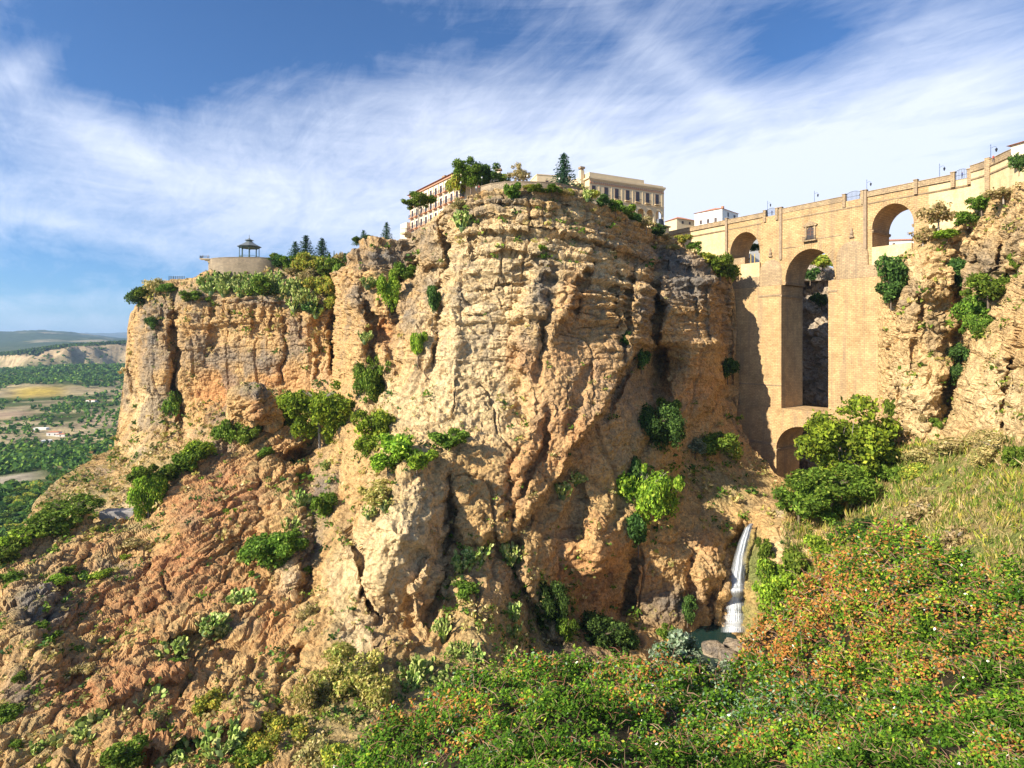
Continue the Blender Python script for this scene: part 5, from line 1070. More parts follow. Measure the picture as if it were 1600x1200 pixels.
# --- right cliff
RC = 'right_cliff'
S_(RC, 1404, 432, 46, 56, 'dark', 'dark fig-like shrub beside the right pier, largest on the left rim', D=156); S_(RC, 1392, 462, 36, 34, 'dark', 'dark shrub hanging just below the fig-like one at the right pier', D=157)
S_(RC, 1466, 338, 46, 40, 'dry', 'brown dry shrub against the bridge wall near the right arch', D=148); S_(RC, 1442, 372, 36, 30, 'dry', 'brown dry shrub lower on the rim right of the right arch', D=152); S_(RC, 1480, 370, 30, 16, 'bright', 'bright green low shrub on the rim beneath the dry one', D=147)
S_(RC, 1534, 322, 34, 30, 'green', 'green shrub on the rim in front of the plastered wall', D=136); S_(RC, 1512, 344, 34, 22, 'green', 'low green shrub left on the rim below the plastered wall', D=140); S_(RC, 1568, 306, 40, 22, 'dry', 'dry brownish shrub on the rim toward the right edge', D=128); S_(RC, 1592, 256, 20, 32, 'dark', 'dark shrub in front of the curved wall at the right edge', D=123)
S_(RC, 1505, 428, 38, 44, 'dark', 'dark green shrub at the top of the right cliff cleft'); S_(RC, 1544, 452, 52, 46, 'green', 'wide green shrub right of the cleft top'); S_(RC, 1522, 480, 46, 50, 'green', 'green shrub in the middle of the right cliff cleft'); S_(RC, 1526, 512, 34, 40, 'green', 'green shrub below the middle one in the right cleft')
S_(RC, 1496, 556, 36, 40, 'dark', 'dark shrub low in the right cliff cleft'); S_(RC, 1496, 586, 24, 36, 'dark', 'narrow dark shrub at the bottom of the right cliff cleft'); S_(RC, 1590, 412, 20, 34, 'green', 'green shrub on the far right of the right cliff'); S_(RC, 1408, 580, 10, 22, 'green', 'thin green plant on the left crack of the right cliff'); S_(RC, 1392, 640, 18, 40, 'green', 'thin creeper on the low left crack of the right cliff')
S_(RC, 1462, 660, 16, 20, 'green', 'little green plant low on the pale part of the right cliff'); S_(RC, 1440, 655, 10, 18, 'dry', 'little brown plant low on the pale part of the right cliff')
# --- gorge wall behind the bridge
S_('gorge_wall', 1285, 412, 36, 26, 'yellow', 'sunlit yellow-green bush seen through the top of the main arch', D=236); S_('gorge_wall', 1284, 470, 26, 22, 'dark', 'dark bush on the gorge wall seen through the main arch', D=228); S_('gorge_wall', 1266, 432, 26, 22, 'dark', 'dark bush at upper left inside the main arch view', D=236); S_('gorge_wall', 1178, 388, 22, 14, 'dark', 'dark bush seen through the small left arch', D=225)
# --- far cliff
FC = 'far_cliff'
S_(FC, 216, 466, 32, 32, 'dark', 'dark shrub at the left corner of the far cliff top'); S_(FC, 242, 450, 36, 30, 'dry', 'brownish shrub near the left corner of the far cliff top'); S_(FC, 228, 456, 26, 22, 'green', 'green shrub between the dark and brownish ones on the far cliff'); S_(FC, 262, 452, 26, 16, 'green', 'low green shrub just left of the small railing')
S_(FC, 239, 505, 20, 24, 'dark', 'dark shrub on the upper face of the left column'); S_(FC, 268, 630, 22, 46, 'green', 'green creeper at the foot of the cleft in the far cliff'); S_(FC, 412, 452, 44, 36, 'green', 'rounded dark shrub among the cacti below the gazebo wall'); S_(FC, 482, 482, 34, 20, 'dark', 'dark shrub at the right lower end of the cactus bank'); S_(FC, 522, 540, 14, 16, 'dark', 'dark plant in the narrow cleft beside the butte'); S_(FC, 300, 464, 28, 18, 'green', 'green shrub on the shoulder left of the cactus bank')
for i, (x, y, w, h, k) in enumerate(((440, 410, 28, 18, 'dark'), (456, 415, 30, 26, 'green'), (474, 414, 34, 30, 'yellow'), (494, 418, 34, 34, 'yellow'), (512, 424, 34, 40, 'green'), (528, 420, 28, 36, 'green'), (500, 446, 34, 34, 'yellow'), (520, 452, 26, 40, 'yellow'), (484, 436, 30, 30, 'dry'), (462, 424, 28, 22, 'dry'), (512, 474, 20, 24, 'yellow'), (430, 404, 20, 14, 'green'), (534, 404, 20, 20, 'dry'))):
    S_(FC, x, y, w, h, k, 'shrub of the autumn thicket right of the gazebo wall', 'autumn thicket right of the gazebo', name='thicket_shrub')
k = 0
for (x, y) in [(322, 436), (334, 430), (346, 438), (358, 430), (368, 440), (378, 430), (388, 442), (398, 432), (410, 428), (422, 436), (432, 428), (444, 438), (452, 446), (464, 452), (470, 438), (476, 462), (488, 468), (460, 470), (484, 452), (440, 452), (400, 448), (376, 450), (330, 446), (350, 447), (494, 480)]:
    cactus(FC, x, y + 2, 21, 24, 'prickly pear in the dense cactus bank under the gazebo wall', 'cactus bank under the gazebo'); k += 1
# --- other cacti
for x, y, w, h, lab in ((723, 342, 30, 34, 'prickly pear growing from the rock under the hotel terrace'), (918, 304, 18, 20, 'prickly pear on the rim left of the palace'), (575, 440, 26, 20, 'prickly pear on the ledge under the grey block'), (570, 522, 20, 24, 'prickly pear on the narrow buttress left of the small cave'),
    (722, 868, 34, 40, 'prickly pear on the toe, lower left of the upper pair'), (748, 852, 40, 34, 'prickly pear at the top of the central toe, middle one'), (797, 850, 40, 44, 'pale prickly pear at the top right of the central toe'), (738, 874, 30, 26, 'prickly pear hanging under the middle one of the toe'),
    (655, 1030, 44, 50, 'prickly pear below the pointed end of the pale pillar'), (640, 1052, 30, 36, 'prickly pear low left under the pale pillar'), (692, 970, 26, 44, 'prickly pear in the gully right of the pillar tip'), (720, 1000, 34, 40, 'prickly pear in the middle of the lower toe'), (742, 1010, 30, 36, 'prickly pear right of the middle one on the lower toe'), (700, 1046, 40, 34, 'prickly pear above the left end of the green brambles'),
    (800, 945, 30, 34, 'prickly pear on the right flank of the central toe'), (804, 972, 26, 30, 'lowest prickly pear on the right flank of the toe'), (878, 758, 30, 30, 'pale prickly pear on the slanting slab, left one'), (898, 740, 28, 24, 'pale prickly pear on the slanting slab, right one'),
    (512, 720, 22, 30, 'prickly pear on the rock under the big green shrub'), (466, 772, 30, 36, 'pale prickly pear in the upper gully of the red wall'), (452, 812, 26, 34, 'prickly pear just above the large dark shrub'), (400, 858, 36, 40, 'prickly pear on the left of the large dark shrub'), (378, 925, 40, 40, 'prickly pear in the middle of the red wall'),
    (325, 962, 44, 34, 'prickly pear above the grey ledge of the red wall'), (350, 975, 26, 24, 'small prickly pear at the right end of the grey ledge'), (265, 1003, 56, 40, 'wide prickly pear below the grey ledge'), (222, 1082, 60, 40, 'prickly pear on the lower red wall, right of two'), (135, 1122, 74, 54, 'large dark prickly pear low on the left'), (48, 1162, 40, 44, 'prickly pear near the lower left corner'),
    (300, 1150, 64, 60, 'largest prickly pear at the bottom left of the picture'), (346, 1130, 56, 56, 'prickly pear right of the largest one at the bottom'), (385, 1100, 46, 40, 'prickly pear on top of the bottom group'), (258, 1180, 50, 40, 'prickly pear left of the largest one at the bottom'), (155, 1108, 40, 30, 'prickly pear on top of the large dark one'), (790, 1010, 34, 30, 'prickly pear just above the green brambles'), (600, 780, 22, 22, 'small prickly pear on the face of the pale pillar'), (576, 792, 22, 24, 'small prickly pear on the left edge of the pale pillar')):
    cactus('cliff', x, y, w, h, lab)
# --- yellow dry bushes at the bottom
for x, y, w, h, kd, lab in ((545, 1050, 90, 80, 'straw', 'big straw-yellow bush at the foot of the pale rock'), (500, 1080, 60, 70, 'straw', 'straw-yellow bush left of the big one at the foot of the rock'), (590, 1080, 50, 60, 'straw', 'straw-yellow bush right of the big one'), (430, 1150, 80, 64, 'yellow', 'yellow-green bush beside the largest prickly pear'), (490, 1170, 60, 50, 'dry', 'brown dry bush at the bottom left of the brambles'), (530, 1180, 44, 50, 'yellow', 'yellow-green bush at the lower left tip of the brambles'), (740, 1070, 50, 30, 'grey', 'grey-green bush above the green brambles, left one'), (800, 1056, 50, 30, 'dry', 'dry bush between the grey-green one and the brambles')):
    S_('cliff', x, y, w, h, kd, lab, var=1)

# ------------------------------------------------------------------ scrub and dry grass, too many to count
def scatter(name, layer, n, dens, kinds, size, label, per=10, seed=1, h=1.0, blade=False):
    Ly = LAYERS[layer]; H, W = Ly['U'].shape; r = np.random.default_rng(seed)
    j = r.integers(2, H - 2, n * 6); i = r.integers(0, W - 1, n * 6)
    u, v = Ly['U'][j, i], Ly['V'][j, i]; N = Ly['N'][j, i]; P = Ly['P'][j, i]
    # even cover on the picture-sized grid, rejected by the density field and by steepness
    pr = dens(u, v, N, P); ok = (r.random(len(u)) < pr) & (Ly['V'][j - 1, i] < v - 1e-6); P, N, u, v = P[ok][:n], N[ok][:n], u[ok][:n], v[ok][:n]; m = len(P)
    D = P[:, 1]; s = size * D / F_PX * (.5 + r.random(m) ** 2 * 1.3)
    k = r.integers(0, len(kinds), m); allV = []; allF = []; allC = []; nb = 0
    for t in range(per):
        d = r.normal(size=(m, 3)); d[:, 2] = np.abs(d[:, 2]) * h; C0 = P + N * (s * .25)[:, None] + d * s[:, None] * .36
        nn = N * .4 + r.normal(size=(m, 3)) * .8 + np.array([0, 0, .3]); nn /= np.linalg.norm(nn, axis=1, keepdims=True)
        if blade:
            up_ = np.array([0, 0, 1.0]) + r.normal(size=(m, 3)) * .45; sd_ = np.cross(up_, r.normal(size=(m, 3))); sd_ /= np.linalg.norm(sd_, axis=1, keepdims=True) + 1e-9
            hh = (s * .5)[:, None]; C0 = C0 + up_ * hh * .4; V = np.stack([C0 - up_ * hh, C0 - sd_ * hh * .16, C0 + up_ * hh, C0 + sd_ * hh * .16], 1).reshape(-1, 3); F = np.arange(m * 4).reshape(m, 4)
        else: V, F = leaf_quads(C0, nn, s * .32, .6)
        allV.append(V); allF.append(F + nb); nb += len(V)
        c = np.empty((m, 3))
        for q, kd in enumerate(kinds):
            sel = k == q
            if sel.any(): c[sel] = pal(int(sel.sum()), *GREENS[kd])
        allC.append(c)
    me = np_mesh(name, np.concatenate(allV), np.concatenate(allF), face_attr=np.concatenate(allC)); o = link(name, me, None, M_LEAF); tag(o, label, 'scrub', kind='stuff'); return o
def dn_cliff(u, v, N, P):
    up = sstep(.25, .75, N[:, 2]); n = sstep(-.15, .35, fbm(P, 9, 3, off=50))
    veg = reg(u, v, 1120, 755, 90, 50) * 1.2 + reg(u, v, 780, 980, 120, 110) + reg(u, v, 560, 1120, 120, 80) + reg(u, v, 850, 970, 50, 70) + reg(u, v, 480, 800, 50, 100) * .6 + reg(u, v, 350, 1150, 120, 50) + reg(u, v, 700, 1060, 120, 40) + reg(u, v, 150, 830, 120, 26) * .6 + reg(u, v, 590, 740, 60, 60) * .5
    top = (v < 420) * up * .22 * (u > 520)
    red = reg(u, v, 120, 980, 120, 200) * .10
    return np.clip(veg * .8 * (.3 + .7 * n) + up * n * .22 * (v > 560) + top + red + .005, 0, 1) * (u < 1240) * (1 - reg(u, v, 640, 870, 60, 110))
scatter('scrub', 'cliff', 7500, dn_cliff, ['green', 'dry', 'green', 'straw', 'dry', 'dark'], 7, 'scattered low scrub and dry tufts over ledges and slopes of the cliff', 12, 3)
scatter('dry_scrub', 'far_cliff', 3600, lambda u, v, N, P: np.clip(sstep(.3, .7, N[:, 2]) * .7 + .02 + (v > 700) * .25, 0, 1), ['green', 'dry', 'dry', 'straw', 'dark'], 7, 'scattered tufts on the talus slope and shelf of the far cliff', 10, 4)
scatter('cliff_scrub', 'right_cliff', 900, lambda u, v, N, P: np.clip(sstep(.3, .7, N[:, 2]) * .8 + .04 + (v < 360) * .3 + (v > 700) * .5, 0, 1), ['green', 'dry', 'straw', 'green'], 8, 'small tufts rooted in the cracks of the right cliff', 10, 5)
scatter('meadow_grass', 'cliff', 34000, lambda u, v, N, P: (u > 1225) * (v > 690) * (v < 960) * (.25 + .75 * sstep(-.2, .3, fbm(P, 6, 3, off=33))), ['straw', 'dry', 'yellow', 'green', 'dry', 'green'], 7, 'rough dry grass covering the slope on the right', 6, 6, h=.7, blade=True)
# ================================================================== BRAMBLE BANK IN THE FOREGROUND
TOP_H = [(480, 1230), (560, 1200), (590, 1150), (650, 1115), (720, 1085), (790, 1064), (870, 1050), (940, 1052), (985, 1040), (1040, 1034), (1085, 1048), (1120, 1062), (1165, 1050), (1182, 1005), (1212, 975), (1245, 930), (1285, 882), (1340, 846), (1390, 828), (1440, 850), (1500, 888), (1560, 905), (1640, 900), (1800, 880)]
CT_H = [(480, 1230, 24), (560, 1200, 23), (650, 1115, 28), (790, 1064, 32), (940, 1052, 37), (1040, 1034, 41), (1120, 1062, 42), (1182, 1005, 46), (1245, 930, 49), (1300, 880, 51), (1390, 828, 52), (1500, 888, 42), (1640, 900, 33), (1800, 880, 28),
        (700, 1200, 15), (1000, 1200, 13), (1250, 1200, 13.5), (1500, 1200, 11), (1800, 1200, 9), (850, 1120, 22), (1050, 1120, 24), (1200, 1120, 26), (1300, 1000, 34), (1450, 950, 31), (1600, 1000, 22), (1400, 1080, 22), (700, 1300, 11), (1200, 1300, 9.5), (1700, 1300, 7), (480, 1300, 16)]
FT_H = [('s', [(1150, 1050), (1230, 1100), (1330, 1150), (1420, 1210)], 14, -1.6, 90), ('b', ((900, 1110), (90, 50)), 1, 1.2), ('b', ((1400, 920), (90, 60)), 1, 2), ('b', ((1560, 1050), (90, 70)), 1, 1.2), ('b', ((720, 1150), (70, 40)), 1, .8), ('g', [(1280, 1120), (1340, 1060), (1400, 1080)], 24, 1.2), ('g', [(1010, 1080), (980, 1150)], 24, 1.0)]
MOUND = 3.0
def mounds(P):
    """rounded bush domes: height 0..1 and an id per bush"""
    w = P + 0.5 * np.stack([vnoise(P / 1.3), vnoise(P / 1.3 + 9), vnoise(P / 1.3 + 19)], -1)
    r1, e1 = worley(w / MOUND + 3.0); r2, e2 = worley(w / (MOUND * .45) + 8.0)
    return 0.72 * np.clip(e1 * 1.6, 0, 1) ** .6 + .28 * np.clip(e2 * 1.6, 0, 1) ** .6, r1, r2
def rock_h(P, N, U, V): return 0.5 * fbm(P, 4, 3) * (P[..., 1] / 25)
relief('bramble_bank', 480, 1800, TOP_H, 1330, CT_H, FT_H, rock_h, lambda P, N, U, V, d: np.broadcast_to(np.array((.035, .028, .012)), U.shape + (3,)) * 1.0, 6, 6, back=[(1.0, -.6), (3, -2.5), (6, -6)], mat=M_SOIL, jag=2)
def brambles():
    Ly = LAYERS['bramble_bank']; H, W = Ly['U'].shape; r = np.random.default_rng(77)
    n = 620000; fj = r.random(n) * (H - 2); fi = r.random(n) * (W - 2); j = fj.astype(int); i = fi.astype(int); a = (fj - j)[:, None]; b = (fi - i)[:, None]
    Pg = Ly['P']; P = (Pg[j, i] * (1 - a) + Pg[j + 1, i] * a) * (1 - b) + (Pg[j, i + 1] * (1 - a) + Pg[j + 1, i + 1] * a) * b
    ok = (Ly['V'][j + 1, i] - Ly['V'][j, i]) > 1; P, j, i = P[ok], j[ok], i[ok]; N = Ly['N'][j, i]; u, v = Ly['U'][j, i], Ly['V'][j, i]; n = len(P)
    D = P[:, 1]; px = D / F_PX
    # arching mounds: leaves pile up where the clump noise is high and open to stems where it is low
    cl = fbm(P, 1.5, 3, .6, off=3); cl2 = fbm(P, .45, 2, .6, off=9); mh, mid_, mid2 = mounds(P); hgt = (mh - .5) * np.clip(P[:, 1] / 22, .5, 1.4) * 1.9 + (cl * 8 + cl2 * 7) * px
    P = P + N * (hgt + (r.random(n) ** 1.3) * 15 * px)[:, None] + r.normal(size=(n, 3)) * (2.0 * px)[:, None]
    keep = (cl2 + .4 * cl + .55 * r.normal(size=n) + (mh - .30) * 2.2) > .0; P, N, u, v, px, cl, D, mh, mid_, mid2 = [q[keep] for q in (P, N, u, v, px, cl, D, mh, mid_, mid2)]; n = len(P)
    nn = N * .5 + np.array([-.35, -.25, .6]) + r.normal(size=(n, 3)) * .55; nn /= np.linalg.norm(nn, axis=1, keepdims=True)
    s = px * (2.2 + 1.3 * r.random(n)) * np.where(v > 1080, 1.15, 1)
    V, F = leaf_quads(P, nn, s, .55)
    big = mid_ * .7 + .3 * fbm(P, 5.0, 3, .55, off=12); mid = .6 * mid2 + .4 * fbm(P, 1.6, 3, .6, off=19)
    redk = np.clip(reg(u, v, 1300, 900, 150, 80) * .5 + reg(u, v, 1330, 1030, 180, 90) * .45 + reg(u, v, 1550, 980, 160, 120) * .25 + reg(u, v, 1200, 1020, 60, 30) * .7 + reg(u, v, 640, 1130, 80, 30) * .55 + reg(u, v, 1030, 1040, 60, 22) * .5 - .06 + .5 * mid + .35 * big, 0, .75)
    yel = np.clip(.08 + .30 * big + reg(u, v, 1400, 960, 260, 130) * .30 - reg(u, v, 1000, 1130, 200, 60) * .2, 0.05, .8)
    gre = np.clip(reg(u, v, 1190, 1110, 130, 50) * .25 + reg(u, v, 1050, 1030, 50, 24) * .4 + .0 + .15 * mid, 0, .45)
    x = r.random(n); y = r.random(n); z = r.random(n)
    green = pal(n, [(.060, .115, .010), (.038, .080, .007), (.10, .16, .014), (.016, .034, .004)], [.35, .3, .2, .15]); lime = pal(n, [(.18, .22, .015), (.13, .18, .012), (.25, .25, .03)], [.4, .4, .2])
    red = pal(n, [(.26, .085, .028), (.19, .06, .02), (.30, .13, .04), (.17, .10, .03)], [.35, .25, .25, .15]); gr = pal(n, [(.11, .17, .09), (.07, .12, .06), (.18, .23, .14)], [.5, .3, .2])
    c = green * (1 + .35 * mid_ + .2 * mid2)[:, None]; c = np.where((x < yel)[:, None], lime, c); c = np.where((y < redk)[:, None], red, c); c = np.where((z < gre)[:, None], gr, c); c = np.where((r.random(n) < .0012)[:, None], np.array((.75, .78, .6)), c)
    o = link('bramble', np_mesh('bramble', V, F, face_attr=c), None, M_LEAF); tag(o, 'dense brambles with green, yellow and red leaves filling the lower right foreground', 'bramble', kind='stuff')
    # reddish canes
    m = 12000; q = r.integers(0, n, m); A = P[q] - nn[q] * (px[q] * 2)[:, None]; d = r.normal(size=(m, 3)); d[:, 2] = np.abs(d[:, 2]) * .5; d /= np.linalg.norm(d, axis=1, keepdims=True); Ln = px[q] * (10 + 22 * r.random(m)); w = px[q] * .42
    side = np.cross(d, A / np.linalg.norm(A, axis=1, keepdims=True)); side /= np.linalg.norm(side, axis=1, keepdims=True) + 1e-9
    B = A + d * Ln[:, None] * .5 + np.array([0, 0, 1]) * (Ln * .10)[:, None]; E = A + d * Ln[:, None] + np.array([0, 0, 1]) * (Ln * -.06)[:, None]; sw = side * w[:, None]
    V = np.stack([A - sw, A + sw, B + sw, B - sw, E + sw * .4, E - sw * .4], 1).reshape(-1, 3); k = np.arange(m)[:, None] * 6
    F = np.concatenate([k + [0, 1, 2, 3], k + [3, 2, 4, 5]]); cc = pal(m, [(.20, .10, .06), (.18, .13, .08), (.28, .19, .12), (.11, .065, .04)]); cc = np.concatenate([cc, cc])
    o = link('bramble_canes', np_mesh('bramble_canes', V, F, face_attr=cc), None, M_LEAF); tag(o, 'tangle of thin reddish bramble canes among the foreground leaves', 'canes', kind='stuff')
brambles()
# grey-leaved bushes on the rim of the brambles before the pool
for x, y, w, h, D, kd, lab in ((1056, 1012, 60, 50, 44, 'grey', 'silver-green bush on the bramble rim left of the pool'), (1135, 1052, 60, 34, 43, 'grey', 'silver-green bush on the bramble rim in front of the pool boulders'), (1040, 985, 26, 26, 46, 'green', 'green sprig rising above the silver bush left of the pool'), (1095, 1040, 44, 34, 43, 'grey', 'small silver-green bush between the two on the bramble rim'), (1170, 1055, 40, 30, 44, 'grey', 'rightmost silver-green bush on the rim before the pool'), (905, 1040, 40, 24, 38, 'bright', 'bright green bush on the rim of the brambles under the dark bush')):
    shrub(None, x, y, w, h, kd, lab, D=D, var=1)

# ================================================================== VALLEY TREES AND FARMS
def valley_stuff():
    r = np.random.default_rng(5)
    # shared low crown meshes for the trees one can tell apart
    protos = []
    for kd in ('dark', 'green', 'yellow', 'green'):
        L = [(0, 0, .1, .5)] + [(math.cos(a) * .4, math.sin(a) * .4, r.uniform(-.1, .4), r.uniform(.25, .4)) for a in np.arange(0, 6.2, .9)]
        V, F, c = crown(L, 260, .17, *GREENS[kd], depth=.4); me = np_mesh('tree_crown', V, F, face_attr=c); me.materials.append(M_LEAF); protos.append(me)
    cells = []
    for _ in range(12000):
        lr = r.uniform(math.log(430), math.log(3300)); R_ = math.exp(lr); u = r.uniform(-120, 330); cells.append((u, R_, r.random()))
    U = np.array([c[0] for c in cells]); Rr = np.array([c[1] for c in cells]); q = np.array([c[2] for c in cells])
    a = np.arctan((U - U0) / F_PX); X, Y = np.sin(a) * Rr, np.cos(a) * Rr; P0 = np.stack([X, Y, 0 * X], -1)
    dens = .28 + .9 * fbm(P0, 150, 3, off=2)
    dens += 1.2 * np.exp(-((np.log(Rr) - np.log(2450)) / 0.2) ** 2) * (U > -30) + 1.0 * np.exp(-((np.log(Rr) - np.log(900)) / 0.10) ** 2) + .8 * (Rr < 700)
    for (cu, cr, ru, rr_) in ((60, 1830, 48, .06), (15, 1440, 42, .04), (10, 750, 55, .035), (165, 1250, 40, .11)): dens -= 3 * np.exp(-(((U - cu) / ru) ** 4 + ((np.log(Rr) - np.log(cr)) / rr_) ** 4))
    dens -= 3 * ((abs(U - 80) < 22) & (abs(Rr - 1090) < 75))
    ok = q < dens; U, Rr, X, Y = U[ok], Rr[ok], X[ok], Y[ok]
    # planted olive rows on the bare field beside the cliff
    gx, gy = np.meshgrid(np.arange(-900, -500, 15.0), np.arange(800, 1250, 15.0)); gx = (gx + .35 * gy - 350).ravel() + r.normal(size=gx.size); gy = gy.ravel() + r.normal(size=gx.size); gu = U0 + F_PX * gx / gy; gr = np.hypot(gx, gy)
    sel = (np.abs(gu - 165) < 42) & (np.abs(np.log(gr / 1250)) < .12); X, Y, U, Rr = np.r_[X, gx[sel]], np.r_[Y, gy[sel]], np.r_[U, gu[sel]], np.r_[Rr, gr[sel]]
    Z = np.array([float(valley_z(u, r_)) for u, r_ in zip(U, Rr)])
    vis = V0 - Z * F_PX / Y; size = np.where(Rr < 900, 4.2, 4.0) * (.6 + .8 * r.random(len(U))) * np.clip(Rr / 1300, .9, 1.6)
    order = np.argsort(-(size / Rr)); inview = [i for i in order if 0 < U[i] < 190 and 545 < vis[i] < 850][:300]
    base = None
    for i in inview:
        near = Rr[i] < 700; o = link('valley_tree', protos[(int(U[i]) + int(Rr[i])) % 4]); o.location = (X[i], Y[i], Z[i] + size[i] * .5); o.scale = (size[i] * 1.1, size[i] * 1.1, size[i] * .95); o.rotation_euler.z = i * 1.7
        tag(o, 'tree dotted over the green valley floor left of the cliffs', 'tree', 'trees dotted over the valley floor')
    rest = np.array(sorted(set(range(len(U))) - set(inview)))
    allV, allF, allC, nb = [], [], [], 0
    for t in range(9):
        m = len(rest); s = size[rest]; C0 = np.stack([X[rest], Y[rest], Z[rest] + s * .55], -1) + r.normal(size=(m, 3)) * (s * .42)[:, None] * np.array([1, 1, .7]); nn = r.normal(size=(m, 3)) + np.array([-.2, -.4, .5]); nn /= np.linalg.norm(nn, axis=1, keepdims=True)
        V, F = leaf_quads(C0, nn, s * .62, .8); allV.append(V); allF.append(F + nb); nb += len(V); allC.append(pal(m, *GREENS['dark'] if t % 3 else GREENS['green']))
    o = link('woodland', np_mesh('woodland', np.concatenate(allV), np.concatenate(allF), face_attr=np.concatenate(allC)), None, M_LEAF); tag(o, 'far woods and olive groves merging across the valley floor', 'woodland', kind='stuff')
    # a hedge of trees along the far mesa rim
    allV, allF, allC, nb = [], [], [], 0; u = r.uniform(-40, 230, 500); a = np.arctan((u - U0) / F_PX); Rm = 3150 + 900 * sstep(40, -60, u) + r.uniform(60, 330, 500); X, Y = np.sin(a) * Rm, np.cos(a) * Rm; Z = np.array([float(valley_z(p, q_)) for p, q_ in zip(u, Rm)])
    for t in range(8):
        C0 = np.stack([X, Y, Z + 6], -1) + r.normal(size=(500, 3)) * np.array([6, 6, 3]); V, F = leaf_quads(C0, rnd_unit(500), 7.0, .8); allV.append(V); allF.append(F + nb); nb += len(V); allC.append(pal(500, *GREENS['dark']))
    o = link('rim_woodland', np_mesh('rim_woodland', np.concatenate(allV), np.concatenate(allF), face_attr=np.concatenate(allC)), None, M_LEAF); tag(o, 'line of dark trees along the rim of the distant mesa', 'woodland', kind='stuff')
valley_stuff()
M_WHITE_W = mat_plain('whitewash', (.80, .78, .72), .85, .05, 1, .1); M_TILE = mat_plain('roof_tiles', (.48, .20, .10), .85, .3, 2.5, .6); M_GLASS = mat_plain('window_glass', (.035, .035, .045), .45, .3, 1, .02)
M_WOOD = mat_plain('brown_wood', (.16, .07, .035), .6, .25, 4, .2); M_PINK = mat_plain('salmon_trim', (.52, .28, .17), .85, .15, 2, .2); M_CREAMW = mat_plain('cream_render', (.66, .52, .32), .85, .08, .8, .15); M_HOTEL = mat_plain('pale_render', (.76, .64, .47), .85, .08, .8, .15)
def hip_roof(mb, x0, x1, y0, y1, z, h, ov=.5):
    x0 -= ov; x1 += ov; y0 -= ov; y1 += ov; d = min(x1 - x0, y1 - y0) / 2; cy = (y0 + y1) / 2
    if x1 - x0 >= y1 - y0: a, b = (x0 + d, cy, z + h), (x1 - d, cy, z + h)
    else: cx = (x0 + x1) / 2; a, b = (cx, y0 + d, z + h), (cx, y1 - d, z + h)
    v = [(x0, y0, z), (x1, y0, z), (x1, y1, z), (x0, y1, z), a, b]
    f = [(0, 1, 5, 4), (1, 2, 5), (2, 3, 4, 5), (3, 0, 4), (0, 3, 2, 1)] if x1 - x0 >= y1 - y0 else [(0, 1, 4), (1, 2, 5, 4), (2, 3, 5), (3, 0, 4, 5), (0, 3, 2, 1)]
    mb.add(v, f)
def window(parent, x, y, z, w, h, frame=None, glass=None, face='y', sgn=-1, name='window'):
    """glass with frame and mullions on a wall at local y (facing -y) or at local x"""
    def bx(mb, a0, a1, o0, o1, z0, z1):
        lo, hi = sorted((o0 * sgn, o1 * sgn))
        if face == 'y': mb.box(x + a0, x + a1, y + lo, y + hi, z0, z1)
        else: mb.box(x + lo, x + hi, y + a0, y + a1, z0, z1)
    mb = MB(); bx(mb, -w / 2 - .12, w / 2 + .12, .003, .06, z - .12, z + h + .12); fr = mb.build(name, frame or M_WOOD, parent)
    mb = MB(); bx(mb, -w / 2, -.05, .06, .09, z, z + h * .68); bx(mb, .05, w / 2, .06, .09, z, z + h * .68); bx(mb, -w / 2, -.05, .06, .09, z + h * .72, z + h); bx(mb, .05, w / 2, .06, .09, z + h * .72, z + h); mb.build('pane', glass or M_GLASS, fr); return fr
def vground(u, v):
    rr_ = np.geomspace(500, 3000, 300); a = math.atan((u - U0) / F_PX); zz_ = np.array([float(valley_z(u, q)) for q in rr_]); rows = V0 - zz_ * F_PX / (rr_ * math.cos(a)); i = int(np.argmin(np.abs(rows - v))); return rr_[i] * math.cos(a)
def house(name, u, v, D, w, d, h, rz, label, wins=(), roof_h=1.6, roof=True, wall=None, group=None):
    if D > 800: D = vground(u, v)
    p = at(u, v, D); root = empty(name, p, rz); tag(root, label, 'house', group)
    mb = MB(); mb.box(-w / 2, w / 2, 0, d, -14, h); mb.build('wall', wall or M_WHITE_W, root)
    if roof: mb = MB(); hip_roof(mb, -w / 2, w / 2, 0, d, h + .003, roof_h); mb.build('roof', M_TILE, root)
    else: mb = MB(); mb.box(-w / 2 - .15, w / 2 + .15, -.15, d + .15, h + .003, h + .35); mb.build('roof', wall or M_WHITE_W, root)
    for (x, z, ww, hh) in wins: window(root, x, 0, z, ww, hh)
    return root
# farms
house('farmhouse', 82, 682, 925, 16, 9, 6, .2, 'larger white farmhouse with red roof in the valley', ((-4, 2, 1.4, 1.8), (3, 2, 1.4, 1.8))); house('farmhouse', 94, 683, 918, 12, 8, 4, .2, 'lower white wing with red roof right of the larger farmhouse', ((0, 1.2, 1.2, 1.6),)); house('farmhouse', 72, 693, 880, 11, 7, 4, .5, 'small white farmhouse in front of the larger one', ((2, 1, 1.2, 1.6),), roof=False); house('farm_shed', 141, 628, 1400, 22, 9, 4, -.1, 'long white shed in the valley near the cliff', (), roof_h=1); house('farmhouse', 62, 672, 985, 18, 7, 3, .1, 'flat white barn behind the farmhouses', (), roof=False)
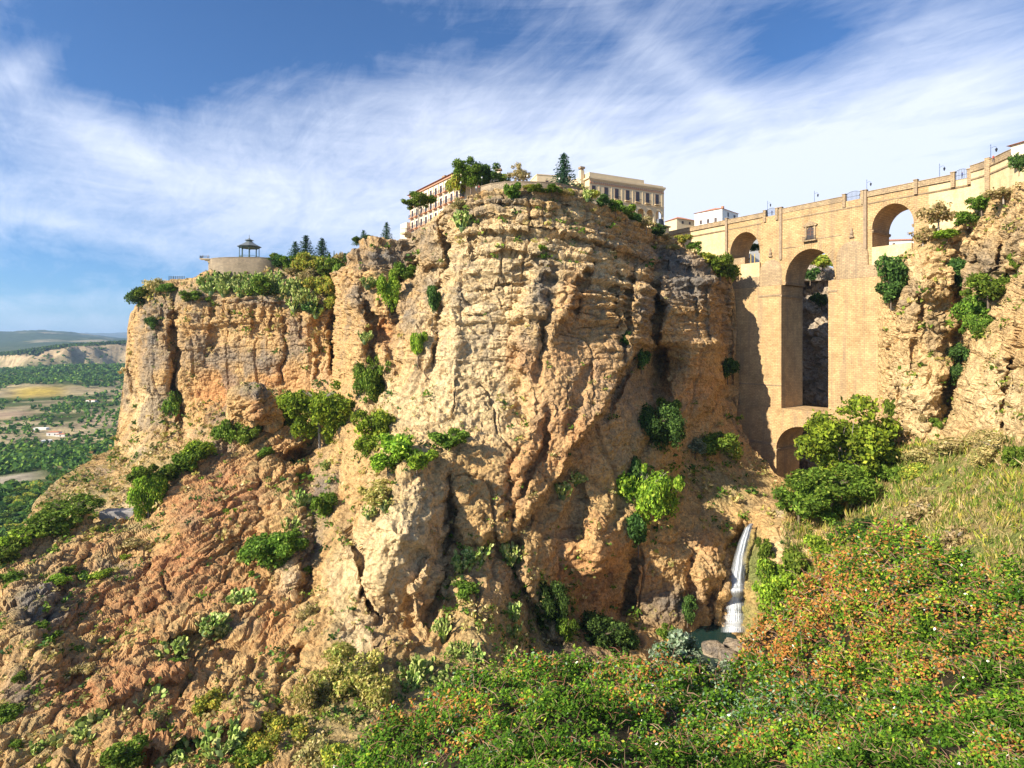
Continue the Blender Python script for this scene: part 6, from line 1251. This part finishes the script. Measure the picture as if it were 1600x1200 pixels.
# ================================================================== TOWN ON THE CLIFF
def hotel():
    a, b = Vector(((641 - U0) / F_PX * 220, 220, 0)), Vector(((728 - U0) / F_PX * 186, 186, 0)); L = (b - a).length; rz = math.atan2(b.y - a.y, b.x - a.x)
    root = empty('hotel', a, rz); tag(root, 'pale four-storey hotel with balconies and tiled eaves at the cliff edge', 'hotel'); zt = 58.0
    mb = MB(); mb.box(0, L, 0, 13, 30, zt); mb.build('wall', M_HOTEL, root)
    mb = MB(); hip_roof(mb, 0, L, 0, 13, zt + .003, 1.3, 1.1); rf = mb.build('roof', M_TILE, root)
    for x in (L * .45,): mb = MB(); mb.box(x, x + 1.6, 4, 5.2, zt + .4, zt + 2.6); mb.box(x - .3, x + 1.9, 3.7, 5.5, zt + 2.9, zt + 3.5); mb.box(x + .2, x + 1.4, 4.2, 5.0, zt + 2.6, zt + 2.9); mb.build('chimney', M_DARKST, rf)
    mb = MB(); mb.box(-.1, L + .1, -.5, -.003, zt - .7, zt - .02); mb.build('eaves_cornice', M_PINK, root)
    n = 11
    for k in range(n):
        x = (k + .5) * L / n
        for fl, z in enumerate((53.4, 49.0, 44.6)):
            window(root, x, 0, z, 1.3, 2.6, M_WOOD)
            mb = MB(); mb.box(x - 1.3, x + 1.3, -1.15, -.003, z - .45, z - .2); bl = mb.build('balcony', M_PINK, root)
            mb = MB()
            for q in range(11): xx = x - 1.22 + q * .244; mb.box(xx - .02, xx + .02, -1.1, -1.06, z - .2, z + .8)
            mb.box(x - 1.25, x + 1.25, -1.12, -1.04, z + .8, z + .87); mb.build('railing', M_IRON, bl)
        mb = MB(); mb.box(x - 1.9, x - 1.55, -.12, -.003, 40, zt - .75); mb.build('pilaster_strip', M_PINK, root)
    # second wing, half under ivy
    c = at(752, 540, 198); w = empty('hotel_wing', (c.x, c.y, 0), -.25); tag(w, 'ivy-covered hotel wing with a capped chimney behind the tree', 'building')
    mb = MB(); mb.box(-8, 8, 0, 10, 30, 57.5); mb.build('wall', M_HOTEL, w); mb = MB(); hip_roof(mb, -8, 8, 0, 10, 57.503, 1.2, .9); rf = mb.build('roof', M_TILE, w)
    mb = MB(); mb.box(4.2, 6.0, 3, 4.4, 58.2, 61); mb.build('chimney', M_HOTEL, rf); mb = MB(); mb.box(3.9, 6.3, 2.7, 4.7, 61.5, 62.1); mb.box(4.4, 5.8, 3.2, 4.2, 61.003, 61.5); mb.build('chimney_cap', M_DARKST, rf)
    P = np.stack([rng.uniform(-1, 9.2, 3000), rng.uniform(-.7, .1, 3000), rng.uniform(46, 58.8, 3000)], -1); V, F = leaf_quads(P, rnd_unit(3000) * .5 + np.array([0, -.8, .3]), .45, .7); link('ivy', np_mesh('ivy', V, F, face_attr=pal(3000, *GREENS['green'])), w, M_LEAF)
    # arched terrace at the far left end
    mb = MB(); mb.box(-5.5, -.01, -1.5, 9, 30, 47.5); mb.build('terrace_block', M_HOTEL, root)
    mb = MB(); mb.add([(-5.51, 1.0, 40), (-5.51, 4.0, 40)] + [(-5.51, 2.5 + 1.5 * math.cos(t), 44 + 1.5 * math.sin(t)) for t in [math.pi * i / 8 for i in range(9)]], [tuple([0, 1] + list(range(2, 11)))]); mb.build('arch_opening', M_GLASS, root)
hotel()
def palace():
    a, b = Vector(((921 - U0) / F_PX * 200, 200, 0)), Vector(((1037.5 - U0) / F_PX * 214, 214, 0)); L = (b - a).length; rz = math.atan2(b.y - a.y, b.x - a.x)
    root = empty('palace', a, rz); tag(root, 'cream palace with balcony windows and an arcade above the cliff', 'building'); zt = 59.2
    ax = [L - 2.4 - 4.1 * (5 - k) for k in range(6)] 
    mb = MB(); mb.box(0, L, 0, 14, 51.6, zt); mb.box(0, L, 3.0, 14, 36, 51.597); mb.box(0, ax[0] - 1.6, 0, 2.997, 36, 51.597)
    for k in range(6):
        x0 = ax[k]; n = 10; 
        for i in range(n):
            t0, t1 = math.pi * i / n, math.pi * (i + 1) / n; r_ = 1.6
            pa, pb = (x0 - r_ * math.cos(t0), 48.8 + r_ * math.sin(t0)), (x0 - r_ * math.cos(t1), 48.8 + r_ * math.sin(t1))
            mb.add([(pa[0], 0, pa[1]), (pb[0], 0, pb[1]), (pb[0], 0, 51.597), (pa[0], 0, 51.597), (pa[0], .7, pa[1]), (pb[0], .7, pb[1]), (pb[0], .7, 51.597), (pa[0], .7, 51.597)], [(0, 1, 2, 3), (7, 6, 5, 4), (0, 4, 5, 1)])
        x1 = ax[k + 1] - 1.6 if k < 5 else L
        mb.box(x0 + 1.6, x1, 0, .7, 36, 51.597)
    mb.build('wall', M_CREAMW, root)
    mb = MB(); mb.box(-.45, L + .45, -.55, -.003, zt - .5, zt + .1); mb.box(-.25, L + .25, -.3, -.003, zt - .9, zt - .5); mb.box(-.55, -.003, -.55, 14, zt - .5, zt + .1); mb.build('cornice', M_CREAMW, root)
    mb = MB(); mb.box(0, L, -.2, 0 - .003, zt - 2.1, zt - 1.9)
    for k in range(int(L / .9)): mb.box(.2 + k * .9, .6 + k * .9, -.25, -.003, zt - 1.9, zt - 1.35)
    mb.build('frieze', M_PINK, root)
    mb = MB(); mb.box(0.2, L - 9, .3, 13.7, zt + .1, zt + 1.9); mb.box(L - 9, L - .2, .2, .8, zt + .1, zt + .7); mb.build('attic', M_CREAMW, root)
    mb = MB(); mb.box(0, L, -.18, -.003, 51.7, 52.0); mb.build('string_course', M_CREAMW, root)
    for px in (927.5, 947, 963.5, 980.5, 996, 1011.5, 1026.5):
        # solve the wall parameter for the photographed column
        k = (px - U0) / F_PX; s = (k * a.y - a.x) / ((b.x - a.x) - k * (b.y - a.y)) * L
        fr = window(root, s, 0, 52.9, 1.35, 3.4, M_WOOD)
        mb = MB(); mb.box(s - 1.3, s + 1.3, -.95, -.003, 52.3, 52.5); bl = mb.build('balcony', M_CREAMW, root)
        mb = MB()
        for q in range(9): xx = s - 1.2 + q * .3; mb.box(xx - .025, xx + .025, -.92, -.87, 52.5, 53.4)
        mb.box(s - 1.25, s + 1.25, -.94, -.86, 53.4, 53.48); mb.build('railing', M_IRON, bl)
        mb = MB(); mb.box(s + 2.2, s + 2.45, -.1, -.003, 52.02, zt - 2.2); mb.build('pilaster_strip', M_CREAMW, root)
    for y, z in ((2.2, 60.4),): mb = MB(); mb.box(-2.6 + 1, -1.2 + 1, 3, 4.4, 55, 62.3); mb.build('chimney', M_CREAMW, root); mb = MB(); mb.box(-2.8 + 1, -1.0 + 1, 2.8, 4.6, 62.9, 63.6); mb.box(-2.4 + 1, -1.4 + 1, 3.2, 4.2, 62.303, 62.9); mb.build('chimney_cap', M_DARKST, root)
    # lower block to the left
    house('annex', 866, 292, 222, 14, 9, 4.2, .25, 'plain low cream annex left of the fir tree', ((-3, 1.2, .9, 1.0),), roof=False, wall=M_CREAMW)
    q = at(1036, 356, 199); h = empty('ticket_hut', q, .7); tag(h, 'small stone hut with dark roof tank below the arcade', 'hut'); mb = MB(); mb.box(-5.5, 3.6, 0, 6, -12, .6); mb.build('wall', M_CREAMW, h); mb = MB(); mb.box(-6.0, 4.1, -.5, 6.3, .603, .95); rf = mb.build('roof', M_DARKST, h)
    mb = MB(); mb.lathe([(1.6, 0), (1.7, .4), (1.5, 1.9), (1.35, 2.0), (1.3, 2.5), (.4, 2.6)], 12, (1.2, 2.4, .953)); mb.build('tank', M_IRON, rf)
    for x in (-3.6, -.6): window(h, x, 0, -1.9, 1.2, 1.2)
palace()
house('house', 1072, 352, 262, 11, 8, 2.6, .45, 'small cream house with red roof left of the white one', ((-2, .6, .8, 1.0), (2.2, .6, .8, 1.0)), 1.9, wall=M_CREAMW)
w = house('house', 1141, 352, 252, 15, 13, 6.2, .75, 'large white house with red hip roof behind the bridge', ((-2, 3.6, 1.0, 1.6), (4.0, 3.2, 1.4, 1.8)), 2.4)
for y in (3, 6.5, 10): window(w, -7.5, y, 1.0, 1.0, 1.6, face='x')
mb = MB(); mb.box(3.4, 4.4, 5, 6, 6.6, 10); mb.build('chimney', M_TILE, w)
house('house', 1186, 380, 232, 9, 7, 3.5, .3, 'white house glimpsed through the small left arch', ((0, 1, 1.0, 1.2),), roof=False); house('house', 1272, 416, 262, 10, 8, 4.0, .2, 'white house glimpsed through the top of the main arch', ((-1, 1, 1.0, 1.4),), roof=False)
house('house', 1416, 386, 255, 18, 8, 3.0, -.2, 'low house with tiled roof seen through the right arch', ((-5, .8, .9, 1.0), (2, .8, .9, 1.0)), 1.3, wall=M_WHITE_W)
c = at(1636, 236, 127); w = empty('corner_building', c, .35); tag(w, 'corner of a pale building with a tiled eave at the right edge', 'building'); mb = MB(); mb.box(-1.6, 6, 0, 6, -2, 3.0); mb.build('wall', M_HOTEL, w); mb = MB(); hip_roof(mb, -1.6, 6, 0, 6, 3.003, 1.2, .7); mb.build('roof', M_TILE, w)
# terrace wall on the butte
def strip_wall(name, label, pts, h, th, mat, below=4.0, cope=True):
    root = empty(name, pts[0]); tag(root, label, 'wall')
    for nm, z0, z1, t in (('wall_body', -below, h, th), ('coping', h + .003, h + .22, th + .2)):
        if nm == 'coping' and not cope: continue
        mb = MB(); vs = []; fs = []
        for i, p in enumerate(pts):
            t_ = (pts[min(i + 1, len(pts) - 1)] - pts[max(i - 1, 0)]); t_.z = 0; t_.normalize(); n_ = Vector((-t_.y, t_.x, 0))
            for (s, z) in ((-1, z0), (1, z0), (1, z1), (-1, z1)): q = p + n_ * s * t / 2 - pts[0]; vs.append((q.x, q.y, q.z + z))
        for i in range(len(pts) - 1):
            for k in range(4): fs.append((i * 4 + k, i * 4 + (k + 1) % 4, (i + 1) * 4 + (k + 1) % 4, (i + 1) * 4 + k))
        fs += [(0, 1, 2, 3), tuple((len(pts) - 1) * 4 + k for k in (3, 2, 1, 0))]; mb.add(vs, fs); mb.build(nm, mat, root)
    return root
M_RUBW = masonry('rubble_wall', (.42, .33, .22), (.30, .24, .17), (.2, .16, .11), bw=.8, rh=.4, stain=.4, bump=.8)
strip_wall('terrace_wall', 'curved stone terrace wall along the top of the butte', [at(752, 297, 176), at(768, 293, 173), at(790, 290, 171.5), at(815, 289.5, 171), at(845, 290.5, 171.5), at(870, 292, 173), at(900, 299, 177), at(925, 310, 184)], 1.0, .5, M_RUBW)
# ---- gazebo terrace
def gaz():
    D = 238; pts = []
    for px, py, dd in ((332, 415, 258), (327, 413, 254), (330, 412, 250), (345, 412, 247), (365, 413, 246), (390, 414, 246), (415, 415, 247), (440, 416, 251), (468, 418, 258)): q = at(px, py, dd); q.z = 34.0; pts.append(q)
    for _ in range(3): pts = [pts[0]] + [x for a_, b_ in zip(pts[:-1], pts[1:]) for x in (a_ * .75 + b_ * .25, a_ * .25 + b_ * .75)] + [pts[-1]]
    strip_wall('mirador_wall', 'tall curved masonry wall of the viewing terrace under the gazebo', pts, 4.0, 1.2, M_RUBW, below=5)
    fl = MB(); fl.prism([(p.x, p.y) for p in pts] + [(p.x * 1.12, p.y * 1.12) for p in pts[::-1]], 30, 36.8); o = fl.build('terrace_floor', M_SOIL); o['kind'] = 'structure'
    q = at(321, 404.5, 251); root = empty('viewing_platform', q, .1); tag(root, 'small cantilevered viewing platform with railing at the terrace tip', 'platform')
    mb = MB(); mb.box(-2.0, 2.2, -1.2, 1.2, -.35, 0); mb.box(0, 3.0, -.8, .8, -.9, -.353); mb.box(1.2, 3.4, -.6, .6, -1.6, -.903); mb.build('platform', M_PLASTER, root)
    mb = MB()
    for i in range(12): x = -1.9 + i * .36; mb.box(x - .04, x + .04, -1.15, -1.07, 0, 1.1)
    mb.box(-1.95, 2.2, -1.17, -1.05, 1.1, 1.2); mb.box(-1.95, -1.85, -1.15, 1.1, 1.1, 1.2)
    for i in range(7): y = -1.1 + i * .36; mb.box(-1.94, -1.86, y - .04, y + .04, 0, 1.1)
    mb.build('railing', M_IRON, root)
    c = at(389.5, 405, 254); g = empty('gazebo', c); tag(g, 'octagonal iron gazebo with two-tiered grey roof on the terrace', 'gazebo')
    zr = 5.4; Rg = 4.0; M_ROOFG = mat_plain('zinc_roof', (.20, .22, .22), .5, .15, 2, .1, .4); M_GREENI = mat_plain('green_iron', (.06, .11, .09), .5, .15)
    mb = MB(); mb.lathe([(4.6, -.8), (4.6, .0), (4.3, .01), (4.3, .35)], 8, phase=math.pi / 8); mb.build('base', M_PLASTER, g)
    for k in range(8):
        a = math.pi / 8 + k * math.pi / 4; x, y = Rg * math.cos(a), Rg * math.sin(a); mb = MB(); mb.lathe([(.26, .35), (.26, .9), (.16, 1.0), (.15, 4.6), (.26, 4.8), (.3, zr)], 8, (x, y, 0)); mb.build('column', M_GREENI, g)
        a2 = a + math.pi / 4; x2, y2 = Rg * math.cos(a2), Rg * math.sin(a2); mb = MB(); mb.tube((x, y, 1.3), (x2, y2, 1.3), .06, n=5)
        for q in range(1, 9): t = q / 9; mb.tube((x + (x2 - x) * t, y + (y2 - y) * t, .35), (x + (x2 - x) * t, y + (y2 - y) * t, 1.3), .03, n=4)
        mb.build('railing', M_GREENI, g)
    mb = MB(); mb.lathe([(4.25, zr - .45), (4.3, zr), (4.15, zr + .01), (4.1, zr - .44)], 8, phase=math.pi / 8); mb.build('frieze', M_GREENI, g)
    mb = MB(); mb.lathe([(5.0, zr + .02), (5.05, zr + .25), (3.6, zr + .9), (2.2, zr + 1.7), (1.5, zr + 2.3), (1.45, zr + 2.32)], 8, phase=math.pi / 8); rf = mb.build('roof', M_ROOFG, g)
    mb = MB(); mb.lathe([(1.2, zr + 2.33), (1.2, zr + 2.9)], 8, phase=math.pi / 8); mb.build('lantern_drum', M_GREENI, rf); mb = MB(); mb.lathe([(1.9, zr + 2.91), (1.9, zr + 3.0), (.7, zr + 3.5), (.25, zr + 3.9), (.12, zr + 4.0), (.1, zr + 5.2), (.02, zr + 5.6)], 8, phase=math.pi / 8); mb.build('lantern_roof', M_ROOFG, rf)
gaz()
# small railing at the left corner of the far cliff, and the balcony under the hotel
def fence(u0, u1, v, D, label):
    a, b = at(u0, v, D), at(u1, v, D); root = empty('iron_fence', a); tag(root, label, 'fence'); L = b.x - a.x; n = int(L / .9)
    for k in range(0, n + 1, max(1, n // 5)): mb = MB(); mb.box(L * k / n - .08, L * k / n + .08, -.08, .08, -.8, 1.9); mb.build('post', M_IRON, root)
    mb = MB(); mb.box(0, L, -.04, .04, 1.55, 1.65); mb.box(0, L, -.04, .04, .3, .4)
    for k in range(int(L / .35)): mb.box(k * .35 - .025, k * .35 + .025, -.03, .03, .3, 1.6)
    mb.build('railing', M_IRON, root)
fence(264, 288, 438, 252, 'short iron railing at the left corner of the far cliff')
q = at(645, 366, 192); root = empty('cliff_balcony', q, .9); tag(root, 'small balcony ledge jutting from the rock left of the butte', 'balcony'); mb = MB(); mb.box(-4.4, 1.5, -1.2, 1.4, -.5, 0); mb.box(-2.6, 1.5, -.9, 1.2, -1.3, -.503); mb.build('slab', M_PLASTER, root); mb = MB()
for i in range(18): x = -4.3 + i * .3; mb.box(x - .04, x + .04, -1.15, -1.07, 0, 1.2)
mb.box(-4.35, 1.2, -1.17, -1.05, 1.2, 1.3); mb.box(-4.35, -4.25, -1.17, 1.3, 1.2, 1.3); mb.build('railing', M_IRON, root)
q = at(188, 800, 143); root = empty('stone_bench', q, .05); tag(root, 'flat grey stone slab lying on the ridge top', 'slab'); mb = MB(); mb.box(-4.2, 4.2, -1.6, 1.6, -1.5, .55); mb.build('slab', mat_plain('grey_stone', (.30, .28, .27), .9, .2, 1.5, .4), root, bevel=.15)
# --- town trees
tree(736, 272, 44, 44, 300, 180, 'green', 'tall green tree in front of the hotel'); tree(760, 276, 40, 44, 300, 182, 'dark', 'darker tree right of the tall green one at the hotel'); tree(812, 273, 30, 28, 297, 186, 'dry', 'thin brownish tree behind the terrace wall'); tree(654, 316, 44, 28, 348, 182, 'green', 'spreading tree at the left end of the hotel', pale=True); S_('cliff', 712, 292, 24, 40, 'yellow', 'yellow-green creeper on the hotel corner', D=186)
conifer(881, 238, 298, 184, 'tall dark fir tree left of the palace', 0, .95, 'fir_tree'); conifer(795, 272, 292, 186, 'tiny conifer behind the terrace wall', 1, .8); S_('cliff', 908, 300, 24, 24, 'dry', 'brown shrub between the fir tree and the palace', D=186); S_('cliff', 929, 306, 20, 12, 'yellow', 'palm-like yellow-green plant at the palace corner', D=184)
for i, (x, yt, yb, lab) in enumerate(((461, 376, 412, 'left fir of the three behind the gazebo thicket'), (478, 366, 412, 'tallest, middle fir of the three behind the gazebo thicket'), (503, 371, 414, 'right fir of the three behind the gazebo thicket'))): conifer(x, yt, yb, 252, lab, i % 3, .95, group='firs right of the gazebo')
conifer(522, 391, 410, 250, 'slim dark cypress right of the three firs', 1, .3, 'cypress'); conifer(568, 359, 384, 215, 'small fir behind the grey block, left one', 2, 1.0); conifer(557, 368, 384, 218, 'lowest fir behind the grey block', 1, 1.1); conifer(604, 346, 382, 212, 'slender fir behind the grey block, right one', 0, .8)
for i, (x, y, w_, h_) in enumerate(((560, 378, 20, 10), (576, 374, 18, 10), (545, 404, 18, 16))): S_('cliff', x, y, w_, h_, 'dark', 'dark low shrub behind the grey block at the top of the gully', 'shrubs behind the grey block', D=205 if i < 2 else 232)
# --- street lamps
def lamp_mesh():
    root = empty('street_lamp', (0, 0, 0)); mb = MB(); mb.lathe([(.22, 0), (.24, .3), (.12, .45), (.09, 1.2), (.06, 5.2), (.1, 5.3), (.03, 5.7)], 8); mb.build('post', M_BLUEI, root)
    mb = MB(); mb.tube((0, 0, 4.6), (.7, 0, 4.9), .045, n=5); mb.tube((.7, 0, 4.9), (1.1, 0, 4.7), .045, n=5); mb.tube((1.1, 0, 4.7), (1.1, 0, 4.3), .03, n=5); mb.build('arm', M_BLUEI, root)
    mb = MB(); mb.lathe([(.12, 3.45), (.28, 4.05), (.3, 4.1), (.1, 4.4)], 6, (1.1, 0, 0)); mb.build('lantern', M_IRON, root); return root
M_BLUEI = mat_plain('blue_iron', (.09, .13, .24), .5, .15)
lamp0 = lamp_mesh()
for i, (px, y_, lab) in enumerate(((1197, .4, 'street lamp on the bridge nearest the white house'), (1270, .6, 'street lamp over the middle of the main arch'), (1352, .6, 'street lamp on the bridge left of the right arch'), (1466, .6, 'street lamp on the bridge left of the last railing'), (1548, .5, 'street lamp on the curved wall near the right edge'))):
    o = lamp0 if i == 0 else copy_tree(lamp0); o.rotation_euler = (0, 0, BR_RZ); tag(o, lab, 'street lamp', 'street lamps along the bridge parapet')
    if px < 1520: loc = BR_O + Vector((math.cos(BR_RZ), math.sin(BR_RZ), 0)) * sx(px) + Vector((-math.sin(BR_RZ), math.cos(BR_RZ), 0)) * (y_ + .5); o.location = (loc.x, loc.y, DECK + .1)
    else: q = at(px, 249, 141.5); o.location = (q.x, q.y, 44.4)
# globe lamps on the hotel terrace
g0 = empty('globe_lamp', at(753, 292, 177)); mb = MB(); mb.lathe([(.14, -1), (.08, 0), (.05, 2.6)], 6); mb.build('post', M_IRON, g0); mb = MB(); mb.lathe([(.02, 2.6), (.22, 2.75), (.26, 2.95), (.18, 3.15), (.02, 3.25)], 10); mb.build('globe', M_WHITE_W, g0, smooth=True); tag(g0, 'globe lamp on the terrace right of the hotel trees', 'street lamp', 'globe lamps on the terrace')
for px, py, lab in ((720, 300, 'globe lamp at the hotel corner'), (824, 290, 'globe lamp behind the middle of the terrace wall'), (874, 294, 'globe lamp in front of the fir tree')): o = copy_tree(g0); o.location = at(px, py, 177); o['label'] = lab
# --- people
def person_mesh(seed, top, legs, arm=0.0):
    me = bpy.data.meshes.new('body'); J = [(0, 0, .95), (0, 0, 1.15), (0, 0, 1.38), (0, 0, 1.5), (0, 0, 1.56), (0, .01, 1.66), (0, .01, 1.74),
         (.19, 0, 1.42), (.25, .02, 1.14), (.24, -.08 - arm, .92 + arm), (-.19, 0, 1.42), (-.25, .02, 1.14), (-.24, -.08, .9),
         (.10, 0, .88), (.11, -.02, .48), (.12, .02, .08), (.12, -.13, .04), (-.10, 0, .88), (-.11, .04, .48), (-.13, .10, .08), (-.13, -.04, .04)]
    E = [(0, 1), (1, 2), (2, 3), (3, 4), (4, 5), (5, 6), (2, 7), (7, 8), (8, 9), (2, 10), (10, 11), (11, 12), (0, 13), (13, 14), (14, 15), (15, 16), (0, 17), (17, 18), (18, 19), (19, 20)]
    rad = [.15, .14, .15, .07, .07, .11, .09, .07, .05, .04, .07, .05, .04, .09, .065, .045, .04, .09, .065, .045, .04]
    me.from_pydata(J, E, []); o = bpy.data.objects.new('body', me); C.objects.link(o); m = o.modifiers.new('s', 'SKIN'); s = o.modifiers.new('d', 'SUBSURF'); s.levels = 1
    for i, v in enumerate(me.skin_vertices[0].data): v.radius = (rad[i], rad[i] * .75); v.use_root = i == 0
    dg = bpy.context.evaluated_depsgraph_get(); out = bpy.data.meshes.new_from_object(o.evaluated_get(dg)); bpy.data.objects.remove(o)
    a = out.attributes.new('tint', 'FLOAT_COLOR', 'FACE'); c = []
    for p in out.polygons:
        z = p.center.z; x = abs(p.center.x); k = (.55, .36, .26) if z > 1.47 or (x > .2 and z < 1.08) else top if z > .95 else legs if z > .1 else (.05, .05, .05)
        if z > 1.69 or (z > 1.6 and p.center.y > .05): k = (.06, .04, .025)
        c += [*k, 1.0]
    a.data.foreach_set('color', c); out.materials.append(M_CLOTH); return out
M_CLOTH, nt_, out_ = new_mat('cloth'); a_ = nt_.nodes.new('ShaderNodeAttribute'); a_.attribute_name = 'tint'; b_n = nd(nt_, 'ShaderNodeBsdfPrincipled', Roughness=.85); nt_.links.new(a_.outputs['Color'], b_n.inputs['Base Color']); nt_.links.new(b_n.outputs[0], out_.inputs[0])
PM = [person_mesh(0, (.10, .13, .35), (.05, .06, .12)), person_mesh(1, (.6, .6, .58), (.10, .12, .2), .2), person_mesh(2, (.45, .08, .06), (.06, .06, .07)), person_mesh(3, (.06, .06, .07), (.25, .22, .18), .1)]
def person(p, z, k, lab, rz=0):
    o = link('person', PM[k]); o.location = (p.x, p.y, z); o.rotation_euler.z = rz; tag(o, lab, 'person'); return o
def on_bridge(px, y=1.0): return BR_O + Vector((math.cos(BR_RZ), math.sin(BR_RZ), 0)) * sx(px) + Vector((-math.sin(BR_RZ), math.cos(BR_RZ), 0)) * y
for px, k, lab in ((1204, 0, 'person in blue at the leftmost iron railing of the bridge'), (1291, 1, 'person in a white top walking behind the bridge parapet'), (1342, 3, 'person in black at the middle iron railing'), (1372, 2, 'person in red walking above the right arch'), (1403, 0, 'person in a blue top right of the right arch'), (1502, 0, 'person in blue leaning at the last iron railing')): person(on_bridge(px, .9), DECK + .1 + (.1 if k else .35), k, lab)
q = at(1552, 248, 139); person(q, 44.75, 2, 'person in red beside the lamp on the curved wall')
for px, D, k, lab in ((317, 239.5, 3, 'person in black on the tip of the viewing platform'), (325, 240, 1, 'person in a white top on the viewing platform'), (337, 240, 0, 'person in blue at the left end of the gazebo terrace'), (361, 239, 2, 'person in red at the parapet left of the gazebo'), (364.5, 239.3, 3, 'person in black left of the gazebo columns'), (412, 241, 0, 'person in blue just right of the gazebo'), (417, 242, 3, 'person in black at the right end of the terrace')): person(at(px, 404, D + 11), 36.9 if px > 330 else at(px, 404.5, D + 11).z, k, lab)
for px, py, D, k, lab in ((744, 299, 176, 1, 'person in a white top at the hotel terrace steps'), (748.5, 298, 176, 2, 'person in red at the hotel terrace steps'), (757, 298, 175.5, 3, 'person in black left of the terrace wall')): q = at(px, py, D); person(q, q.z, k, lab)
p_, n_ = surf('cliff', 1406, 742); person(p_ - Vector((0, 1.2, 0)), p_.z + .3, 1, 'person in white on the path below the right cliff'); p_, n_ = surf('cliff', 1412, 741); person(p_ - Vector((0, 1.2, 0)), p_.z + .3, 0, 'person in blue on the path below the right cliff')
# ================================================================== AIR
def haze():
    mb = MB(); mb.box(-34000, 36000, -300, 46000, -190, 700)
    m, nt, out = new_mat('haze'); v = nt.nodes.new('ShaderNodeVolumePrincipled'); v.inputs['Density'].default_value = HAZE; v.inputs['Color'].default_value = (.48, .70, 1.0, 1); v.inputs['Anisotropy'].default_value = 0.2
    nt.links.new(v.outputs[0], out.inputs['Volume']); o = mb.build('haze', m); o['kind'] = 'stuff'; tag(o, 'thin bluish air that fades the distant hills', 'haze')
HAZE = 0.00005
haze()
